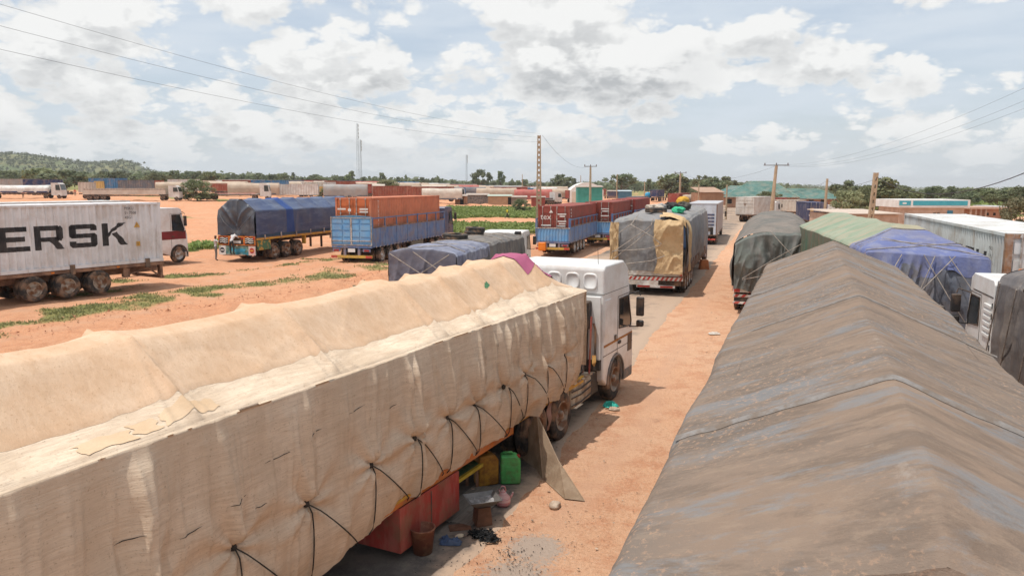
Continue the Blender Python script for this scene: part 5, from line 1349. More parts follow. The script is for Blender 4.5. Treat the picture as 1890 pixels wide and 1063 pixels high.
# ------------------------------------------------------------------ low tarpaulin truck between the road and the field
def low_tarp():
    W_ = 2.85; L_ = 12.4
    G = vehicle('low_tarpaulin_truck', 'low truck under crumpled grey and violet tarpaulin with tyres lying on top', 'truck', tuple(on_ground(843, 589, 0)[:2]), 13.4, W_, 0.0)
    def top(y, t):
        y = np.asarray(y, float); t = np.asarray(t, float); a = np.abs(t)
        z = 2.62 + .14 * (1 - a ** 3) + .06 * fbm(y * .5, t * .8, seed=3) + .05 * fbm(y * 1.7, t * 2.2, seed=5) + .03 * ridged(y * 1.4 + t, t * 1.5, 6) - .10 * (y > 8) * sstep(8, 12, y)
        return z
    m_ = tarp_mat('grey_tarpaulin', (.165, .165, .158), (.22, .20, .18), scale=.6, bump=.5, bscale=5, streak=((.24, .20, .17), .6, (2.5, 2.5, .4), .48), dirt=((.10, .095, .10), .6, 1.1))
    X, Y, Z = tarp_shell(L_, W_, 2.6, .95, top, 240, 26, 60, seed=13, pleat=(.10, 2.0), wr=(.05, 1.4), bulge=.06, round_=.10)
    link('tarpaulin', grid_mesh('tarpaulin', X, Y, Z), m_, G)
    mv = tarp_mat('violet_blue_tarpaulin', (.15, .16, .235), (.22, .225, .28), scale=1.2, rough=.5, bump=.5, bscale=5, streak=((.30, .31, .38), .6, (1.0, 2.0, 1), .5), dirt=((.08, .08, .12), .6, 1.6), spec=.4)
    s1 = int(240 * 5.0 / L_)
    ex = 26
    Zb = Z[:s1, 18:ex + 68].copy() + .015; Xb = X[:s1, 18:ex + 68] * 1.01; Yb = Y[:s1, 18:ex + 68]
    link('rear_sheet', grid_mesh('rear_sheet', Xb, Yb + .12 * vn(Xb * 2, Xb * 0, seed=4) * (Yb / 5.0), Zb), mv, G)
    Xf, Yf, Zf = end_flap(W_ * 1.005, lambda t: top(np.full(t.shape, .0), t) - .09 * np.clip(1 - (1 - np.abs(t)) / .05, 0, 1) ** 2 + .02, .95, 90, 50, 0.0, seed=6, amp=.12)
    link('rear_flap', grid_mesh('rear_flap', Xf, Yf, Zf), tarp_mat('dark_violet_tarpaulin', (.10, .10, .135), (.16, .15, .175), scale=1.5, rough=.5, bump=.4, bscale=5, spec=.4), G)
    for a, b in (((-1.3, -.22, 2.6), (.9, -.28, 1.3)), ((1.2, -.22, 2.6), (-.8, -.28, 1.3)), ((-.3, -.25, 2.7), (1.35, -.25, 1.6))): MB().tube([a, b], .02, 5).build('rope', M_rope2, G)
    for y_ in (1.2, 3.0, 5.2, 7.4, 9.6, 11.6):
        pts = [(x_, y_ + .25 * math.sin(x_ * 1.3 + y_), float(top(np.array([y_ + .25 * math.sin(x_ * 1.3 + y_)]), np.array([x_ / (W_ / 2)]))[0]) + .03) for x_ in np.linspace(-W_ / 2, W_ / 2, 14)]
        MB().tube(pts, .02, 5).build('rope', M_rope2, G)
    chassis(G, L_, 2.4, 1.0, (1.6, 2.9, 4.2), r=.5, seg=20)
    # tyres thrown on top
    for (x_, y_, r_, k) in ((-.62, 6.3, .62, .0), (-.25, 8.3, .50, .0), (-.20, 8.35, .50, .20)):
        z_ = float(top(np.array([y_]), np.array([x_ / (W_ / 2)]))[0]) + .13 + k
        o = link('loose_tyre', wheel_meshes(.5, .26, 32)[0], M_tyre)
        p = G.matrix_basis @ Vector((x_, y_, z_)) if False else Matrix.LocRotScale(G.location, G.rotation_euler, None) @ Vector((x_, y_, z_))
        o.location = p; o.rotation_euler = (0.06, PI / 2 + .05, x_); o.scale = (1, r_ / .5, r_ / .5)
        tag(o, 'worn tyre lying on the grey tarpaulin, ' + ('largest and nearest of the three' if r_ > .6 else ('lower of the stacked pair' if k == 0 else 'upper of the stacked pair')), 'tyre', 'tyres on the low grey tarpaulin')
    cab(G, L_ + .9, 2.4, 2.1, 2.74, M_white, L_ + 2.1, .5, lod=1, zb=.7, high=False, mirror=True)
    axle_at(G, L_ + 2.1, 2.4, .5, .29, False, 24, M_rim, 0, 0)
    MB().b2(.75, 1.1, L_ + .55, L_ + .85, 1.0, 2.75).build('exhaust_stack', M_black, G, bevel=.04)
    for k in range(6): MB().b2(.70, 1.12, L_ + .53, L_ + .55, 1.2 + k * .26, 1.26 + k * .26).build('stack_guard', M_steel, G)
low_tarp()
cn = MB(); cn.b2(-.28, .28, -.16, .16, 0, .62); o = cn.build('orange_canister', M_orange, None, bevel=.06); p = on_ground(1002, 478, .2)
o.location = (p[0], p[1] - 3.0, 1.25); o.rotation_euler = (0, 0, -.3); tag(o, 'orange plastic canister tied at the tail of the blue container trailer', 'canister')
o.location = tuple(Matrix.LocRotScale(Ht.location, Ht.rotation_euler, None) @ Vector((-.72, -.34, .35)))

# ------------------------------------------------------------------ bulky load on the road ahead
def road_load():
    W_ = 3.45; L_ = 15.0
    Lr = vehicle('overloaded_truck', 'high grey tarpaulin load with yellow cloth and red striped tail, on the road ahead', 'truck', tuple(on_ground(1259, 548, 0)[:2]), 18.2, W_, 0.0)
    xo = (W_ - 2.6) / 2
    def top(y, t):
        y = np.asarray(y, float); t = np.asarray(t, float); a = np.abs(t)
        return 3.62 + .22 * (1 - a ** 4) + .07 * fbm(y * .5, t, seed=3) + .05 * fbm(y * 1.6, t * 2.5, seed=5) + .04 * ridged(y * 1.2 + t, t * 1.5, 6) + .12 * sstep(2, 9, y) - .10 * np.clip(1 - y / .6, 0, 1)
    m_ = tarp_mat('charcoal_tarpaulin', (.23, .228, .23), (.31, .305, .305), scale=.7, bump=.4, bscale=5, streak=((.31, .28, .25), .6, (3, 3, .35), .50), dirt=((.15, .148, .15), .5, 1.4))
    X, Y, Z = tarp_shell(L_, W_, 3.6, 1.15, top, 220, 36, 70, seed=23, pleat=(.09, 1.7), wr=(.07, 1.1), bulge=.10, round_=.16, zbr=lambda y: 1.25 + .1 * vn(y * 2, y * 0, seed=3) - .1 * (y > 3))
    link('tarpaulin', grid_mesh('tarpaulin', X, Y, Z), m_, Lr)
    def disp(T_, D_): return .06 + .10 * np.sin(D_ * PI) + .07 * fbm(T_ * 3, D_ * 2.4, seed=31) + .05 * ridged(T_ * 2.6 + D_ * .6, D_ * 1.2, 33) * np.clip(D_ * 3, 0, 1) + .06 * (T_ > -.8) * np.exp(-(D_ / .10) ** 2)
    Xf, Yf, Zf = end_flap(W_ * .99, lambda t: top(np.full(t.shape, 0.), t) - .14 * np.clip(1 - (1 - np.abs(t)) / .08, 0, 1) ** 2, 1.22, 120, 90, 0.0, disp=disp)
    link('rear_flap', grid_mesh('rear_flap', Xf, Yf, Zf), m_, Lr)
    # yellow cloth bundled over the right corner, and a strip at the left one
    my = tarp_mat('yellow_canvas', (.60, .43, .245), (.53, .365, .20), scale=1.4, bump=.5, bscale=6, dirt=((.44, .29, .15), .5, 2))
    def cloth(x0, x1, z0, z1, sd, seed, bunch):
        n = 90; a, b = np.meshgrid(np.linspace(0, 1, n), np.linspace(0, 1, n), indexing='ij')
        xx = x0 + (x1 - x0) * a; zz = z1 + (z0 - z1) * b
        f = .13 + .09 * ridged(a * 3.0 + b * 2.2, b * 3.2 - a, seed) * (.4 + bunch * (1 - b)) + .06 * fbm(a * 5, b * 6, seed=seed + 2) + bunch * .22 * np.exp(-((b - .12) / .18) ** 2) * np.sin(a * PI) ** .6
        xx = xx + bunch * .05 * ridged(b * 5 + a * 3, a, seed + 4) * (1 - a) - .10 * (1 - a) * np.sin(b * 7) * bunch
        zz = zz + bunch * .05 * fbm(a * 6, b * 6, seed=seed + 8)
        return xx, -.26 - f, zz
    xx, yy_, zz = cloth(.42, W_ / 2 + .02, 1.12, 3.70, 1, 41, 1.0)
    link('yellow_cloth', grid_mesh('yellow_cloth', xx, yy_, zz), my, Lr)
    xx, yy_, zz = cloth(-W_ / 2 - .05, -W_ / 2 + .38, 1.35, 3.55, -1, 47, .25)
    link('yellow_cloth', grid_mesh('yellow_cloth', xx, yy_ + .08, zz), my, Lr)
    # the cloth runs round the corner and over the edge of the top
    n = 60; a, b = np.meshgrid(np.linspace(0, 1, n), np.linspace(0, 1, n), indexing='ij')
    ya = -.30 + 1.15 * a + .06 * vn(b * 4, a * 0, seed=5); za = 3.66 - 2.4 * b
    link('yellow_cloth', grid_mesh('yellow_cloth', W_ / 2 + .26 + .06 * ridged(a * 3, b * 2, 51) + .04 * fbm(a * 4, b * 5, seed=52) - .2 * (1 - b) ** 8, ya, za), my, Lr)
    ya = -.36 + 1.6 * a; xa = W_ / 2 + .10 - 1.25 * b + .08 * vn(a * 4, b * 0, seed=8)
    link('yellow_cloth', grid_mesh('yellow_cloth', xa, ya, top(ya, np.clip(xa / (W_ / 2), -1, 1)) + .11 + .05 * fbm(a * 6, b * 5, seed=55) - .25 * np.clip((xa - W_ / 2 + .18) / .3, 0, 1) ** 2), my, Lr)
    for pts in ([(-1.68, -.30, 2.05), (-.2, -.34, 3.1), (.2, -.34, 3.42)], [(-1.6, -.32, 1.75), (-.6, -.36, 2.55), (.15, -.36, 3.2), (.30, -.2, 3.75)], [(-.75, -.33, 3.45), (.2, -.40, 2.95), (.75, -.42, 2.55)], [(-1.65, -.33, 2.15), (0, -.4, 2.3), (.7, -.42, 2.5)], [(-1.0, -.36, 1.55), (.3, -.4, 1.75), (.9, -.40, 2.0)], [(-1.68, -.2, 2.8), (-.75, -.33, 3.45), (-.5, .3, 3.9)]):
        MB().tube([(q[0], q[1] - .10, q[2]) for q in pts], .020, 6).build('rope', M_rope2, Lr)
    chassis(Lr, L_, 2.6, 1.05, (1.55, 2.75, 3.95, 5.15), r=.52, seg=24, x0=xo, m=M_steel, rim=M_rimw)
    tg = MB().b2(xo - 1.3, xo + 1.3, -.03, .03, .98, 1.45).build('tail_gate', M_white2, Lr)
    for i in range(9): MB().b2(xo - 1.2 + i * .27, xo - 1.2 + i * .27 + .12, -.045, -.03, 1.0, 1.43).build('gate_rib', M_white2, tg)
    MB().b2(xo + 1.16, xo + 1.28, -.05, -.03, 1.0, 1.44).build('red_marker', M_stred, tg)
    stripes(Lr, 'striped_board', xo - 1.32, xo + 1.32, -.04, .76, .93, 12, M_stred, M_stwhite)
    MB().b2(xo - 1.25, xo + .15, -.05, .02, .52, .74).build('light_board', M_white2, Lr)
    MB().b2(xo + .15, xo + 1.2, .30, .36, .48, .74).build('dark_underframe', M_steel, Lr)
    lb = MB().b2(xo - .9, xo + .95, -.08, -.02, .40, .52).build('rear_bumper', M_stwhite, Lr)
    for x_ in (-.55, .55): MB().box((xo + x_, -.09, .46), (.6, .02, .09)).build('tail_lamp', M_red, Lr)
    # slatted body and ties along the right flank
    for y_ in np.arange(.3, L_, .55):
        MB().b2(xo + 1.30, xo + 1.36, y_ - .03, y_ + .03, .88, 1.45).build('stake', M_bed, Lr)
        MB().tube([(W_ / 2 + .05, y_ + .1, 1.35), (xo + 1.36, y_ + .15, .95)], .015, 5).build('rope', M_rope2, Lr)
    cab(Lr, L_ + .6, 2.5, 2.0, 2.9, M_bluep, L_ + 1.9, .52, lod=0, high=False, x0=xo); axle_at(Lr, L_ + 1.9, 2.5, .52, .29, False, 16, M_rim, 0, xo)
    # things thrown on top of the load
    MW = Matrix.LocRotScale(Lr.location, Lr.rotation_euler, None)
    def put(o, x_, y_, dz_, label, cat, group=None, rz=0.0):
        z_ = float(top(np.array([y_]), np.array([x_ / (W_ / 2)]))[0]) + dz_
        o.location = MW @ Vector((x_, y_, z_)); o.rotation_euler[2] += rz
        tag(o, label, cat, group)
    o = link('loose_tyre', wheel_meshes(.5, .26, 32)[0], M_tyre); o.rotation_euler = (0, PI / 2, 0); o.scale = (1, 1.15, 1.15); put(o, -.1, 3.6, .17, 'dark tyre lying flat on top of the high load with yellow cloth', 'tyre')
    m = MB(); n = 40
    def lump(nm, rx_, ry_, rz_, seed, mt):
        th, ph = np.meshgrid(np.linspace(0, PI, 26), np.linspace(0, 2 * PI, 40), indexing='ij')
        dx_, dy_, dz_ = np.sin(th) * np.cos(ph), np.sin(th) * np.sin(ph), np.cos(th); rx_, ry_, rz_ = rx_ * .75, ry_ * .75, rz_ * .75
        r = 1 + .35 * fbm(dx_ * 1.7 + 3, dy_ * 1.7, dz_ * 1.7, seed=seed) + .18 * ridged(dx_ * 2.5 + dz_, dy_ * 2.5, seed + 3)
        return link(nm, grid_mesh(nm, rx_ * r * dx_, ry_ * r * dy_, rz_ * r * dz_), mt)
    put(lump('cloth_bundle', .55, .9, .30, 5, tarp_mat('pale_bundle', (.42, .36, .30), (.52, .45, .38), scale=3)), -.4, 4.9, .15, 'pale rumpled cloth bundle on the high load behind the tyre', 'bundle')
    put(lump('cloth_bundle', .42, .5, .24, 9, tarp_mat('green_sheet', (.05, .42, .22), (.08, .5, .28), scale=3)), .95, 4.6, .14, 'bright green plastic sheet bundled on top of the high load', 'bundle')
    put(lump('cloth_bundle', .5, .55, .30, 14, tarp_mat('black_bundle', (.03, .03, .033), (.07, .065, .06), scale=3)), .25, 7.4, .16, 'black sack pile in the middle of the high load', 'bundle')
    put(lump('cloth_bundle', .5, .5, .34, 18, tarp_mat('dark_bundle', (.05, .05, .045), (.12, .11, .09), scale=3)), .95, 7.6, .18, 'dark green sack at the right of the heap on the high load', 'bundle')
    put(lump('cloth_bundle', .45, .4, .36, 22, tarp_mat('yellow_bundle', (.62, .35, .05), (.5, .28, .05), scale=3)), .75, 8.8, .35, 'yellow sack on the heap at the front of the high load', 'bundle')
    put(lump('cloth_bundle', .40, .4, .28, 26, tarp_mat('grey_bundle', (.35, .33, .32), (.25, .24, .23), scale=3)), -.25, 7.0, .14, 'grey sack at the left of the heap on the high load', 'bundle')
road_load()
# traffic cone-like orange box and shade by the next truck
bx_ = MB(); bx_.prism([(-.3, 0), (.3, 0), (.22, .62), (-.22, .62)], -.25, .25, 'y'); o = bx_.build('orange_tub', mat('orange_clay', (.50, .20, .08), (.4, .15, .06), 3, .7), None, bevel=.03)
p = on_ground(1299, 497, 0); o.location = (p[0], p[1], gz1(p[0], p[1])); tag(o, 'orange tub standing on the road edge beside the high load', 'tub')

# ------------------------------------------------------------------ box lorry and container lorry farther along the road
def box_lorry():
    W_ = 2.6; L_ = 13.5
    Mx = vehicle('box_lorry', 'tall pale box lorry with louvred rear, next ahead on the road', 'lorry', tuple(on_ground(1322, 453, 0)[:2]), 17.5, W_, 0.0)
    mw = mat('bluish_white_panel', (.58, .62, .68), (.48, .52, .58), 1.2, .5, dirt=((.35, .3, .27), .4, 1.4)); mg = mat('grey_side_panel', (.30, .29, .30), (.24, .23, .23), 1.2, .6, dirt=((.3, .2, .15), .4, 1.3))
    mr = mat('grey_blue_roof', (.42, .43, .46), (.50, .51, .54), 1.0, .6, dirt=((.4, .33, .28), .4, 1))
    MB().b2(-W_ / 2, W_ / 2, .0, .04, .95, 3.65).build('rear_door', mw, Mx)
    for sd in (1, -1): MB().b2(sd * (W_ / 2 - .03), sd * W_ / 2, .04, L_, .95, 3.65).build('side_wall', mg, Mx)
    MB().b2(-W_ / 2 - .02, W_ / 2 + .02, -.02, L_ + .02, 3.652, 3.74).build('roof', mr, Mx)
    for i in range(4): MB().b2(-W_ / 2 + .25, W_ / 2 - .25, -.02, .0, 1.75 + i * .30, 1.90 + i * .30).build('louvre', M_navy, Mx)
    for sd in (1, -1): MB().b2(sd * (W_ / 2 - .09), sd * (W_ / 2 + .01), -.03, .0, .95, 3.64).build('door_post', mat('brown_post', (.2, .13, .1)), Mx)
    MB().b2(.5, .85, -.06, -.0, 1.25, 1.60).build('hanging_bag', M_black, Mx)
    chassis(Mx, L_, 2.5, .95, (1.6, 2.9, 4.2), r=.5, seg=16)
    MB().b2(-1.2, 1.2, -.08, 0, .45, .60).build('rear_bumper', M_stred, Mx)
    cab(Mx, L_ + .4, 2.45, 2.0, 3.0, M_navy, L_ + 1.6, .5, lod=0, high=False); axle_at(Mx, L_ + 1.6, 2.45, .5, .29, False, 12, M_rim, 0, 0)
    Nn = vehicle('container_lorry', 'white panelled container lorry seen beyond the box lorry and the dark tarpaulin heap', 'container truck', tuple(on_ground(1391, 411, 0)[:2]), 40.0, 2.9, 0.0)
    container(Nn, 8.0, 2.55, 2.75, 0, 0, 1.15, mat('cream_panel', (.62, .60, .56), (.54, .51, .47), 1.0, .6, dirt=((.4, .3, .22), .4, 1.2)), detail=False)
    for k in range(4): MB().b2(-1.3, 1.3, -.02, -.0, 1.6 + k * .5, 1.63 + k * .5).build('door_rib', M_rimw, Nn)
    MB().prism([(-.2, 2.75), (.25, 2.75), (.05, 2.35)], -.03, -.022, 'y').build('door_stain', mat('brown_stain', (.22, .15, .11)), Nn)
    chassis(Nn, 8.5, 2.5, 1.1, (1.5, 2.8), r=.5, seg=12)
    cab(Nn, 8.9, 2.45, 2.0, 2.9, M_white, 10.1, .5, lod=0, high=False); axle_at(Nn, 10.1, 2.45, .5, .29, False, 12, M_rim, 0, 0)
box_lorry()

# ------------------------------------------------------------------ dark heaped tarpaulin truck on the right of the road
def heap_truck():
    W_ = 3.45; L_ = 15.5
    O_ = vehicle('heaped_tarpaulin_truck', 'heaped load under grey green tarpaulin with red and white tail, beyond the brown tarpaulin', 'truck', tuple(on_ground(1514, 587, 0)[:2]), 18.5, W_, 0.0)
    def top(y, t):
        y = np.asarray(y, float); t = np.asarray(t, float); a = np.abs(t)
        heap = (1 - a ** 2.6)
        return 2.95 + .78 * heap * (1 - .35 * np.clip(1 - y / 1.2, 0, 1) ** 2) + .07 * fbm(y * .5, t, seed=13) + .05 * fbm(y * 1.6, t * 2.5, seed=15) + .05 * ridged(y * 1.3, t * 1.2, 16) + .05 * sstep(3, 9, y)
    m_ = tarp_mat('taupe_tarpaulin', (.21, .18, .155), (.155, .14, .125), scale=.6, bump=.4, bscale=6, streak=((.24, .21, .185), .6, (.8, 4, 1), .5), dirt=((.10, .115, .11), .6, .8))
    X, Y, Z = tarp_shell(L_, W_, 2.95, 1.15, top, 220, 34, 80, seed=33, pleat=(.10, 1.8), wr=(.06, 1.2), bulge=.05, round_=.0)
    link('tarpaulin', grid_mesh('tarpaulin', X, Y, Z), m_, O_)
    mg = tarp_mat('grey_green_tarpaulin', (.145, .16, .142), (.105, .11, .105), scale=.9, bump=.4, bscale=6, streak=((.19, .18, .165), .6, (3, 3, .5), .5))
    def disp(T_, D_):
        v = .12 * ridged(T_ * 3.3 + D_ * 1.3 * np.sign(T_ - .1), D_ * .8, 61) + .08 * ridged(T_ * 7.0 + D_ * 2.0, D_ * 1.2, 63) + .10 * fbm(T_ * 2.5, D_ * 2.5, seed=65)
        return .12 + v * np.clip(D_ * 3, 0, 1) + .35 * D_ * (1 - D_) - .18 * np.exp(-((T_ + .35 - .4 * D_) / .07) ** 2) * np.clip(D_ * 3, 0, 1) + .22 * np.clip(D_ - .7, 0, 1)
    Xf, Yf, Zf = end_flap(W_ * .98, lambda t: top(np.full(t.shape, 0.), t), 1.25, 170, 110, 0.0, disp=disp, zbf=lambda t: 1.15 + .25 * vn(t * 2.3, t * 0, seed=3))
    link('rear_flap', grid_mesh('rear_flap', Xf, Yf, Zf), mg, O_)
    for pts in ([(-.35, -.30, 3.5), (.2, -.48, 2.9), (.75, -.50, 2.3)], [(-1.35, -.55, 1.55), (-.2, -.55, 2.35), (1.0, -.42, 3.1)], [(-1.35, -.5, 1.5), (.3, -.6, 1.9), (1.45, -.4, 2.4)]): MB().tube(pts, .014, 6).build('rope', M_rope2, O_)
    chassis(O_, L_, 2.6, 1.1, (1.5, 2.8, 4.1), r=.5, seg=24, m=M_redp, x0=-.4)
    xo = -.4
    MB().b2(xo - 1.3, xo + 1.3, -.06, .02, .92, 1.14).build('tail_gate', M_stwhite, O_)
    for x_ in (-1.15, -.55, .55, 1.15): MB().box((xo + x_, -.07, 1.03), (.24, .02, .20)).build('red_marker', M_stred, O_)
    stripes(O_, 'striped_board', xo - 1.3, xo + 1.3, -.08, .72, .84, 9, M_stred, M_stwhite)
    stripes(O_, 'striped_board', xo - 1.3, xo + 1.3, -.08, .44, .54, 7, M_stred, M_stwhite)
    for x_ in (-.9, .9): MB().box((xo + x_, -.06, .63), (.7, .02, .12)).build('lamp_box', M_black, O_)
    for y_ in np.arange(.4, L_, .7):
        MB().tube([(-W_ / 2 - .06, y_, 1.35), (-W_ / 2 + .05, y_ + .1, .95)], .015, 5).build('rope', M_rope, O_)
    cab(O_, L_ + .5, 2.5, 2.0, 2.9, M_white, L_ + 1.8, .5, lod=0, high=False); axle_at(O_, L_ + 1.8, 2.5, .5, .29, False, 12, M_rim, 0, 0)
heap_truck()

# ------------------------------------------------------------------ green and blue tarpaulin truck behind it
def two_tarps():
    W_ = 2.82; L_ = 12.6
    Q = vehicle('green_blue_tarpaulin_truck', 'truck with faded green tarpaulin in front and roped blue violet tarpaulin at its tail', 'truck', (11.62, 18.35), 13.5, W_, 0.0)
    def top(y, t):
        y = np.asarray(y, float); t = np.asarray(t, float); a = np.abs(t)
        rise = np.clip(y / 1.9, 0, 1)
        flat = np.clip((1 - a) / .83, 0, 1)
        z = 3.62 - .07 * t + .58 * np.minimum(flat, rise) + .03 * fbm(y * .8, t * 1.2, seed=13) + .03 * ridged(y * .8 + t, t * 1.2, 16) * flat
        return z
    mg = tarp_mat('faded_green_tarpaulin', (.26, .305, .22), (.325, .345, .26), scale=.6, bump=.3, bscale=6, streak=((.36, .30, .22), .75, (.5, 2.6, .6), .49), dirt=((.15, .25, .17), .5, 1.3))
    mgs = tarp_mat('green_striped_skirt', (.075, .125, .085), (.13, .125, .09), scale=1.2, bump=.3, bscale=6, streak=((.16, .10, .07), .6, (5, 5, .5), .5))
    mb_ = tarp_mat('blue_violet_tarpaulin', (.115, .14, .30), (.16, .185, .34), scale=.8, bump=.4, bscale=6, streak=((.26, .27, .36), .5, (2, 2, .5), .5), dirt=((.22, .20, .20), .35, 1.2))
    mk = tarp_mat('slate_tarpaulin', (.10, .115, .15), (.16, .16, .17), scale=.7, bump=.4, bscale=6, streak=((.22, .24, .30), .6, (2, 2, .6), .5), dirt=((.15, .12, .10), .5, 1.2))
    X, Y, Z = tarp_shell(L_, W_, 3.6, 1.25, top, 200, 30, 80, seed=43, pleat=(.05, 1.8), wr=(.03, 1.2), bulge=.03, round_=.05)
    k = int(200 * 1.7 / L_)
    top_s = slice(30, 110)
    link('green_tarpaulin', grid_mesh('green_tarpaulin', X[k:, top_s], Y[k:, top_s], Z[k:, top_s]), mg, Q)
    link('green_skirt', grid_mesh('green_skirt', X[k:, :31], Y[k:, :31], Z[k:, :31]), mgs, Q)
    link('green_skirt', grid_mesh('green_skirt', X[k:, 109:], Y[k:, 109:], Z[k:, 109:]), mgs, Q)
    k2 = int(200 * 2.05 / L_)
    link('blue_tarpaulin', grid_mesh('blue_tarpaulin', X[:k2, 22:118] * 1.008, Y[:k2, 22:118], Z[:k2, 22:118] + .018), mb_, Q)
    link('cap_strip', grid_mesh('cap_strip', X[k2 - 6:k2 + 2, 58:82], Y[k2 - 6:k2 + 2, 58:82], Z[k2 - 6:k2 + 2, 58:82] + .03), tarp_mat('olive_cap', (.30, .28, .19), (.36, .33, .24)), Q)
    def disp(T_, D_):
        sp = np.exp(-((T_ - .05) / .16) ** 2)
        v = .10 * ridged(T_ * 3.0 - D_ * 2.0 * np.sign(T_ - .1), D_ * .5, 71) + .06 * ridged(T_ * 6.5 - D_ * 2.4 * np.sign(T_ - .1), D_ * .8, 73) + .06 * fbm(T_ * 2.5, D_ * 2.5, seed=75)
        return .04 + v * np.clip(D_ * 4, 0, 1) + .22 * D_ + .15 * sp * np.clip(D_ * 3, 0, 1) * (1 - D_)
    Xf, Yf, Zf = end_flap(W_ * 1.0, lambda t: top(np.full(t.shape, 0.), t) - .03, 1.2, 160, 110, 0.0, disp=disp)
    link('rear_flap', grid_mesh('rear_flap', Xf, Yf, Zf), mk, Q)
    Xf, Yf, Zf = end_flap(W_ * 1.004, lambda t: top(np.full(t.shape, 0.), t) + .014 - .05 * np.clip(1 - (1 - np.abs(t)) / .05, 0, 1) ** 2, 3.1, 120, 26, .012, disp=lambda T_, D_: disp(T_, D_ * .22) + .012, zbf=lambda t: 3.22 + .20 * vn(t * 3, t * 0, seed=9))
    link('blue_valance', grid_mesh('blue_valance', Xf, Yf, Zf), mb_, Q)
    for (xa, ya, xb, yb) in ((-1.40, .02, 1.38, .95), (1.40, .02, -1.38, 1.05), (-1.4, .75, 1.4, .55), (-1.38, 1.5, 1.38, 1.7)):
        xs_ = np.linspace(xa, xb, 22); ys_ = np.linspace(ya, yb, 22)
        MB().tube([(float(q), float(v), float(zz)) for q, v, zz in zip(xs_, ys_, top(ys_, xs_ / (W_ / 2)) + .034)], .011, 6).build('rope', M_rope2, Q)
    for pts in (                [(-.1, -.12, 3.62), (.45, -.42, 2.6), (.9, -.5, 1.9)], [(.6, -.14, 3.6), (-.2, -.42, 2.75), (-.9, -.45, 2.0)], [(-.6, -.14, 3.62), (-1.0, -.36, 2.9), (-1.35, -.4, 2.4)], [(.45, -.14, 3.6), (.95, -.4, 2.8), (1.3, -.42, 2.2)], [(.15, -.13, 3.6), (-.3, -.42, 2.5), (-.6, -.5, 1.8)]):
        MB().tube(pts, .011, 6).build('rope', M_rope2, Q)
    chassis(Q, L_, 2.5, 1.15, (1.5, 2.8, 4.1), r=.5, seg=16)
    tp = MB().b2(-1.3, 1.3, -.10, .0, .85, 1.12).build('tail_gate', M_yellow, Q)
    cab(Q, L_ + .4, 2.45, 1.9, 2.8, M_white, L_ + 1.6, .5, lod=0, high=False); axle_at(Q, L_ + 1.6, 2.45, .5, .29, False, 12, M_rim, 0, 0)
two_tarps()

# ------------------------------------------------------------------ pale lettered container at the right edge
def pale_container():
    n_ = at_depth(1859, 430.4, 20.0); h_ = 18.2; W_ = 2.44
    u = np.array([math.sin(R(h_)), math.cos(R(h_))]); n = np.array([u[1], -u[0]])
    rr = n_[:2] + n * W_
    L_ = 15.4; zt = n_[2]
    Rr = vehicle('container_trailer', 'pale grey container with black lettering and rusty corner posts at the right edge', 'container truck', tuple(rr), h_, W_, 0.0)
    container(Rr, L_, 2.80, W_, 0, 0, zt - 2.80, M_wcont, mat('white_door_paint', (.68, .69, .69), (.60, .61, .60), 1, .5, dirt=((.4, .3, .22), .3, 1)), doors='rear', dep=.06)
    mr = mat('rusty_steel', (.26, .115, .05), (.36, .20, .11), 3, .85, bump=.3, bscale=12, dirt=((.45, .40, .36), .5, 2.5))
    for sx in (1, -1):
        MB().box((sx * (W_ / 2 - .07), -.012, zt - 1.4), (.16, .05, 2.76)).build('rusty_post', mr, Rr)
        MB().box((sx * (W_ / 2 + .004), .08, zt - 1.4), (.012, .16, 2.76)).build('rusty_post', mr, Rr)
    MB().b2(-W_ / 2 + .02, W_ / 2 - .02, -.02, .02, zt - .14, zt - .02).build('rusty_header', mr, Rr)
    # left wall lettering runs from the far end towards the near end
    paint_letters(Rr, 'lettering', 'MAERSK', 10.0, 1.17, .21, zt - 1.62, .98, -W_ / 2, 0, L_, M_ink, flip=True, dep=.06)
    for i, s_ in enumerate(('MSKU', '3135 1', '45G1')):
        text_mesh(s_, .15, M_ink, Rr, (-W_ / 2 - .012, 1.55, zt - .55 - i * .22), (PI / 2, 0, -PI / 2), align='LEFT', name='container_number')
    tri = MB(); tri.add([(-W_ / 2 - .012, .75, zt - 1.75), (-W_ / 2 - .012, 1.05, zt - 1.75), (-W_ / 2 - .012, .9, zt - 1.47)], [(0, 1, 2)]); tri.build('warning_triangle', M_yellow, Rr)
    text_mesh('!', .18, M_ink, Rr, (-W_ / 2 - .016, .9, zt - 1.73), (PI / 2, 0, -PI / 2), name='warning_mark')
    MB().b2(.25, .45, -.03, -.02, zt - .75, zt - .60).build('door_lettering', M_ink, Rr)
    chassis(Rr, L_, 2.4, zt - 2.82, (1.5, 2.8, 4.1), r=.48, seg=16)
    cab(Rr, L_ + .5, 2.45, 1.9, 2.9, M_white, L_ + 1.7, .5, lod=0, high=False); axle_at(Rr, L_ + 1.7, 2.45, .5, .29, False, 12, M_rim, 0, 0)
pale_container()

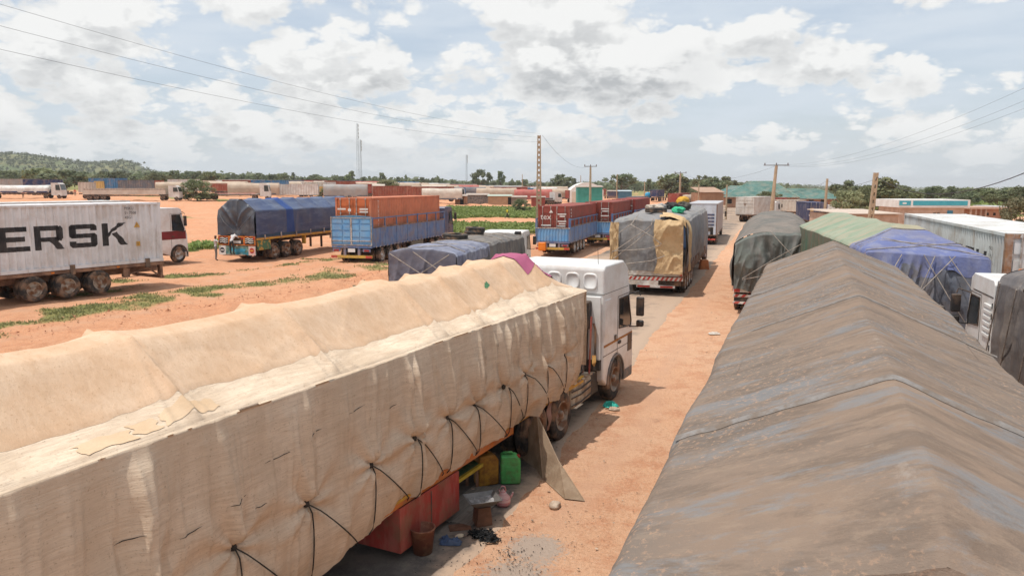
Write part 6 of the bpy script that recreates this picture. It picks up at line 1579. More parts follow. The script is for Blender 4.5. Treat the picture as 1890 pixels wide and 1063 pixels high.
# ------------------------------------------------------------------ white cab at the right edge
def right_cab():
    h_ = 17.8; W_ = 2.5
    u = np.array([math.sin(R(h_)), math.cos(R(h_))]); n = np.array([u[1], -u[0]])
    lr = at_depth(1834, 556, 15.5)[:2]               # rear left upper corner of the cab
    base = lr - u * 13.6 + n * W_
    S_ = vehicle('dark_tarpaulin_truck', 'white cab with black mirrors pulling a grey tarpaulin load at the right edge', 'truck', tuple(base), h_, W_, 0.0)
    ci = cab(S_, 13.6, W_, 2.05, 3.36, M_white, 14.9, .52, lod=2, zb=.62, high=False, slope=.22, zwin=(2.22, 2.92))
    # ribbed panel behind the door window
    for k in range(6): MB().b2(-W_ / 2 - .03, -W_ / 2 + .01, 13.72, 14.20, 2.12 + k * .125, 2.20 + k * .125).build('rib', M_white, S_, bevel=.012)
    MB().b2(-W_ / 2 - .006, W_ / 2 + .006, 13.62, 15.15, 2.985, 3.01).build('roof_seam', M_black, S_)
    for k in range(9): MB().b2(-W_ / 2 - .012, -W_ / 2 + .01, 13.63, 13.67, 1.0 + k * .22, 1.12 + k * .22).build('gap_trim', M_black, S_)
    MB().lathe([(.11, 0), (.11, .13), (.08, .17), (.001, .18)], c=(-.45, 14.7, 3.34), axis='z', seg=16, closed=False).build('beacon', M_orange, S_, smooth=True)
    MB().tube([(-.2, 14.0, 3.38), (.3, 14.0, 3.46), (.8, 14.05, 3.38)], .03, 6).build('roof_hose', M_black, S_)
    # load behind
    def top(y, t):
        y = np.asarray(y, float); t = np.asarray(t, float); a = np.abs(t)
        return 3.48 + .25 * (1 - a ** 4) + .04 * fbm(y * .9, t * 1.6, seed=23) + .03 * ridged(y * 1.3 + t, t * 1.5, 26)
    m_ = tarp_mat('grey_plum_tarpaulin', (.125, .115, .115), (.165, .145, .135), scale=.7, rough=.6, bump=.4, bscale=6, streak=((.26, .22, .19), .6, (3, 3, .4), .52), dirt=((.07, .065, .07), .5, 1.5))
    X, Y, Z = tarp_shell(13.2, W_ + .1, 3.45, 1.1, top, 240, 40, 60, seed=53, pleat=(.13, 2.1), wr=(.05, 1.3), bulge=.03, round_=.10)
    link('tarpaulin', grid_mesh('tarpaulin', X, Y, Z), m_, S_)
    Xf, Yf, Zf = end_flap(W_ + .1, lambda t: top(np.full(t.shape, 13.2), t) - .10 * np.clip(1 - (1 - np.abs(t)) / .05, 0, 1) ** 2, 1.1, 60, 50, 13.2, seed=7, amp=.12, sgn=1)
    link('front_flap', grid_mesh('front_flap', Xf, Yf, Zf), m_, S_)
    Xf, Yf, Zf = end_flap(W_ + .1, lambda t: top(np.full(t.shape, 0.), t), 1.1, 40, 30, 0, seed=9, amp=.1)
    link('rear_flap', grid_mesh('rear_flap', Xf, Yf, Zf), m_, S_)
    for y_ in (9.5, 10.6, 11.7, 12.7):
        pts = [(-W_ / 2 - .16, y_ + .1 * i, 3.42 - i * .28) for i in range(7)]
        MB().tube(pts, .014, 6).build('rope', M_rope2, S_)
    chassis(S_, 13.2, 2.4, 1.1, (1.5, 2.8, 4.1), r=.5, seg=16)
    for y_, d_ in ((15.0, False), (12.2, True)): axle_at(S_, y_, W_, .52, .29, d_, 28, M_rim, 0, 0)
    MB().b2(-1.0, -.7, 13.25, 13.5, 1.2, 2.9).build('air_intake', M_black, S_, bevel=.04)
    for x_ in (-1.1, -.95, -.5): MB().tube([(x_, 13.3, 1.3), (x_ - .05, 13.45, 2.2), (x_ + .1, 13.55, 2.9)], .02, 6).build('hose', M_black, S_)
right_cab()
# ================================================================== things on the ground beside the near truck
def along_A(y, x):     # beside the near truck: y along it, x out from its right flank
    u = np.array([math.sin(R(26.45)), math.cos(R(26.45))]); n = np.array([u[1], -u[0]]); p = np.array([-5.45, 2.32]) + u * y + n * x
    return float(p[0]), float(p[1])
def place(o, x, y, rz, label, cat, dz=0.018, group=None):
    o.location = (x, y, gz1(x, y) + dz); o.rotation_euler = (0, 0, rz); return tag(o, label, cat, group)
def jerrycan(name, label, x, y, rz, m, capm, sc=1.0):
    e = empty(name, label, 'jerrycan', (x, y, gz1(x, y) + .018), rz)
    w_, d_, h_ = .36 * sc, .26 * sc, .52 * sc
    MB().prism([(-w_ / 2, 0), (w_ / 2, 0), (w_ / 2, h_ * .80), (w_ * .30, h_), (-w_ / 2, h_)], -d_ / 2, d_ / 2, 'y').build('body', m, e, bevel=.035, seg=3)
    hd = MB(); hd.tube([(-w_ * .38, 0, h_ * .98), (-w_ * .36, 0, h_ * 1.06), (0.02, 0, h_ * 1.07), (w_ * .16, 0, h_ * .98)], .022, 8); hd.build('handle', m, e, smooth=True)
    MB().lathe([(.035, 0), (.035, .05), (.030, .055), (.001, .055)], c=(w_ * .38, 0, h_ * .87), axis='z', seg=14, closed=False).build('cap', capm, e)
    for k in (-1, 1): MB().box((0, k * (d_ / 2 + .002), h_ * .42), (w_ * .55, .012, h_ * .45)).build('side_panel', m, e, bevel=.005)
M_gj = mat('green_plastic', (.075, .36, .10), (.10, .42, .13), 5, .45, dirt=((.10, .16, .06), .6, 9))
M_yj = mat('yellow_brown_plastic', (.38, .20, .03), (.28, .13, .02), 5, .5, dirt=((.12, .06, .02), .6, 7))
x, y = along_A(12.05, .06); jerrycan('jerrycan', 'bright green plastic jerrycan with red cap beside the folded board', x, y, -R(26) + .5, M_gj, M_red)
x, y = along_A(11.80, -.30); jerrycan('jerrycan', 'grimy yellow brown jerrycan under the canvas edge, left of the green one', x, y, -R(26) + .9, M_yj, M_black, 1.08)
# bench under the bed
be = empty('bench', 'low wooden bench with yellow edge and green top under the truck bed', 'bench', (*along_A(11.05, -.45), .018), -R(26.45))
MB().b2(-.16, .13, -.62, .62, .40, .43).build('seat', mat('green_board', (.03, .13, .06), (.05, .16, .08), 4, .6, dirt=(DUST, .4, 5)), be)
MB().b2(.132, .19, -.64, .64, .38, .44).build('edge_rail', mat('yellow_edge', (.62, .46, .06), (.5, .36, .05), 4, .6), be)
for yy_ in (-.5, .5):
    for xx_ in (-.10, .10): MB().b2(xx_ - .02, xx_ + .02, yy_ - .02, yy_ + .02, 0, .40).build('leg', M_bed, be)
bd = MB().b2(-.35, .35, -.75, .75, .0, .02).build('plank', mat('grey_plank', (.16, .14, .12), (.22, .19, .16), 3, .8, stretch=(12, 1, 6)), None, bevel=.004)
place(bd, *along_A(10.9, -.05), -R(24), 'flat grey plank on the ground in front of the bench', 'plank')
# charcoal stove
stv = empty('charcoal_stove', 'square metal charcoal stove with ash bowl on a rusty foot', 'stove', (*along_A(10.34, .42), .018), .35)
M_rst = mat('burnt_rust', (.13, .065, .04), (.20, .10, .06), 5, .8, bump=.3, bscale=20)
M_ashm = mat('ash_grey', (.34, .33, .33), (.20, .195, .19), 9, .95, bump=.5, bscale=40)
MB().prism([(-.13, 0), (.13, 0), (.10, .30), (-.10, .30)], -.12, .12, 'y').build('foot', M_rst, stv)
bw = MB(); q = [(-.27, -.22), (.27, -.22), (.27, .22), (-.27, .22)]
bw.add([(a * .42, b * .42, .30) for a, b in q] + [(a, b, .43) for a, b in q] + [(a * .96, b * .96, .432) for a, b in q] + [(a * .5, b * .5, .335) for a, b in q],
       [(i, (i + 1) % 4, 4 + (i + 1) % 4, 4 + i) for i in range(4)] + [(4 + i, 4 + (i + 1) % 4, 8 + (i + 1) % 4, 8 + i) for i in range(4)] + [(8 + i, 8 + (i + 1) % 4, 12 + (i + 1) % 4, 12 + i) for i in range(4)] + [(12, 13, 14, 15)])
bw.build('bowl', mat('grey_tin', (.13, .125, .12), (.19, .18, .17), 5, .5, metal=.4), stv)
n = 24; a, b = np.meshgrid(np.linspace(-1, 1, n), np.linspace(-1, 1, n), indexing='ij')
link('ash', grid_mesh('ash', a * .19, b * .155, .375 + .025 * fbm(a * 4, b * 4, seed=3)), M_ashm, stv)
x, y = along_A(10.05, .18); o = MB().b2(-.17, .17, -.11, .11, 0, .012).build('tin_lid', M_rst, None); place(o, x, y, .2, 'flat rusty tin sheet lying left of the stove', 'tin sheet')
# kettle
kt = empty('kettle', 'small pink striped plastic kettle with handle behind the stove', 'kettle', (*along_A(11.1, .40), .018), .4)
mk_ = mat('pink_stripes', (.52, .22, .24), (.62, .42, .40), 1, .5, stretch=(1, 1, 22), lo=.45, hi=.55)
MB().lathe([(.001, 0), (.10, .0), (.125, .05), (.125, .10), (.105, .16), (.06, .20), (.055, .22), (.001, .225)], axis='z', seg=24, closed=False).build('body', mk_, kt, smooth=True)
MB().lathe([(.045, .22), (.04, .25), (.012, .265), (.012, .285), (.001, .29)], axis='z', seg=14, closed=False).build('lid', mk_, kt, smooth=True)
MB().tube([(-.05, 0, .21), (-.075, 0, .28), (-.02, 0, .335), (.03, 0, .32), (.05, 0, .24)], .012, 6).build('handle', mk_, kt, smooth=True)
MB().tube([(.11, 0, .09), (.16, 0, .15), (.18, 0, .20)], [.022, .016, .012], 8).build('spout', mk_, kt, smooth=True)
# bucket
bk = empty('bucket', 'brown plastic bucket standing under the red chest', 'bucket', (*along_A(9.12, .10), .018), .2)
mbk = mat('brown_plastic', (.20, .075, .045), (.15, .06, .04), 4, .6, dirt=(DUST, .4, 6))
MB().lathe([(.13, .0), (.135, .0), (.18, .36), (.19, .365), (.19, .385), (.172, .385), (.13, .03), (.001, .03)], axis='z', seg=28, closed=False).build('body', mbk, bk, smooth=True)
MB().tube([(.185 * math.cos(t), .185 * math.sin(t), .37 - .10 * math.sin(t) * 0 - .06 * abs(math.sin(t))) for t in np.linspace(0, PI, 12)], .006, 5).build('handle', M_steel, bk)
# cloth rag
def rag(name, label, x, y, r, m, seed, flat=.04, rz=0.0):
    n = 40; a, b = np.meshgrid(np.linspace(0, 1, n), np.linspace(0, 2 * PI, 48), indexing='ij')
    rr_ = r * a * (1 + .35 * vn(np.cos(b) * 1.6, np.sin(b) * 1.6, seed=seed)); zz = flat * (.3 + ridged(np.cos(b) * a * 2.4, np.sin(b) * a * 2.4, seed + 2) * .8 + .5 * fbm(np.cos(b) * a * 4, np.sin(b) * a * 4, seed=seed + 5)) * (1 - a ** 6) + .008
    o = link(name, grid_mesh(name, rr_ * np.cos(b), rr_ * np.sin(b) * .75, np.maximum(zz, .006)), m); return place(o, x, y, rz, label, 'cloth')
rag('crumpled_cloth', 'crumpled dark blue cloth on the ground right of the bucket', *along_A(9.56, .30), .17, tarp_mat('blue_rag', (.06, .09, .17), (.10, .13, .2), scale=6), 3, .07)
rag('crumpled_cloth', 'pink and blue clothing heap under the canvas at the bottom edge', *along_A(7.3, -.10), .30, mat('pink_blue_cloth', (.34, .12, .20), (.10, .14, .30), 9, .8, lo=.45, hi=.55), 8, .16)
rag('crumpled_cloth', 'turquoise plastic bag beside the front wheel of the white cab', *along_A(17.35, .10), .17, mat('turquoise_plastic', (.03, .40, .32), (.05, .5, .4), 6, .4), 12, .10)
rag('crumpled_cloth', 'pale scrap of sacking on the ground next to the turquoise bag', *along_A(17.15, .28), .13, tarp_mat('pale_sacking', (.50, .38, .28), (.4, .3, .22), scale=6), 16, .05)
p = on_ground(1318, 618, 0); rag('litter', 'torn white paper litter on the sandy shoulder by the heaped truck', p[0], p[1], .22, mat('paper_white', (.6, .56, .5), (.5, .42, .35), 8), 20, .04)
# stone
def stone(label, x, y, r, seed, m):
    th, ph = np.meshgrid(np.linspace(0, PI, 16), np.linspace(0, 2 * PI, 24), indexing='ij')
    dx_, dy_, dz_ = np.sin(th) * np.cos(ph), np.sin(th) * np.sin(ph), np.cos(th)
    k = r * (1 + .25 * fbm(dx_ * 1.3 + seed, dy_ * 1.3, dz_ * 1.3, seed=seed))
    o = link('stone', grid_mesh('stone', k * dx_ * 1.2, k * dy_ * .9, k * dz_ * .62), m); place(o, x, y, seed * 1.1, label, 'stone', dz=r * .40)
M_stone = mat('pale_stone', (.50, .40, .31), (.36, .27, .20), 7, .9, bump=.4, bscale=18)
p = on_ground(1024, 936, 0); stone('fist sized pale stone on the sand right of the folded board', p[0], p[1], .105, 4, M_stone)
p = on_ground(848, 991, 0); stone('small round pale stone at the edge of the charcoal heap', p[0], p[1], .055, 9, mat('cream_stone', (.6, .5, .36), (.5, .4, .28), 9))
# folded board leaning against the truck
def leaning_board():
    e = empty('folded_board', 'folded brown board propped like a tent against the canvas truck', 'board', (*on_ground(1003, 884, 0)[:2], .0), 0)
    ox, oy = e.location.x, e.location.y
    ap = at_depth(986, 768, 13.75); ap2 = at_depth(993, 770, 13.62)
    def G_(px_, py_): q_ = on_ground(px_, py_, .02); return np.array([q_[0], q_[1], .022])
    mbd = tarp_mat('brown_fibre_board', (.33, .245, .17), (.26, .19, .13), scale=3, bump=.3, bscale=14, dirt=((.2, .13, .08), .5, 3))
    def sheet(name, pts, th=.018):
        P_ = [np.array(p_) - np.array([ox, oy, 0]) for p_ in pts]
        nv = np.cross(P_[1] - P_[0], P_[2] - P_[0]); nv = nv / np.linalg.norm(nv) * th
        m = MB(); k = len(P_); m.add([tuple(p_) for p_ in P_] + [tuple(p_ - nv) for p_ in P_], [tuple(range(k)), tuple(range(2 * k - 1, k - 1, -1))] + [(i, i + k, (i + 1) % k + k, (i + 1) % k) for i in range(k)])
        return m.build(name, mbd, e)
    sheet('panel', [ap, G_(953, 838), G_(992, 868), at_depth(990, 800, 13.7)])
    sheet('panel', [ap2, G_(1003, 884), G_(1042, 920), G_(1078, 924), at_depth(1030, 850, 13.1)])
    sheet('panel', [ap, ap2, G_(1003, 884), G_(992, 868)])
leaning_board()
# charcoal and soot chips
def chips(name, label, centres, n, smin, smax, m, seed):
    rg = np.random.default_rng(seed); C_ = np.array([centres[i % len(centres)] for i in range(n)], float)
    xy = C_[:, :2] + rg.normal(size=(n, 2)) * C_[:, 2:3]; z_ = gz(xy[:, 0], xy[:, 1]) + .014 + (.02 * rg.random(n) if smax > .02 else 0)
    q = rg.normal(size=(n, 4, 3)) * rg.uniform(smin, smax, n)[:, None, None]; q[:, :, 2] = np.abs(q[:, :, 2]) * .8
    V = (q + np.concatenate([xy, z_[:, None]], 1)[:, None, :]).reshape(-1, 3)
    k = np.arange(n)[:, None] * 4; F = np.concatenate([k + np.array([[0, 1, 2]]), k + np.array([[0, 1, 3]]), k + np.array([[1, 2, 3]]), k + np.array([[0, 2, 3]])], 0)
    o = link(name, fast_mesh(name, np.array(V), np.array(F)), m); return tag(o, label, None, None, 'stuff')
p = on_ground(885, 990, 0); p2 = on_ground(905, 998, 0)
chips('charcoal_heap', 'heap of black charcoal pieces on the tar', [(p[0], p[1], .09), (p[0] + .08, p[1], .07), (p2[0], p2[1], .06)], 420, .012, .032, mat('charcoal', (.012, .012, .013), (.03, .03, .03), 8, .9), 3)
cc = [tuple(on_ground(a, b, 0)[:2]) + (c,) for a, b, c in ((935, 1025, .13), (925, 985, .25), (965, 1050, .16), (880, 1040, .3), (1000, 1000, .5))]
chips('soot_scatter', 'scattered soot and ash crumbs on the sand', cc, 500, .004, .013, mat('charcoal', (.012, .012, .013)), 5)
gg = []
rg = np.random.default_rng(12)
for i in range(60):
    a, s_ = rg.uniform(6, 48), rg.uniform(-4.6, .8); gg.append((RU[0] * a + RN[0] * s_, RU[1] * a + RN[1] * s_, .6))
chips('gravel', 'small stones scattered over the sandy shoulder', gg, 1500, .006, .022, mat('gravel_stone', (.34, .22, .15), (.5, .38, .28), 6), 6)
chips('earth_clods', 'clods of red earth along the eroded bank', [tuple(on_ground(a, b, .55)[:2]) + (.9,) for a, b in ((60, 610), (200, 585), (330, 568), (450, 552), (560, 538), (650, 522), (690, 512))], 600, .012, .042, mat('red_clod', (.45, .20, .11), (.36, .15, .08), 4), 7)

# ================================================================== poles, wires, masts
M_conc = mat('weathered_concrete', (.47, .36, .245), (.40, .30, .205), 1.2, .9, dirt=((.3, .2, .13), .5, 2))
M_wire = mat('wire', (.045, .045, .048), rough=.6)
M_galv = mat('galvanised_steel', (.30, .31, .32), (.24, .24, .25), 2, .5, metal=.4)
def hit(px_, py_, t0=20.0, t1=1500.0):
    """where the sight line through that pixel meets the terrain"""
    d = ray(px_, py_); ts = np.geomspace(t0, t1, 900)
    P_ = np.stack([d[0] * ts, d[1] * ts, CAMH + d[2] * ts], 1); h_ = P_[:, 2] - gz(P_[:, 0], P_[:, 1])
    k = np.argmax(h_ < 0) if np.any(h_ < 0) else len(ts) - 1
    return float(P_[k, 0]), float(P_[k, 1])
def lattice_pole(label, px_, py_top, Y_, w0, w1, d_=.30, arm=None, holes=True, lean=0.0):
    t_ = at_depth(px_, py_top, Y_); z0 = gz1(t_[0], Y_); H_ = t_[2] - z0
    e = empty('concrete_pole', label, 'pole', (t_[0] - lean, Y_, z0), 0); sh = lean / H_
    wl_ = lambda z: w0 + (w1 - w0) * z / H_
    if holes:
        m = MB()
        for sd in (1, -1):
            q = []
            for z in (0, H_):
                w_ = wl_(z); q += [(sd * w_ / 2 + sh * z, -d_ / 2, z), (sd * (w_ / 2 - w_ * .30) + sh * z, -d_ / 2, z), (sd * (w_ / 2 - w_ * .30) + sh * z, d_ / 2, z), (sd * w_ / 2 + sh * z, d_ / 2, z)]
            MB().add(q, [(0, 1, 2, 3), (4, 7, 6, 5), (0, 4, 5, 1), (1, 5, 6, 2), (2, 6, 7, 3), (3, 7, 4, 0)]).build('upright', M_conc, e)
        n = int(H_ / .55)
        for i in range(n + 1):
            z = .1 + i * (H_ - .3) / n; w_ = wl_(z) * .42
            MB().box((sh * z, 0, z), (w_, d_ * .96, .30)).build('rung', M_conc, e)
    else:
        MB().tube([(0, 0, 0), (sh * H_ / 2, 0, H_ / 2), (sh * H_, 0, H_)], [w0 / 2, (w0 + w1) / 4, w1 / 2], 8).build('shaft', M_conc, e)
    if arm:
        c = MB(); c.box((sh * H_, 0, H_ + .05), (arm, .12, .12)); c.build('cross_arm', M_galv, e)
        for k in (-1, 0, 1): MB().lathe([(.06, 0), (.09, .08), (.05, .14), (.08, .20), (.03, .28)], c=(sh * H_ + k * arm * .45, 0, H_ + .11), axis='z', seg=8).build('insulator', mat('insulator_brown', (.12, .07, .05)), e)
    return t_
pA = lattice_pole('tall perforated concrete pole left of centre carrying three wires', 995, 250, 84.0, .66, .36)
pT = lattice_pole('concrete pole with wide cross arm in front of the green roofs', 1433, 306, 108.0, .62, .42, arm=3.6, holes=False, lean=.5)
lattice_pole('slim pole with cross arm left of the red containers', 1090, 308, 132.0, .5, .30, arm=2.2, holes=False)
lattice_pole('pole with cross arm between the high load and the box lorry', 1256, 320, 165.0, .6, .35, arm=2.6, holes=False)
pW = lattice_pole('pale straight pole beside the green roof', 1527, 330, 78.0, .36, .24, holes=False, lean=.15)
pL = lattice_pole('perforated leaning pole behind the green tarpaulin', 1617, 319, 56.0, .42, .30, d_=.22, lean=.35)
for px_, py_, Y_, lab in ((1342, 341, 120, 'short post with lamp head beside the white container lorry'), (1290, 340, 150, 'short pole left of the brown shed roofs'), (1139, 322, 210, 'thin pole in front of the tree crowns, centre'),
                          (1190, 336, 200, 'short thin pole beside the blue drum'), (1072, 324, 260, 'thin far pole left of the cross arm pole'), (964, 322, 260, 'thin far pole left of the tall perforated pole')):
    lattice_pole(lab, px_, py_, float(Y_), .34, .2, holes=False)
def wire(p, q, sag, r, label, grp=None):
    p, q = Vector(p), Vector(q); pts = []
    for i in range(25):
        f = i / 24; v = p.lerp(q, f); v.z -= sag * 4 * f * (1 - f); pts.append(v)
    o = MB().tube(pts, r, 5).build('power_line', M_wire, None); return tag(o, label, 'power line', grp)
for i, (ya, yb, lab) in enumerate(((-66, 247, 'uppermost of the three wires crossing the sky on the left'), (-18, 254, 'middle of the three wires crossing the sky on the left'), (34, 262, 'lowest of the three wires crossing the sky on the left'))):
    wire(at_depth(-250, ya, 26.0), at_depth(997 - i * 2, yb, 84.0), .9, .0065, lab)
wire(at_depth(1001, 250, 84.0), at_depth(1090, 306, 132.0), 1.5, .012, 'slack wire from the tall perforated pole to the cross arm pole')
for i, (xb, ya, yb, lab) in enumerate(((1428, 92, 304, 'uppermost of the three wires rising to the right edge'), (1433, 122, 305, 'middle of the three wires rising to the right edge'), (1438, 140, 305.5, 'lowest of the three wires rising to the right edge'))):
    wire(at_depth(xb, yb, 108.0), at_depth(2040, ya, 40.0), 1.7, .0065, lab)
wire(at_depth(1619, 327, 56.0), at_depth(1960, 288, 30.0), 1.35, .022, 'thick black cable sagging from the leaning pole to the right edge')
wire(at_depth(1617, 330, 56.0), at_depth(1527, 334, 78.0), .5, .012, 'cable between the leaning pole and the pale straight pole')
wire(at_depth(1527, 334, 78.0), at_depth(1436, 352, 108.0), .6, .012, 'cable from the pale straight pole towards the cross arm pole')
wire(at_depth(1433, 306, 108.0), at_depth(1256, 321, 165.0), 1.6, .012, 'faint wire between the two cross arm poles')
def mast(label, px_, py_top, Y_, w_, tri=True):
    t_ = at_depth(px_, py_top, Y_); z0 = gz1(t_[0], Y_); H_ = t_[2] - z0
    e = empty('radio_mast', label, 'mast', (t_[0], Y_, z0), 0)
    pts = [(w_ * math.cos(a), w_ * math.sin(a)) for a in (PI / 2, PI / 2 + 2.094, PI / 2 + 4.189)]
    for a, b in pts: MB().tube([(a, b, 0), (a * .45, b * .45, H_)], .08, 4).build('leg', M_galv, e)
    n = 22; br = MB()
    for i in range(n):
        za, zb = H_ * i / n, H_ * (i + 1) / n; ka, kb = 1 - .55 * i / n, 1 - .55 * (i + 1) / n
        for j in range(3):
            p_, q_ = pts[j], pts[(j + 1) % 3]; br.tube([(p_[0] * ka, p_[1] * ka, za), (q_[0] * kb, q_[1] * kb, zb)], .045, 3, cap=False)
    o = br.build('bracing', M_galv, e); tag(o, kind='stuff')
    for k in range(4): MB().box((.9, 0, H_ * (.78 + .06 * k)), (.5, .5, 1.8)).build('antenna', M_rimw, e)
mast('tall lattice radio mast rising left of centre', 659, 228, 640.0, 1.5)
mast('thinner lattice mast close right of the tall radio mast', 665, 258, 655.0, .9)
mast('short lattice mast on the horizon left of the perforated pole', 861, 286, 800.0, 1.3)
tw = hit(388, 334); tz = gz1(*tw)
e = empty('water_tower', 'small tan water tower standing above the trees, left', 'water tower', (tw[0], tw[1], tz), .2)
kk_ = tw[1] / 1400.0
for sx in (-1, 1):
    for sy in (-1, 1): MB().b2(sx * 4 * kk_ - .4, sx * 4 * kk_ + .4, sy * 1.6 - .4, sy * 1.6 + .4, 0, 14 * kk_).build('leg', M_conc, e)
MB().b2(-5.5 * kk_, 5.5 * kk_, -2.2, 2.2, 10 * kk_, 16.5 * kk_).build('tank', M_conc, e); MB().b2(-2 * kk_, 2 * kk_, -1, 1, 16.6 * kk_, 20 * kk_).build('tank_top', M_black, e)

# ================================================================== buildings
def roof_mat(name, c1, c2): return mat(name, c1, c2, .35, .6, streak=((c1[0] * 1.5 + .05, c1[1] * 1.4 + .05, c1[2] * 1.4 + .05), .55, (1.2, 1.2, 3), .52), dirt=((.30, .26, .20), .4, .6))
M_groof = roof_mat('green_metal_roof', (.050, .125, .108), (.078, .165, .142))
M_mud = mat('mud_wall', (.42, .24, .145), (.36, .20, .12), .8, .9, dirt=((.3, .16, .09), .5, 1.5)); M_brick = mat('brick_wall', (.38, .20, .13), (.44, .26, .17), 1.2, .9)
M_pinkw = mat('pinkish_plaster', (.55, .40, .31), (.48, .34, .26), .7, .9, dirt=((.35, .22, .15), .5, 1.2)); M_dark = mat('dark_opening', (.02, .018, .016))
def hip_house(name, label, px_, Y_, w_, d_, ze, zr, rz, ridge, mroof, mwall, z0=None, wins=6):
    x_ = at_depth(px_, 343, Y_)[0]; zg = gz1(x_, Y_) if z0 is None else z0
    e = empty(name, label, 'building', (x_, Y_, zg), rz); ze -= zg; zr -= zg
    ov = .7
    MB().b2(-w_ / 2 + ov, w_ / 2 - ov, -d_ / 2 + ov, d_ / 2 - ov, 0, ze - .02).build('wall', mwall, e)
    a, b = w_ / 2, d_ / 2; r_ = ridge / 2
    rf = MB(); rf.add([(-a, -b, ze), (a, -b, ze), (a, b, ze), (-a, b, ze), (-r_, 0, zr), (r_, 0, zr)], [(0, 1, 5, 4), (1, 2, 5), (2, 3, 4, 5), (3, 0, 4), (0, 3, 2, 1)])
    rfo = rf.build('roof', mroof, e)
    for p_, q_ in (((-a, -b, ze), (-r_, 0, zr)), ((a, -b, ze), (r_, 0, zr)), ((-r_, 0, zr), (r_, 0, zr))): MB().tube([p_, q_], .14, 5).build('ridge_cap', roof_mat('pale_green_cap', (.12, .25, .2), (.18, .3, .25)), rfo)
    MB().b2(-a, a, -b - .04, -b + .02, ze - .22, ze + .03).build('fascia', M_bed, e)
    for i in range(wins):
        xx_ = -a + 1.6 + (w_ - 3.2) * i / max(1, wins - 1); f_ = MB().b2(xx_ - .55, xx_ + .55, -b + ov - .05, -b + ov - .01, 1.0, 2.1).build('window', M_dark, e)
        MB().b2(xx_ - .62, xx_ + .62, -b + ov - .09, -b + ov - .052, .9, 1.0).build('sill', M_conc, f_)
hip_house('green_roof_hall', 'large hall with steep green hipped roof right of centre', 1404, 190.0, 17.5, 16, 2.55, 6.35, -.30, 5.2, M_groof, M_brick)
hip_house('green_roof_hall', 'long low wing with green roof right of the steep roofed hall', 1482, 196.0, 17.0, 12, 2.05, 4.45, -.22, 7.5, M_groof, M_brick)
hip_house('green_roof_hall', 'low green roof half hidden left behind the steep roofed hall', 1368, 214.0, 15.0, 12, 2.9, 5.2, -.2, 6.0, roof_mat('teal_metal_roof', (.055, .135, .125), (.08, .17, .16)), M_brick)
def hut(label, px0, px1, py_top, py_base, mwall, mroof, wall=None, d_=4.0, rise=.25, door=None, Y_=None, name='hut', lean=.0, cat='hut'):
    pm = (px0 + px1) / 2
    if Y_ is None: x_, Y_ = hit(pm, py_base)
    else: x_ = at_depth(pm, 343, Y_)[0]
    w_ = (px1 - px0) * Y_ / 1400.0; zg = gz1(x_, Y_); zt = at_depth(pm, py_top, Y_)[2] - zg
    e = empty(name, label, cat, (x_, Y_, zg), lean)
    MB().b2(-w_ / 2, w_ / 2, 0, d_, -.3, zt - .12).build('wall', mwall, e)
    MB().add([(-w_ / 2 - .2, -.3, zt - .08), (w_ / 2 + .2, -.3, zt - .08), (w_ / 2 + .2, d_ + .2, zt + rise), (-w_ / 2 - .2, d_ + .2, zt + rise), (-w_ / 2 - .2, -.3, zt), (w_ / 2 + .2, -.3, zt), (w_ / 2 + .2, d_ + .2, zt + rise + .08), (-w_ / 2 - .2, d_ + .2, zt + rise + .08)],
             [(3, 2, 1, 0), (4, 5, 6, 7), (0, 1, 5, 4), (1, 2, 6, 5), (2, 3, 7, 6), (3, 0, 4, 7)]).build('roof', mroof, e)
    if door is not None: MB().b2(w_ * door - .4, w_ * door + .4, -.03, .0, -.1, min(1.7, zt - .3)).build('door', M_dark, e)
    return e, w_, zt
M_gcloth = mat('patterned_grey_cloth', (.30, .29, .27), (.14, .15, .16), 2.2, .9, lo=.42, hi=.58, dirt=((.4, .3, .22), .4, 3)); M_tin = mat('old_tin_roof', (.36, .31, .27), (.45, .38, .32), 1, .6, dirt=((.3, .15, .08), .5, 1.5)); M_tint = mat('pale_green_tin', (.36, .42, .34), (.42, .46, .38), 1, .6)
hut('small mud walled hut at the left end of the roadside stalls', 840, 861, 362, 377, M_mud, M_tin, door=.1)
hut('stall with patterned grey cloth wall among the roadside huts', 861, 901, 360, 376, M_gcloth, M_tin, rise=.3)
hut('tan brick hut with pale green tin roof among the roadside stalls', 901, 944, 362, 378, mat('tan_brick', (.46, .30, .19), (.40, .26, .16), 1, .9), M_tint, door=.42)
hut('grey plastered hut beside the dark bush', 944, 972, 364, 378, mat('grey_plaster', (.36, .32, .27), (.30, .26, .22), 1, .9), M_tin)
hut('small rust red tin kiosk right behind the tall perforated pole', 981, 1006, 364, 380, M_rustred, M_tin, d_=2.5, rise=.1, cat='kiosk', name='kiosk')
hut('small blue kiosk with pale roof near the red containers', 1142, 1166, 353, 366, mat('kiosk_blue', (.06, .17, .25), (.08, .2, .3), 1, .6), mat('pale_blue_roof', (.42, .53, .58), (.5, .6, .64), 1, .5), name='kiosk', cat='kiosk', d_=5)
hut('dark fronted shed between red containers and the blue kiosk', 1122, 1141, 353, 367, M_navy, M_tin, name='shed', cat='shed')
hut('teal shed under the white roof dome', 1066, 1112, 345, 362, mat('teal_wall', (.05, .27, .22), (.07, .32, .27), 1, .7), M_tin, Y_=170.0, name='shed', cat='shed')
hut('brown tiled shed left of the green roofed halls', 1294, 1336, 355, 372, M_mud, mat('brown_roof', (.36, .22, .15), (.42, .28, .2), 1, .8), Y_=150.0, d_=8, rise=.9, name='shed', cat='shed')
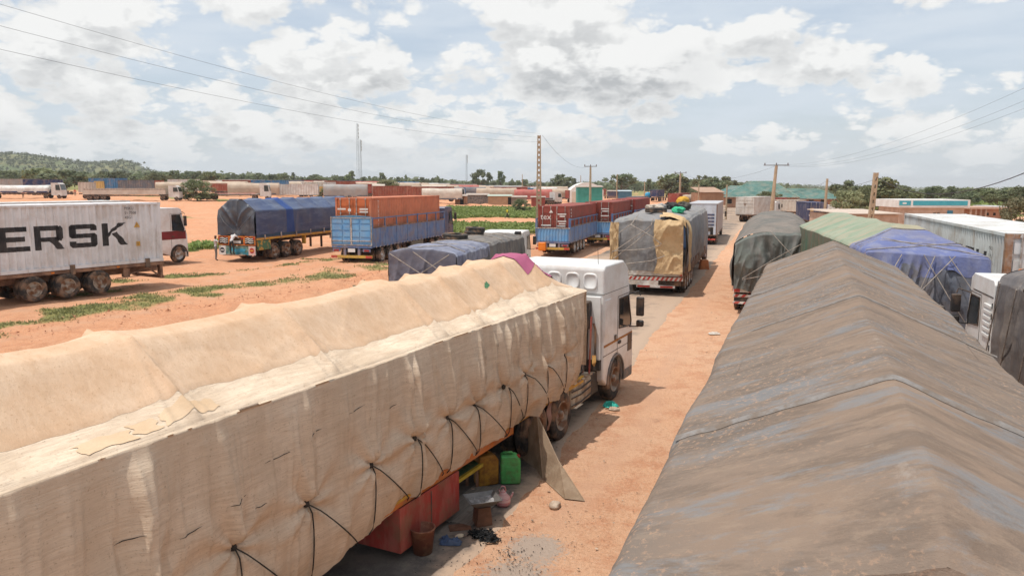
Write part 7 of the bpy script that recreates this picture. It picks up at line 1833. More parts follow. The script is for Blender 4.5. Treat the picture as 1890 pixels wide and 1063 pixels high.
hut('long pinkish shed behind the green tarpaulin', 1558, 1662, 394, 412, M_pinkw, mat('dusty_roof', (.50, .40, .33), (.56, .46, .38), 1, .8), Y_=64.0, d_=7, rise=.08, name='shed', cat='shed')
hut('cream house with flat roof beyond the tree crowns, left of the hall', 1283, 1306, 340, 352, mat('cream_wall', (.6, .52, .42), (.55, .46, .36), 1), M_tin, Y_=330.0, name='house', cat='house')
def white_dome():
    x_, Y_ = at_depth(1083, 343, 215.0)[0], 215.0; zg = gz1(x_, Y_); zt = at_depth(1083, 337, Y_)[2] - zg
    e = empty('tent_hall', 'white rounded roof behind the teal shed', 'hall', (x_, Y_, zg), 0)
    n = 14; prof = [(-4.6 + 9.2 * i / n, zt * (.62 + .38 * math.sin(PI * i / n) ** .8)) for i in range(n + 1)] + [(4.6, 0), (-4.6, 0)]
    MB().prism(prof, -1, 12, 'y').build('roof', mat('white_sheet', (.74, .73, .70), (.66, .64, .60), .8, .6), e)
    MB().b2(-4.2, 4.2, -1.1, -1.02, 0, zt * .55).build('front', mat('cream_wall', (.6, .52, .42)), e)
white_dome()
def shopfront():
    Y_ = 92.0; a, b = at_depth(1663, 343, Y_)[0], at_depth(1790, 343, Y_)[0]; xm = (a + b) / 2; zg = gz1(xm, Y_); w_ = b - a
    e = empty('shop_building', 'low shop with white parapet and turquoise fascia bands on the right', 'building', (xm, Y_, zg), -.10)
    z1 = at_depth(1720, 369, Y_)[2] - zg; z0 = at_depth(1720, 383.5, Y_)[2] - zg
    MB().b2(-w_ / 2 + .3, w_ / 2 - .5, .3, 7, 0, z0).build('wall', M_pinkw, e)
    MB().b2(-w_ / 2, w_ / 2, 0, 7.3, z0 + .002, z1).build('parapet', mat('white_parapet', (.74, .73, .71), (.66, .63, .60), 1, .7), e)
    mt = mat('turquoise_band', (.055, .33, .42), (.07, .38, .46), 1, .5)
    MB().b2(-w_ / 2 + .12, -w_ / 2 + 1.45, -.03, 0, z0 + .26, z1 - .12).build('fascia_band', mt, e); MB().b2(-w_ / 2 + 1.72, w_ / 2 - .3, -.03, 0, z0 + .26, z1 - .12).build('fascia_band', mt, e)
    MB().b2(-w_ / 2 + .5, -w_ / 2 + .95, -.045, -.03, z0 + .42, z0 + .62).build('sign_patch', M_plate, e)
    f_ = MB().b2(1.7, 2.35, .26, .30, 1.55, z0 - .35).build('window', mat('blue_shutter', (.05, .20, .30), (.06, .24, .36)), e); MB().b2(1.6, 2.45, .22, .27, 1.45, 1.55).build('sill', M_conc, f_)
    for k in range(2): MB().b2(.1 + k * .45, .4 + k * .45, .27, .30, 1.75, 2.05).build('vent', M_dark, e)
    Y2 = 100.0; xm = at_depth(1832, 343, Y2)[0]; w2 = (1872 - 1794) * Y2 / 1400; zg2 = gz1(xm, Y2)
    e2 = empty('brick_building', 'unfinished brick building with open veranda right of the shop', 'building', (xm, Y2, zg2), -.10)
    zt = at_depth(1832, 386, Y2)[2] - zg2
    MB().b2(-w2 / 2 + 1.6, w2 / 2, 0, 7, 0, zt).build('wall', M_brick, e2); MB().b2(-w2 / 2, w2 / 2, -.6, 7, zt + .002, zt + .22).build('roof_slab', mat('roof_slab', (.45, .28, .2), (.5, .33, .25)), e2)
    MB().b2(w2 / 2 - 1.6, w2 / 2 + .2, 1, 7.2, zt + .23, zt + .33).build('tin_sheet', mat('white_tin', (.6, .6, .6), (.5, .5, .5)), e2)
    for k in range(4): MB().b2(-w2 / 2 + .1 + k * .62, -w2 / 2 + .28 + k * .62, -.45, -.25, 0, zt).build('column', M_pinkw, e2)
    MB().b2(-w2 / 2, -w2 / 2 + 2.1, -.46, -.40, 0, .9).build('veranda_wall', M_brick, e2)
    for k in range(3): MB().b2(-w2 / 2 + 2.3 + k * .85, -w2 / 2 + 2.6 + k * .85, -.03, 0, 1.5, 1.85).build('window', M_dark, e2)
shopfront()

# ================================================================== lorries and containers farther off
def clr(n_, c, v=.85): return mat(n_, c, tuple(q * v for q in c), .5, .65, dirt=((.36, .24, .17), .35, .8))
FC = dict(red=clr('far_red', (.30, .055, .04)), rust=clr('far_rust', (.34, .10, .06)), beige=clr('far_beige', (.52, .41, .31)), cream=clr('far_cream', (.60, .53, .45)), white=clr('far_white', (.68, .67, .64)), blue=clr('far_blue', (.06, .19, .36)),
          slate=clr('far_slate', (.14, .15, .17)), grey=clr('far_grey', (.34, .33, .32)), green=clr('far_green', (.10, .26, .18)), yellow=clr('far_yellow', (.58, .40, .14)), brown=clr('far_brown', (.28, .17, .11)), pinkred=clr('far_pinkred', (.48, .13, .11)), navy=clr('far_navy', (.03, .045, .12)))
def far_lorry(label, x_, y_, h_, L_, zt, kind, mload, cabc='white', group=None, wheels=True, zd=1.25, name=None, m_side=None, cabz=2.9, W_=2.5):
    e = empty(name or ('container_lorry' if kind == 'container' else 'lorry'), label, 'lorry', (x_, y_, gz1(x_, y_)), -R(h_), group)
    hw = W_ / 2
    if kind == 'container':
        P_ = corr(L_, .6, .06); vs_ = []; fs = []
        for sd in (1, -1):
            b = len(vs_)
            for (a, d) in P_: vs_ += [(sd * (hw + d), a, zd), (sd * (hw + d), a, zt)]
            fs += [(b + 2 * i, b + 2 * i + 2, b + 2 * i + 3, b + 2 * i + 1) for i in range(len(P_) - 1)]
        m = MB(); m.add(vs_, fs); m.b2(-hw + .07, hw - .07, 0.02, L_ - .02, zd, zt - .01); m.b2(-hw, hw, 0, L_, zt - .012, zt + .06); m.build('container', mload, e)
    elif kind == 'tarp':
        n = 12; y = np.linspace(0, L_, 24); prof = [(-hw, zd), (-hw - .05, (zd + zt) / 2), (-hw, zt - .55), (-hw * .5, zt - .05), (0, zt), (hw * .5, zt - .05), (hw, zt - .55), (hw + .05, (zd + zt) / 2), (hw, zd)]
        X_ = np.array([[p_[0] for p_ in prof]] * 24); Z_ = np.array([[p_[1] for p_ in prof]] * 24); Y_ = np.repeat(y[:, None], 9, 1)
        Z_ = Z_ + .10 * fbm(Y_ * .6 + x_, X_ * .8, seed=5) * (Z_ > zd + .1); X_ = X_ + .05 * vn(Y_ * 1.2 + x_, Z_, seed=8)
        X_ = np.vstack([X_[:1] * 0, X_, X_[-1:] * 0]); Y_ = np.vstack([Y_[:1], Y_, Y_[-1:]]); Z_ = np.vstack([Z_[:1] * 0 + (zd + zt) / 2, Z_, Z_[-1:] * 0 + (zd + zt) / 2])
        link('load', grid_mesh('load', X_, Y_, Z_), mload, e)
        MB().b2(-hw - .02, hw + .02, .1, L_ - .1, zd - .02, zd + .30).build('side_board', m_side or FC['slate'], e)
    elif kind == 'slat':
        MB().b2(-hw, hw, 0, L_, zd, zd + .95).build('body', mload, e)
        for k in range(int(L_ / .55)): MB().b2(-hw, hw, k * .55 + .05, k * .55 + .22, zd + .952, zt - .12).build('slat', mload, e)
        MB().b2(-hw - .02, hw + .02, 0, L_, zt - .118, zt).build('top_rail', mload, e)
    elif kind == 'flat':
        MB().b2(-hw, hw, 0, L_, zd - .12, zd).build('deck', M_stwhite, e)
        X_, Y_ = np.meshgrid(np.linspace(-hw + .1, hw - .1, 10), np.linspace(.3, L_ - .3, 60), indexing='ij'); link('load', grid_mesh('load', X_, Y_, zd + .02 + (zt - zd) * np.clip(1.2 - np.abs(X_ / hw) ** 4, 0, 1) * (.75 + .35 * np.abs(np.sin(Y_ * 2.4)))), mload, e)
    if wheels:
        MB().b2(-hw + .2, hw - .2, 0, L_ + 1.5, zd - .35, zd - .13).build('chassis', M_steel, e)
        for yy_ in (1.2, 2.5, 3.8, L_ - .6, L_ + 2.1):
            for sd in (1, -1): 
                o = link('wheel', WHM, None, e, (sd * (hw - .16), yy_, .5))
    if cabc:
        mc = FC[cabc] if cabc in FC else cabc
        pf = [(L_ + .6, .7), (L_ + .6, cabz), (L_ + 1.9, cabz), (L_ + 2.35, cabz - .25), (L_ + 2.62, 1.75), (L_ + 2.66, .55)]
        MB().prism(pf, -hw + .02, hw - .02, 'x').build('cab', mc, e)
        for sd in (1, -1): MB().prism([(L_ + 1.5, 1.75), (L_ + 2.45, 1.75), (L_ + 2.28, cabz - .4), (L_ + 1.5, cabz - .4)], sd * (hw - .03), sd * (hw - .005), 'x').build('window', M_glass, e)
        MB().add([(-hw + .15, L_ + 2.625, 1.8), (hw - .15, L_ + 2.625, 1.8), (hw - .2, L_ + 2.40, cabz - .35), (-hw + .2, L_ + 2.40, cabz - .35)], [(0, 1, 2, 3)]).build('windscreen', M_glass, e)
    return e
wmb = MB(); wmb.lathe([(.001, -.14), (.30, -.14), (.5, -.12), (.5, .12), (.30, .14), (.001, .14)], seg=14, closed=False); WHM = wmb.mesh('wheel'); WHM.materials.append(M_tyre)
def lorry_at(label, px_, py_, h_, L_, pt, kind, mload, cabc='white', **kw):
    """px_,py_: the tail on the ground; pt: pixel row of the top of the load there"""
    x_, y_ = hit(px_, py_)
    if py_ < 359 and y_ > 205: y_ = 205.0; x_ = at_depth(px_, py_, y_)[0]
    zt = at_depth(px_, pt, y_)[2] - gz1(x_, y_)
    return far_lorry(label, x_, y_, h_, L_, zt, kind, mload, cabc, **kw)
# left: lorries parked side-on beyond the field
lorry_at('white covered lorry at the left edge, facing right', -42, 367, 84, 15.0, 342, 'tarp', FC['white'], m_side=FC['navy'], cabz=3.3)
lorry_at('cream slatted lorry with white cab beside the round tree', 158, 371, 82, 15.6, 348, 'slat', FC['cream'], name='slatted_lorry', cabz=3.0)
lorry_at('orange and white van body left of the slatted lorry', 150, 367, 80, 2.6, 337, 'container', FC['cream'], cabc=None, name='van')
lorry_at('long flatbed lorry with red sacks and white cab behind the blue tarpaulin', 362, 369, 80, 12.6, 357, 'flat', FC['pinkred'], name='flatbed_lorry', cabz=3.4, zd=1.2)
lorry_at('blue container lorry beyond the slatted lorry', 168, 347, 84, 9.0, 329.5, 'container', FC['blue'], cabc=None)
lorry_at('dark slatted container beyond the slatted lorry', 222, 352, 84, 8.5, 333, 'container', FC['slate'], cabc=None)
lorry_at('yellow container left of the dark slatted one', 178, 352, 84, 2.6, 335, 'container', FC['yellow'], cabc=None)
lorry_at('tan tarpaulin load right behind the slatted lorry', 290, 362, 80, 6.0, 336, 'tarp', FC['beige'], cabc=None)
lorry_at('rust red container behind the flatbed lorry', 392, 362, 82, 7.6, 339.5, 'container', FC['rust'], cabc=None)
lorry_at('cream shed roofed trailer right of the rust red container', 452, 360, 82, 8.0, 339, 'container', FC['cream'], cabc=None)
lorry_at('yellow ribbed container behind the blue tarpaulin truck', 548, 363, 84, 7.0, 345, 'container', FC['yellow'], cabc=None)
lorry_at('red container with white lettering left of the pale bush', 628, 358, 84, 8.4, 340, 'container', FC['red'], cabc=None)
lorry_at('grey container roof beyond the white covered lorry', 3, 349, 85, 9.5, 331, 'container', FC['grey'], cabc=None)
lorry_at('slate blue container beyond the white lorry cab', 48, 349, 85, 9.0, 332, 'container', FC['navy'], cabc=None)
lorry_at('brown red container lorry with white cab behind the orange container', 752, 373, 78, 11.0, 345, 'container', FC['rust'], cabz=3.4)
lorry_at('low red container beyond the mud huts', 836, 366, 82, 7.0, 350, 'container', FC['red'], cabc=None)
# centre: boxes and cabs behind the tex container
lorry_at('pale container with faint lettering left of the tall pole', 938, 362, 80, 11.0, 345, 'container', FC['white'], cabc=None)
lorry_at('pale container with faint lettering right of the tall pole', 1000, 362, 80, 11.5, 346, 'container', FC['grey'], cabc=None)
lorry_at('red container beside a white cab behind the tex container', 1046, 374, 70, 6.2, 352, 'container', FC['red'], cabc=None)
lorry_at('white lorry cab just left of the small red container', 1000, 378, 60, 2.4, 366, 'container', FC['slate'], cabz=3.0)
lorry_at('rust container with its doors towards the road, behind the slim pole', 1100, 368, 24, 8.0, 349, 'container', FC['rust'], cabc=None)
lorry_at('slate box lorry roof ahead of the red container row', 1168, 392, 18, 10.0, 364, 'container', FC['slate'], cabc=None)
lorry_at('blue grey lorry with light roof far along the road', 1207, 372, 26, 7.0, 351, 'container', FC['navy'], cabc=None)
lorry_at('red container lorry left of the pale box lorry', 1243, 386, 24, 11.0, 358, 'container', FC['red'], cabc=None)
lorry_at('tan covered load between two red containers', 1262, 388, 24, 7.0, 360, 'tarp', FC['beige'], cabc=None)
lorry_at('green topped lorry just beyond the pale box lorry', 1300, 390, 20, 9.0, 363, 'tarp', FC['green'], cabc=None)
lorry_at('dark red container right of the white container lorry', 1450, 400, -62, 5.6, 366, 'container', FC['red'], cabc=None)
lorry_at('white worn container left of the navy container doors', 1479, 405, -40, 4.6, 370, 'container', FC['cream'], cabc=None)
lorry_at('olive tarpaulin load in front of the worn white container', 1441, 404, 10, 5.0, 381, 'tarp', clr('far_olive', (.20, .17, .12)), cabc=None)
lorry_at('small white container right of the navy doors', 1536, 402, 12, 4.0, 380, 'container', FC['white'], cabc=None)
def navy_container():
    x_, y_ = hit(1526, 412); e = vehicle('container_lorry', 'navy container with white door bars behind the green tarpaulin', 'lorry', (x_, y_), 10.0, 2.6, gz1(x_, y_))
    k = (1526 - 1479) * y_ / 1400 / 2.6
    zt = at_depth(1500, 374, y_)[2] - gz1(x_, y_)
    container(e, 9.0, 2.5, 2.55, 0, 0, zt - 2.5, mat('navy_container_paint', (.045, .055, .12), (.06, .07, .14), 1, .6, dirt=((.3, .25, .22), .3, 1)), detail=True)
    MB().b2(-1.0, -.55, -.02, -.01, zt - 1.25, zt - .8).build('yellow_label', M_yellow, e)
    for a in (-1.0, -.4, .35, .9): MB().b2(a - .15, a + .15, -.02, -.01, zt - 1.9, zt - 1.7).build('door_lettering', M_inkw, e)
    chassis(e, 9.2, 2.4, zt - 2.52, (1.5, 2.8), r=.5, seg=12)
navy_container()
x_, y_ = hit(1196, 372); o = MB().lathe([(.001, -1.0), (.9, -1.0), (1.0, -.6), (1.0, .6), (.9, 1.0), (.001, 1.0)], axis='y', seg=20, closed=False).build('water_tank', mat('tank_blue', (.03, .26, .46), (.04, .3, .5), 1, .4), None, smooth=True)
o.location = (x_, y_, gz1(x_, y_) + 1.6); tag(o, 'bright blue round tank beside the road behind the red container row', 'tank')
x_, y_ = hit(1180, 376); 
# the packed lorry park behind: rows of roofs
rg = np.random.default_rng(4)
names = {'beige': 'beige tarpaulin', 'cream': 'cream tarpaulin', 'white': 'white roof', 'red': 'red container', 'rust': 'rust coloured container', 'blue': 'blue roof', 'slate': 'dark slate roof', 'grey': 'grey roof', 'pinkred': 'pinkish red cover'}
keys = ['beige', 'cream', 'beige', 'cream', 'white', 'red', 'rust', 'blue', 'slate', 'grey', 'pinkred', 'beige', 'white']
protos = {}
protos2 = {}
for row in range(9):
    Y_ = 226 + row * 15.0
    n = 24
    for i in range(n):
        px_ = 400 + (1015 - 400) * (i + rg.uniform(-.3, .3)) / n + (row % 2) * 18
        if Y_ < 260 and px_ > 820: continue
        x_ = (px_ - 945) / 1400 * Y_; k = keys[rg.integers(len(keys))]; kind = 'container' if k in ('red', 'rust', 'blue', 'white') and rg.random() < .7 else 'tarp'
        h_ = 83 + rg.normal() * 7
        lab = 'distant lorry with %s in the packed lorry park on the horizon' % names[k]
        key = (k, kind)
        yy_ = Y_ + rg.uniform(-7, 7)
        if key not in protos:
            protos[key] = far_lorry(lab, x_, yy_, h_, 11.0, 3.9, kind, FC[k], None, group='lorries in the packed park', wheels=False, zd=.9, name='distant_lorry')
        else:
            c = copy_tree(protos[key]); c.location = (x_, yy_, gz1(x_, yy_)); c.rotation_euler = (0, 0, -R(h_)); c.scale = (1, rg.uniform(.7, 1.15), rg.uniform(.88, 1.12))

slots = [(425, 0), (470, 1), (515, 0), (560, 1), (600, 0), (648, 1), (690, 0), (735, 1), (780, 0), (842, 1), (880, 0), (905, 1), (950, 0), (985, 1)]
for i, (px_, rw) in enumerate(slots):
    Y_ = (178 if rw == 0 else 205) + rg.uniform(-8, 8) + (18 if px_ > 820 else 0); x_ = (px_ - 945) / 1400 * Y_; k = keys[(i * 5 + 2) % len(keys)]; kind = 'container' if k in ('red', 'rust', 'blue', 'white') else 'tarp'
    lab = 'lorry with %s parked behind the blue trucks of the field' % names[k]
    far_lorry(lab, x_, Y_, 80 + rg.normal() * 6, rg.uniform(8.5, 11.5), rg.uniform(3.4, 4.0), kind, FC[k], 'white' if i % 2 else None, group='lorries behind the field', wheels=False, zd=1.0, name='parked_lorry')

for i, (px_, k, L_, lab) in enumerate(((-20, 'cream', 10, 'cream tarpaulin load behind the white covered lorry'), (70, 'grey', 8, 'grey load behind the white lorry cab'), (250, 'rust', 9, 'rust container behind the slatted lorry'), (318, 'white', 8, 'white container behind the white cab of the slatted lorry'),
                                   (345, 'brown', 9, 'brown load just left of the rust red container'), (470, 'pinkred', 10, 'pinkish red covered load behind the flatbed lorry'), (520, 'beige', 9, 'beige load behind the cab of the flatbed lorry'))):
    Y_ = 214.0 + 9 * (i % 3); x_ = (px_ - 945) / 1400 * Y_; far_lorry(lab, x_, Y_, 83, L_, 4.0, 'tarp' if k in ('cream', 'brown', 'pinkred', 'beige') else 'container', FC[k], None, wheels=False, zd=.9, name='parked_lorry')
# ================================================================== trees, shrubs, grass
def leaf_mat(name, c1, c2, tr=.35):
    m = bpy.data.materials.new(name); m.use_nodes = True; t = NT(m.node_tree); b = m.node_tree.nodes['Principled BSDF']
    co = t.n('ShaderNodeTexCoord').outputs['Object']; oi = t.n('ShaderNodeObjectInfo').outputs['Random']
    col = t.mix(t.ramp(t.noise(co, .9, 4, .6), .35, .65), c1, c2)
    hs = t.n('ShaderNodeHueSaturation'); t.put(hs.inputs['Color'], col)
    t.put(hs.inputs['Hue'], t.math('ADD', .475, t.math('MULTIPLY', oi, .045))); t.put(hs.inputs['Value'], t.math('ADD', .75, t.math('MULTIPLY', oi, .5))); hs.inputs['Saturation'].default_value = .95
    t.put(b.inputs['Base Color'], hs.outputs[0]); b.inputs['Roughness'].default_value = .6; b.inputs['Specular IOR Level'].default_value = .25
    tr_ = t.n('ShaderNodeBsdfTranslucent'); t.put(tr_.inputs[0], hs.outputs[0]); mx = t.n('ShaderNodeMixShader'); mx.inputs[0].default_value = tr
    t.put(mx.inputs[1], b.outputs[0]); t.put(mx.inputs[2], tr_.outputs[0]); t.put(m.node_tree.nodes['Material Output'].inputs[0], mx.outputs[0])
    return m
M_leaf = leaf_mat('tree_leaves', (.165, .19, .09), (.25, .265, .13)); M_leafd = leaf_mat('dark_leaves', (.13, .155, .082), (.195, .21, .11)); M_leafp = leaf_mat('pale_leaves', (.24, .245, .12), (.32, .31, .17))
M_weed = leaf_mat('weed_leaves', (.19, .27, .065), (.28, .34, .10)); M_grassb = leaf_mat('grass_blades', (.21, .215, .085), (.32, .29, .13)); M_bark = mat('bark', (.13, .095, .07), (.20, .15, .11), 4, .9)
def leaf_cloud(centres, radii, per, size, seed, flat=.75):
    rg = np.random.default_rng(seed); n = len(centres) * per
    c = np.repeat(np.asarray(centres, float), per, 0); r = np.repeat(np.asarray(radii, float), per)
    d = rg.normal(size=(n, 3)); d /= np.linalg.norm(d, axis=1)[:, None]
    d = d * (rg.random(n) ** .45)[:, None]; d[:, 2] *= flat
    p = c + d * r[:, None]
    a = rg.normal(size=(n, 3)); a /= np.linalg.norm(a, axis=1)[:, None]
    up = d + rg.normal(size=(n, 3)) * .7 + np.array([0, 0, .4]); b = np.cross(a, up); b /= (np.linalg.norm(b, axis=1)[:, None] + 1e-9); a = np.cross(b, up); a /= (np.linalg.norm(a, axis=1)[:, None] + 1e-9)
    s = size * rg.uniform(.6, 1.3, n)[:, None]
    V = np.stack([p - a * s - b * s * .5, p + a * s * .3 - b * s * .6, p + a * s + b * s * .45, p - a * s * .35 + b * s * .6], 1).reshape(-1, 3)
    F = np.arange(n * 4).reshape(-1, 4)
    return V, F
def tree_proto(seed, shape='round', nblob=26, per=46, size=.045, m=None, trunk=.30):
    """a tree one unit tall, crown about one unit wide"""
    rg = np.random.default_rng(seed); cs = []; rs_ = []
    for i in range(nblob):
        th = rg.uniform(0, 2 * PI); u = rg.random()
        if shape == 'round': z = .32 + .60 * u; w_ = .46 * math.sin(PI * (.12 + .80 * u)) ** .7
        elif shape == 'tall': z = .22 + .72 * u; w_ = .24 * math.sin(PI * (.1 + .82 * u)) ** .6
        elif shape == 'flat': z = .55 + .35 * u; w_ = .55 * math.sin(PI * (.15 + .7 * u))
        else: z = .12 + .75 * u; w_ = .52 * math.sin(PI * (.25 + .68 * u)) ** .7
        r = w_ * math.sqrt(rg.random()) * 1.05
        cs.append((r * math.cos(th), r * math.sin(th), z)); rs_.append(rg.uniform(.08, .17))
    V, F = leaf_cloud(cs, rs_, per, size, seed + 1)
    crown = fast_mesh('crown', V, F); crown.materials.append(m or M_leaf)
    t = MB(); t.tube([(0, 0, -.03), (.01, .005, trunk * .6), (.0, .01, trunk + .18)], [.032, .024, .014], 7)
    for k in range(6):
        c = cs[k * 3 % nblob]; t.tube([(0, .005, trunk * .8), (c[0] * .5, c[1] * .5, (trunk + c[2]) / 2), c], [.016, .011, .005], 5)
    tm = t.mesh('trunk', True); tm.materials.append(M_bark)
    return tm, crown
PROT = dict(r1=tree_proto(1), r2=tree_proto(2, nblob=30), r3=tree_proto(3, m=M_leafd), t1=tree_proto(4, 'tall', 20, m=M_leafd), t2=tree_proto(5, 'tall', 22), f1=tree_proto(6, 'flat', 22, m=M_leafd), f2=tree_proto(7, 'flat', 26),
            b1=tree_proto(8, 'bush', 26, m=M_leaf, trunk=.1), b2=tree_proto(9, 'bush', 30, m=M_leafp, trunk=.1), b3=tree_proto(10, 'bush', 26, m=M_leafd, trunk=.1),
            n1=tree_proto(11, 'bush', 60, 90, .026, M_leaf, .12), n2=tree_proto(12, 'bush', 60, 90, .026, M_leafp, .12), n3=tree_proto(13, 'round', 60, 90, .026, M_leaf))
def tree(label, x_, y_, H_, wd, kind, group=None, rz=None, name='tree', cat='tree'):
    e = empty(name, label, cat, (x_, y_, gz1(x_, y_) - .05), random.random() * 6 if rz is None else rz, group); e.scale = (wd, wd, H_)
    tm, cm = PROT[kind]; link('trunk', tm, None, e); link('crown', cm, None, e); return e
def tree_px(label, px_, py_base, py_top, wpx, kind, group=None, Y_=None, name='tree', cat='tree'):
    if Y_ is None: x_, Y_ = hit(px_, py_base)
    else: x_ = at_depth(px_, 343, Y_)[0]
    z_ = at_depth(px_, py_top, Y_)[2] - gz1(x_, Y_)
    return tree(label, x_, Y_, max(z_, .5) * 1.05, wpx * Y_ / 1400 * 1.05, kind, group, name=name, cat=cat)
# trees and bushes one can single out
tree_px('round green tree in front of the red flatbed lorry', 365, 371, 330, 58, 'n1')
tree_px('broad low green bush left of the round tree', 294, 340, 319, 54, 'n1', Y_=260.0)
tree_px('pale flowering bush behind the orange container', 713, 366, 331, 50, 'n2')
tree_px('green bush between the yellow and the red container', 612, 368, 344, 58, 'n1')
tree_px('dark straggly bush beside the grey hut', 962, 392, 366, 30, 'n1', name='bush', cat='bush')
tree_px('leafy tree in front of the green roofed hall', 1422, 388, 352, 52, 'n1', Y_=168.0)
tree_px('pale leafy tree right of the green roofs', 1568, 398, 350, 62, 'n2', Y_=118.0)
tree_px('tall dark tree behind the pale leafy one on the right', 1562, 392, 333, 60, 'r3', Y_=160.0)
tree_px('brownish tree left of the leaning pole', 1600, 396, 346, 46, 'n3', Y_=130.0)
tree_px('dense tree right of the leaning pole', 1640, 392, 345, 62, 'n1', Y_=140.0)
tree_px('pale leafed tree at the right edge above the container roof', 1884, 424, 362, 60, 'n2', Y_=62.0)
tree_px('large dark tree left of the slatted lorry', 120, 360, 314, 86, 'r3', Y_=230.0)
tree_px('green tree beside the large dark tree, left', 75, 356, 312, 66, 'r1', Y_=250.0)
tree_px('big spreading tree in the centre of the horizon', 1146, 352, 322, 52, 'f1', Y_=330.0)
tree_px('tall leafy tree near the short mast', 888, 345, 313, 40, 'r3', Y_=420.0)
tree_px('palm like tree left of the tall pole', 925, 345, 317, 26, 't1', Y_=420.0)
tree_px('dark tree right of the perforated pole', 1035, 350, 322, 44, 'r3', Y_=360.0)
rg = np.random.default_rng(21)
LOOK = dict(r1='round green tree', r2='broad green tree', r3='dark round tree', t1='slender dark tree', t2='slender green tree', f1='flat topped dark tree', f2='flat topped green tree', b1='low bushy green tree', b3='low bushy dark tree')
kinds = ['r1', 'r2', 'r3', 't1', 't2', 'f1', 'f2', 'r3', 'b1', 'b3']
for i in range(105):
    px_ = 330 + (1340 - 330) * i / 105 + rg.uniform(-5, 5); Y_ = rg.uniform(440, 600); x_ = (px_ - 945) / 1400 * Y_
    k = kinds[rg.integers(len(kinds))]; H_ = rg.uniform(4.5, 8.6) * (1.25 if k[0] == 't' else 1)
    tree(LOOK[k] + ' of the far tree line along the horizon', x_, Y_, H_, H_ * rg.uniform(.8, 1.25) * (.8 if k[0] == 't' else 1), k, 'far tree line')
for i in range(70):
    px_ = -40 + 470 * i / 70 + rg.uniform(-5, 5); Y_ = rg.uniform(300, 560); x_ = (px_ - 945) / 1400 * Y_
    k = kinds[rg.integers(len(kinds))]; H_ = rg.uniform(5, 9)
    tree(LOOK[k] + ' below the wooded hill behind the left lorries', x_, Y_, H_, H_ * rg.uniform(.9, 1.3), k, 'trees below the hill')
for i in range(70):
    px_ = rg.uniform(1530, 1930); Y_ = rg.uniform(130, 520); x_ = (px_ - 945) / 1400 * Y_
    k = kinds[rg.integers(len(kinds))]; H_ = max(2.6, (5.3 + rg.uniform(-2.6, .4 + (1.4 if px_ < 1680 else 0)) - gz1(x_, Y_)) * .97)
    tree(LOOK[k] + ' in the green valley behind the shop on the right', x_, Y_, H_, H_ * rg.uniform(.9, 1.4), k, 'trees in the right valley')
for i in range(26):
    px_ = rg.uniform(1215, 1345); Y_ = rg.uniform(230, 420); x_ = (px_ - 945) / 1400 * Y_
    k = kinds[rg.integers(len(kinds))]; H_ = rg.uniform(5.5, 9.0)
    tree(LOOK[k] + ' behind the green roofed halls', x_, Y_, H_, H_ * rg.uniform(.9, 1.4), k, 'trees behind the halls')
# woods that read as one mass
def woods(name, label, pts, size, seed, m):
    P_ = np.array(pts); V, F = leaf_cloud(P_[:, :3], P_[:, 3], 12, size, seed, .8)
    o = link(name, fast_mesh(name, V, F), m); tag(o, label, None, None, 'stuff')
pts = []
nx_, ny_ = HX.shape
for i in range(5200):
    a, b = rg.integers(nx_), int(ny_ * rg.random() ** 1.3 * .8); pts.append((HX[a, b] + rg.normal() * 6, HY[a, b] + rg.normal() * 8, HZ[a, b] + 2.2, rg.uniform(2.6, 5.0)))
woods('hill_wood', 'wooded scrub covering the far hill', pts, 1.7, 5, M_leafd)
pts = []
Yv = 620 * (4000 / 620) ** rg.random(5200); Xv = rg.uniform(-.75, .85, 5200) * Yv; Sv = 1 + Yv / 1500
pts = np.stack([Xv, Yv, gz(Xv, Yv) + 2.2 * Sv, rg.uniform(3.0, 5.5, 5200) * Sv], 1)
woods('distant_wood', 'far woodland merging into the horizon', pts, 2.6, 7, M_leafd)
pts = []
Yv = rg.uniform(120, 560, 1500); Xv = rg.uniform(.36, .85, 1500) * Yv; k = grass_mask(Xv, Yv) > .2; Xv, Yv = Xv[k], Yv[k]
pts = np.stack([Xv, Yv, gz(Xv, Yv) + .6, rg.uniform(.7, 1.9, len(Xv))], 1)
woods('valley_scrub', 'low scrub of the green valley on the right', pts, .42, 9, M_weed)
# weeds of the overgrown plot
pts = []
Yv = rg.uniform(66, 175, 9000); Xv = rg.uniform(-.085, .05, 9000) * Yv; k = grass_mask(Xv, Yv) > .45; Xv, Yv = Xv[k], Yv[k]
pts = np.stack([Xv, Yv, gz(Xv, Yv) + .12, rg.uniform(.25, .60, len(Xv))], 1)
woods('weeds', 'knee high green weeds on the overgrown plot', pts, .16, 11, M_weed)
# grass of the truck field
def blades(name, label, boxes, n, seed, m, h_):
    rg = np.random.default_rng(seed); X_ = []; 
    x_ = np.concatenate([rg.uniform(b[0], b[1], n) for b in boxes]); y_ = np.concatenate([rg.uniform(b[2], b[3], n) for b in boxes])
    k = grass_mask(x_, y_) > rg.uniform(.3, .9, len(x_)); x_, y_ = x_[k], y_[k]; z_ = gz(x_, y_); n = len(x_)
    a = rg.uniform(0, 2 * PI, n); w_ = rg.uniform(.02, .05, n); hh = h_ * rg.uniform(.4, 1.2, n); l = rg.normal(size=(n, 2)) * .5 * hh[:, None]
    V = np.stack([np.stack([x_ - w_ * np.cos(a), y_ - w_ * np.sin(a), z_ - .01], 1), np.stack([x_ + w_ * np.cos(a), y_ + w_ * np.sin(a), z_ - .01], 1), np.stack([x_ + l[:, 0], y_ + l[:, 1], z_ + hh], 1)], 1).reshape(-1, 3)
    o = link(name, fast_mesh(name, V, np.arange(n * 3).reshape(-1, 3)), m); tag(o, label, None, None, 'stuff')
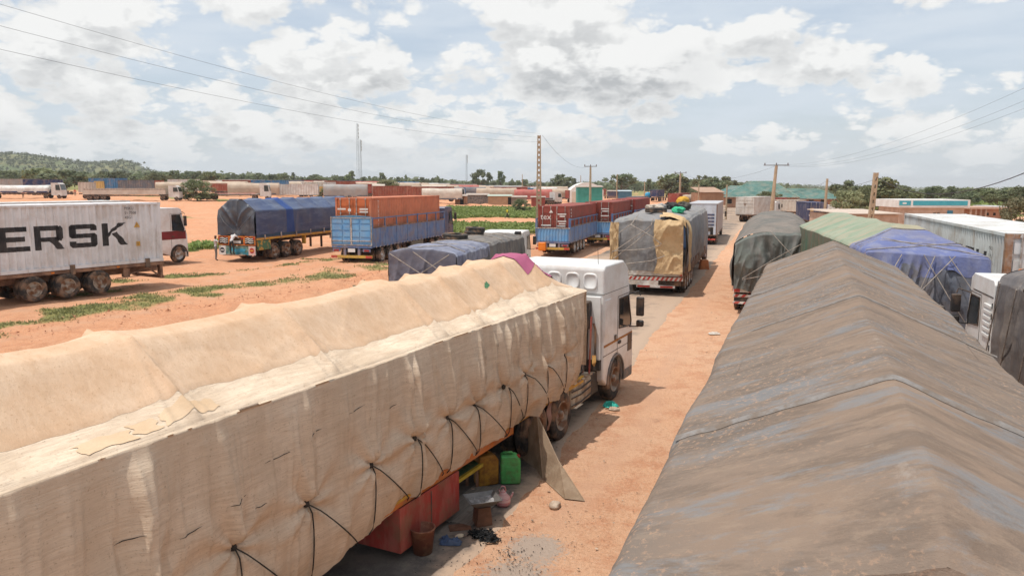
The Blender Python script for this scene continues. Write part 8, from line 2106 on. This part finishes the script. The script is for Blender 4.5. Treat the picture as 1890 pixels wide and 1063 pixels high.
blades('grass', 'sparse grass on the red earth of the truck field', [(-34, -3, 22, 62)], 170000, 3, M_grassb, .085)
pts = []
for (a, b, c) in ((352, 459, 26), (375, 457, 22), (390, 455, 18)):
    p = on_ground(a, b, .6)
    for k in range(24): pts.append((p[0] + rg.normal() * .5, p[1] + rg.normal() * .8, p[2] + .2, rg.uniform(.25, .5)))
woods('weeds', 'clump of green weeds between the white cab and the painted tail', pts, .12, 15, M_weed)
pts = [(*on_ground(640 + i * 7, 546 - i * 4, .5)[:2], .62, .22) for i in range(8)]
woods('weeds', 'dark weeds at the foot of the eroded bank', pts, .07, 17, M_leafd)

# ================================================================== people
M_skin = mat('dark_skin', (.085, .045, .03), (.07, .038, .026), 4, .6)
def person(label, x_, y_, z_, rz, H_, joints, shirt, trousers, split, short=None):
    """one continuous skinned body; joints in metres for a 1.75 m figure; clothing follows height bands"""
    m2, J, E_ = BODIES[id(joints)]; m2 = m2.copy(); nm = list(J)
    m2.materials.clear()
    for m in (M_skin, shirt, trousers, M_black): m2.materials.append(m)
    js = {k: Vector(J[k]) for k in nm}
    segs = [(0, a, b) for a, b in E_]
    def mi(c):
        best = min(E_, key=lambda e: ((c - (js[e[0]] + (js[e[1]] - js[e[0]]) * max(0, min(1, (c - js[e[0]]).dot(js[e[1]] - js[e[0]]) / ((js[e[1]] - js[e[0]]).length_squared + 1e-9))))).length))
        a, b = best
        if b == 'crown': return 3 if c.z > js['head'].z + .03 else 0
        if b in ('head', 'neck') and a != 'chest': return 0
        if a == 'chest' or (a == 'pelvis' and b == 'chest'): return 1
        if a.startswith('sh'): return 1
        if a.startswith('el') or a.startswith('wr'): return 0
        if a == 'pelvis' or a.startswith('hip'): return 2
        if a.startswith('kn'): return 2 if short is None else 0
        return 0
    for p in m2.polygons: p.material_index = mi(Vector(p.center)); p.use_smooth = True
    o = link('person', m2); k = H_ / 1.75
    o.location = (x_, y_, z_); o.rotation_euler = (0, 0, rz); o.scale = (k, k, k)
    tag(o, label, 'person'); return o
cY = mat('yellow_shirt', (.62, .60, .05), (.55, .52, .05), 4); cB = mat('dark_trousers', (.03, .03, .035), (.05, .05, .05), 4); cW = mat('pale_shirt', (.62, .60, .60), (.52, .5, .5), 5); cR = mat('red_shirt', (.62, .05, .03), (.5, .04, .03), 4); cG = mat('grey_trousers', (.16, .15, .15), (.2, .19, .18), 4)
x_, y_ = hit(936, 404); person('person in a yellow shirt walking through the overgrown plot', x_, y_, gz1(x_, y_), R(-80), 1.52, walk, cY, cB, 0)
ex = Matrix.LocRotScale(truckE.location, truckE.rotation_euler, None)
p = ex @ Vector((-1.62, -.1, 0))
person('person in a pale shirt standing left of the painted tail', p.x, p.y, gz1(p.x, p.y), R(-60), 1.62, reach, cW, cG, 0)
p = ex @ Vector((-.12, -.42, 0)); person('person in a white shirt leaning over the painted tail to tie the tarpaulin', p.x, p.y, truckE.location.z + .44, -R(17.5), 1.62, lean, cW, cB, 0)
for px_, py_, lab in ((43, 366, 'person in red sitting by the wheels of the white covered lorry'), (139, 362, 'person in red standing between the white cab and the slatted lorry')):
    x_, y_ = hit(px_, py_); person(lab, x_, y_, gz1(x_, y_), .5, 1.7, stand, cR, cB, 0)

# ================================================================== the air
hzm = bpy.data.materials.new('haze_air'); hzm.use_nodes = True; hzm.node_tree.nodes.clear()
ht = NT(hzm.node_tree); pv = ht.n('ShaderNodeVolumePrincipled'); pv.inputs['Color'].default_value = (.93, .96, 1.0, 1); pv.inputs['Density'].default_value = 0.00015; pv.inputs['Anisotropy'].default_value = .0
ho = ht.n('ShaderNodeOutputMaterial'); ht.put(ho.inputs['Volume'], pv.outputs[0])
HZB = 1.0 - min(float(np.min(HZ)), min(v.co.z for v in ground.data.vertices)); hb = MB(); hb.b2(-9600, 9600, -9600, 9600, -HZB, 66); o = hb.build('haze', hzm, None); tag(o, 'pale even haze filling the air', None, None, 'stuff')
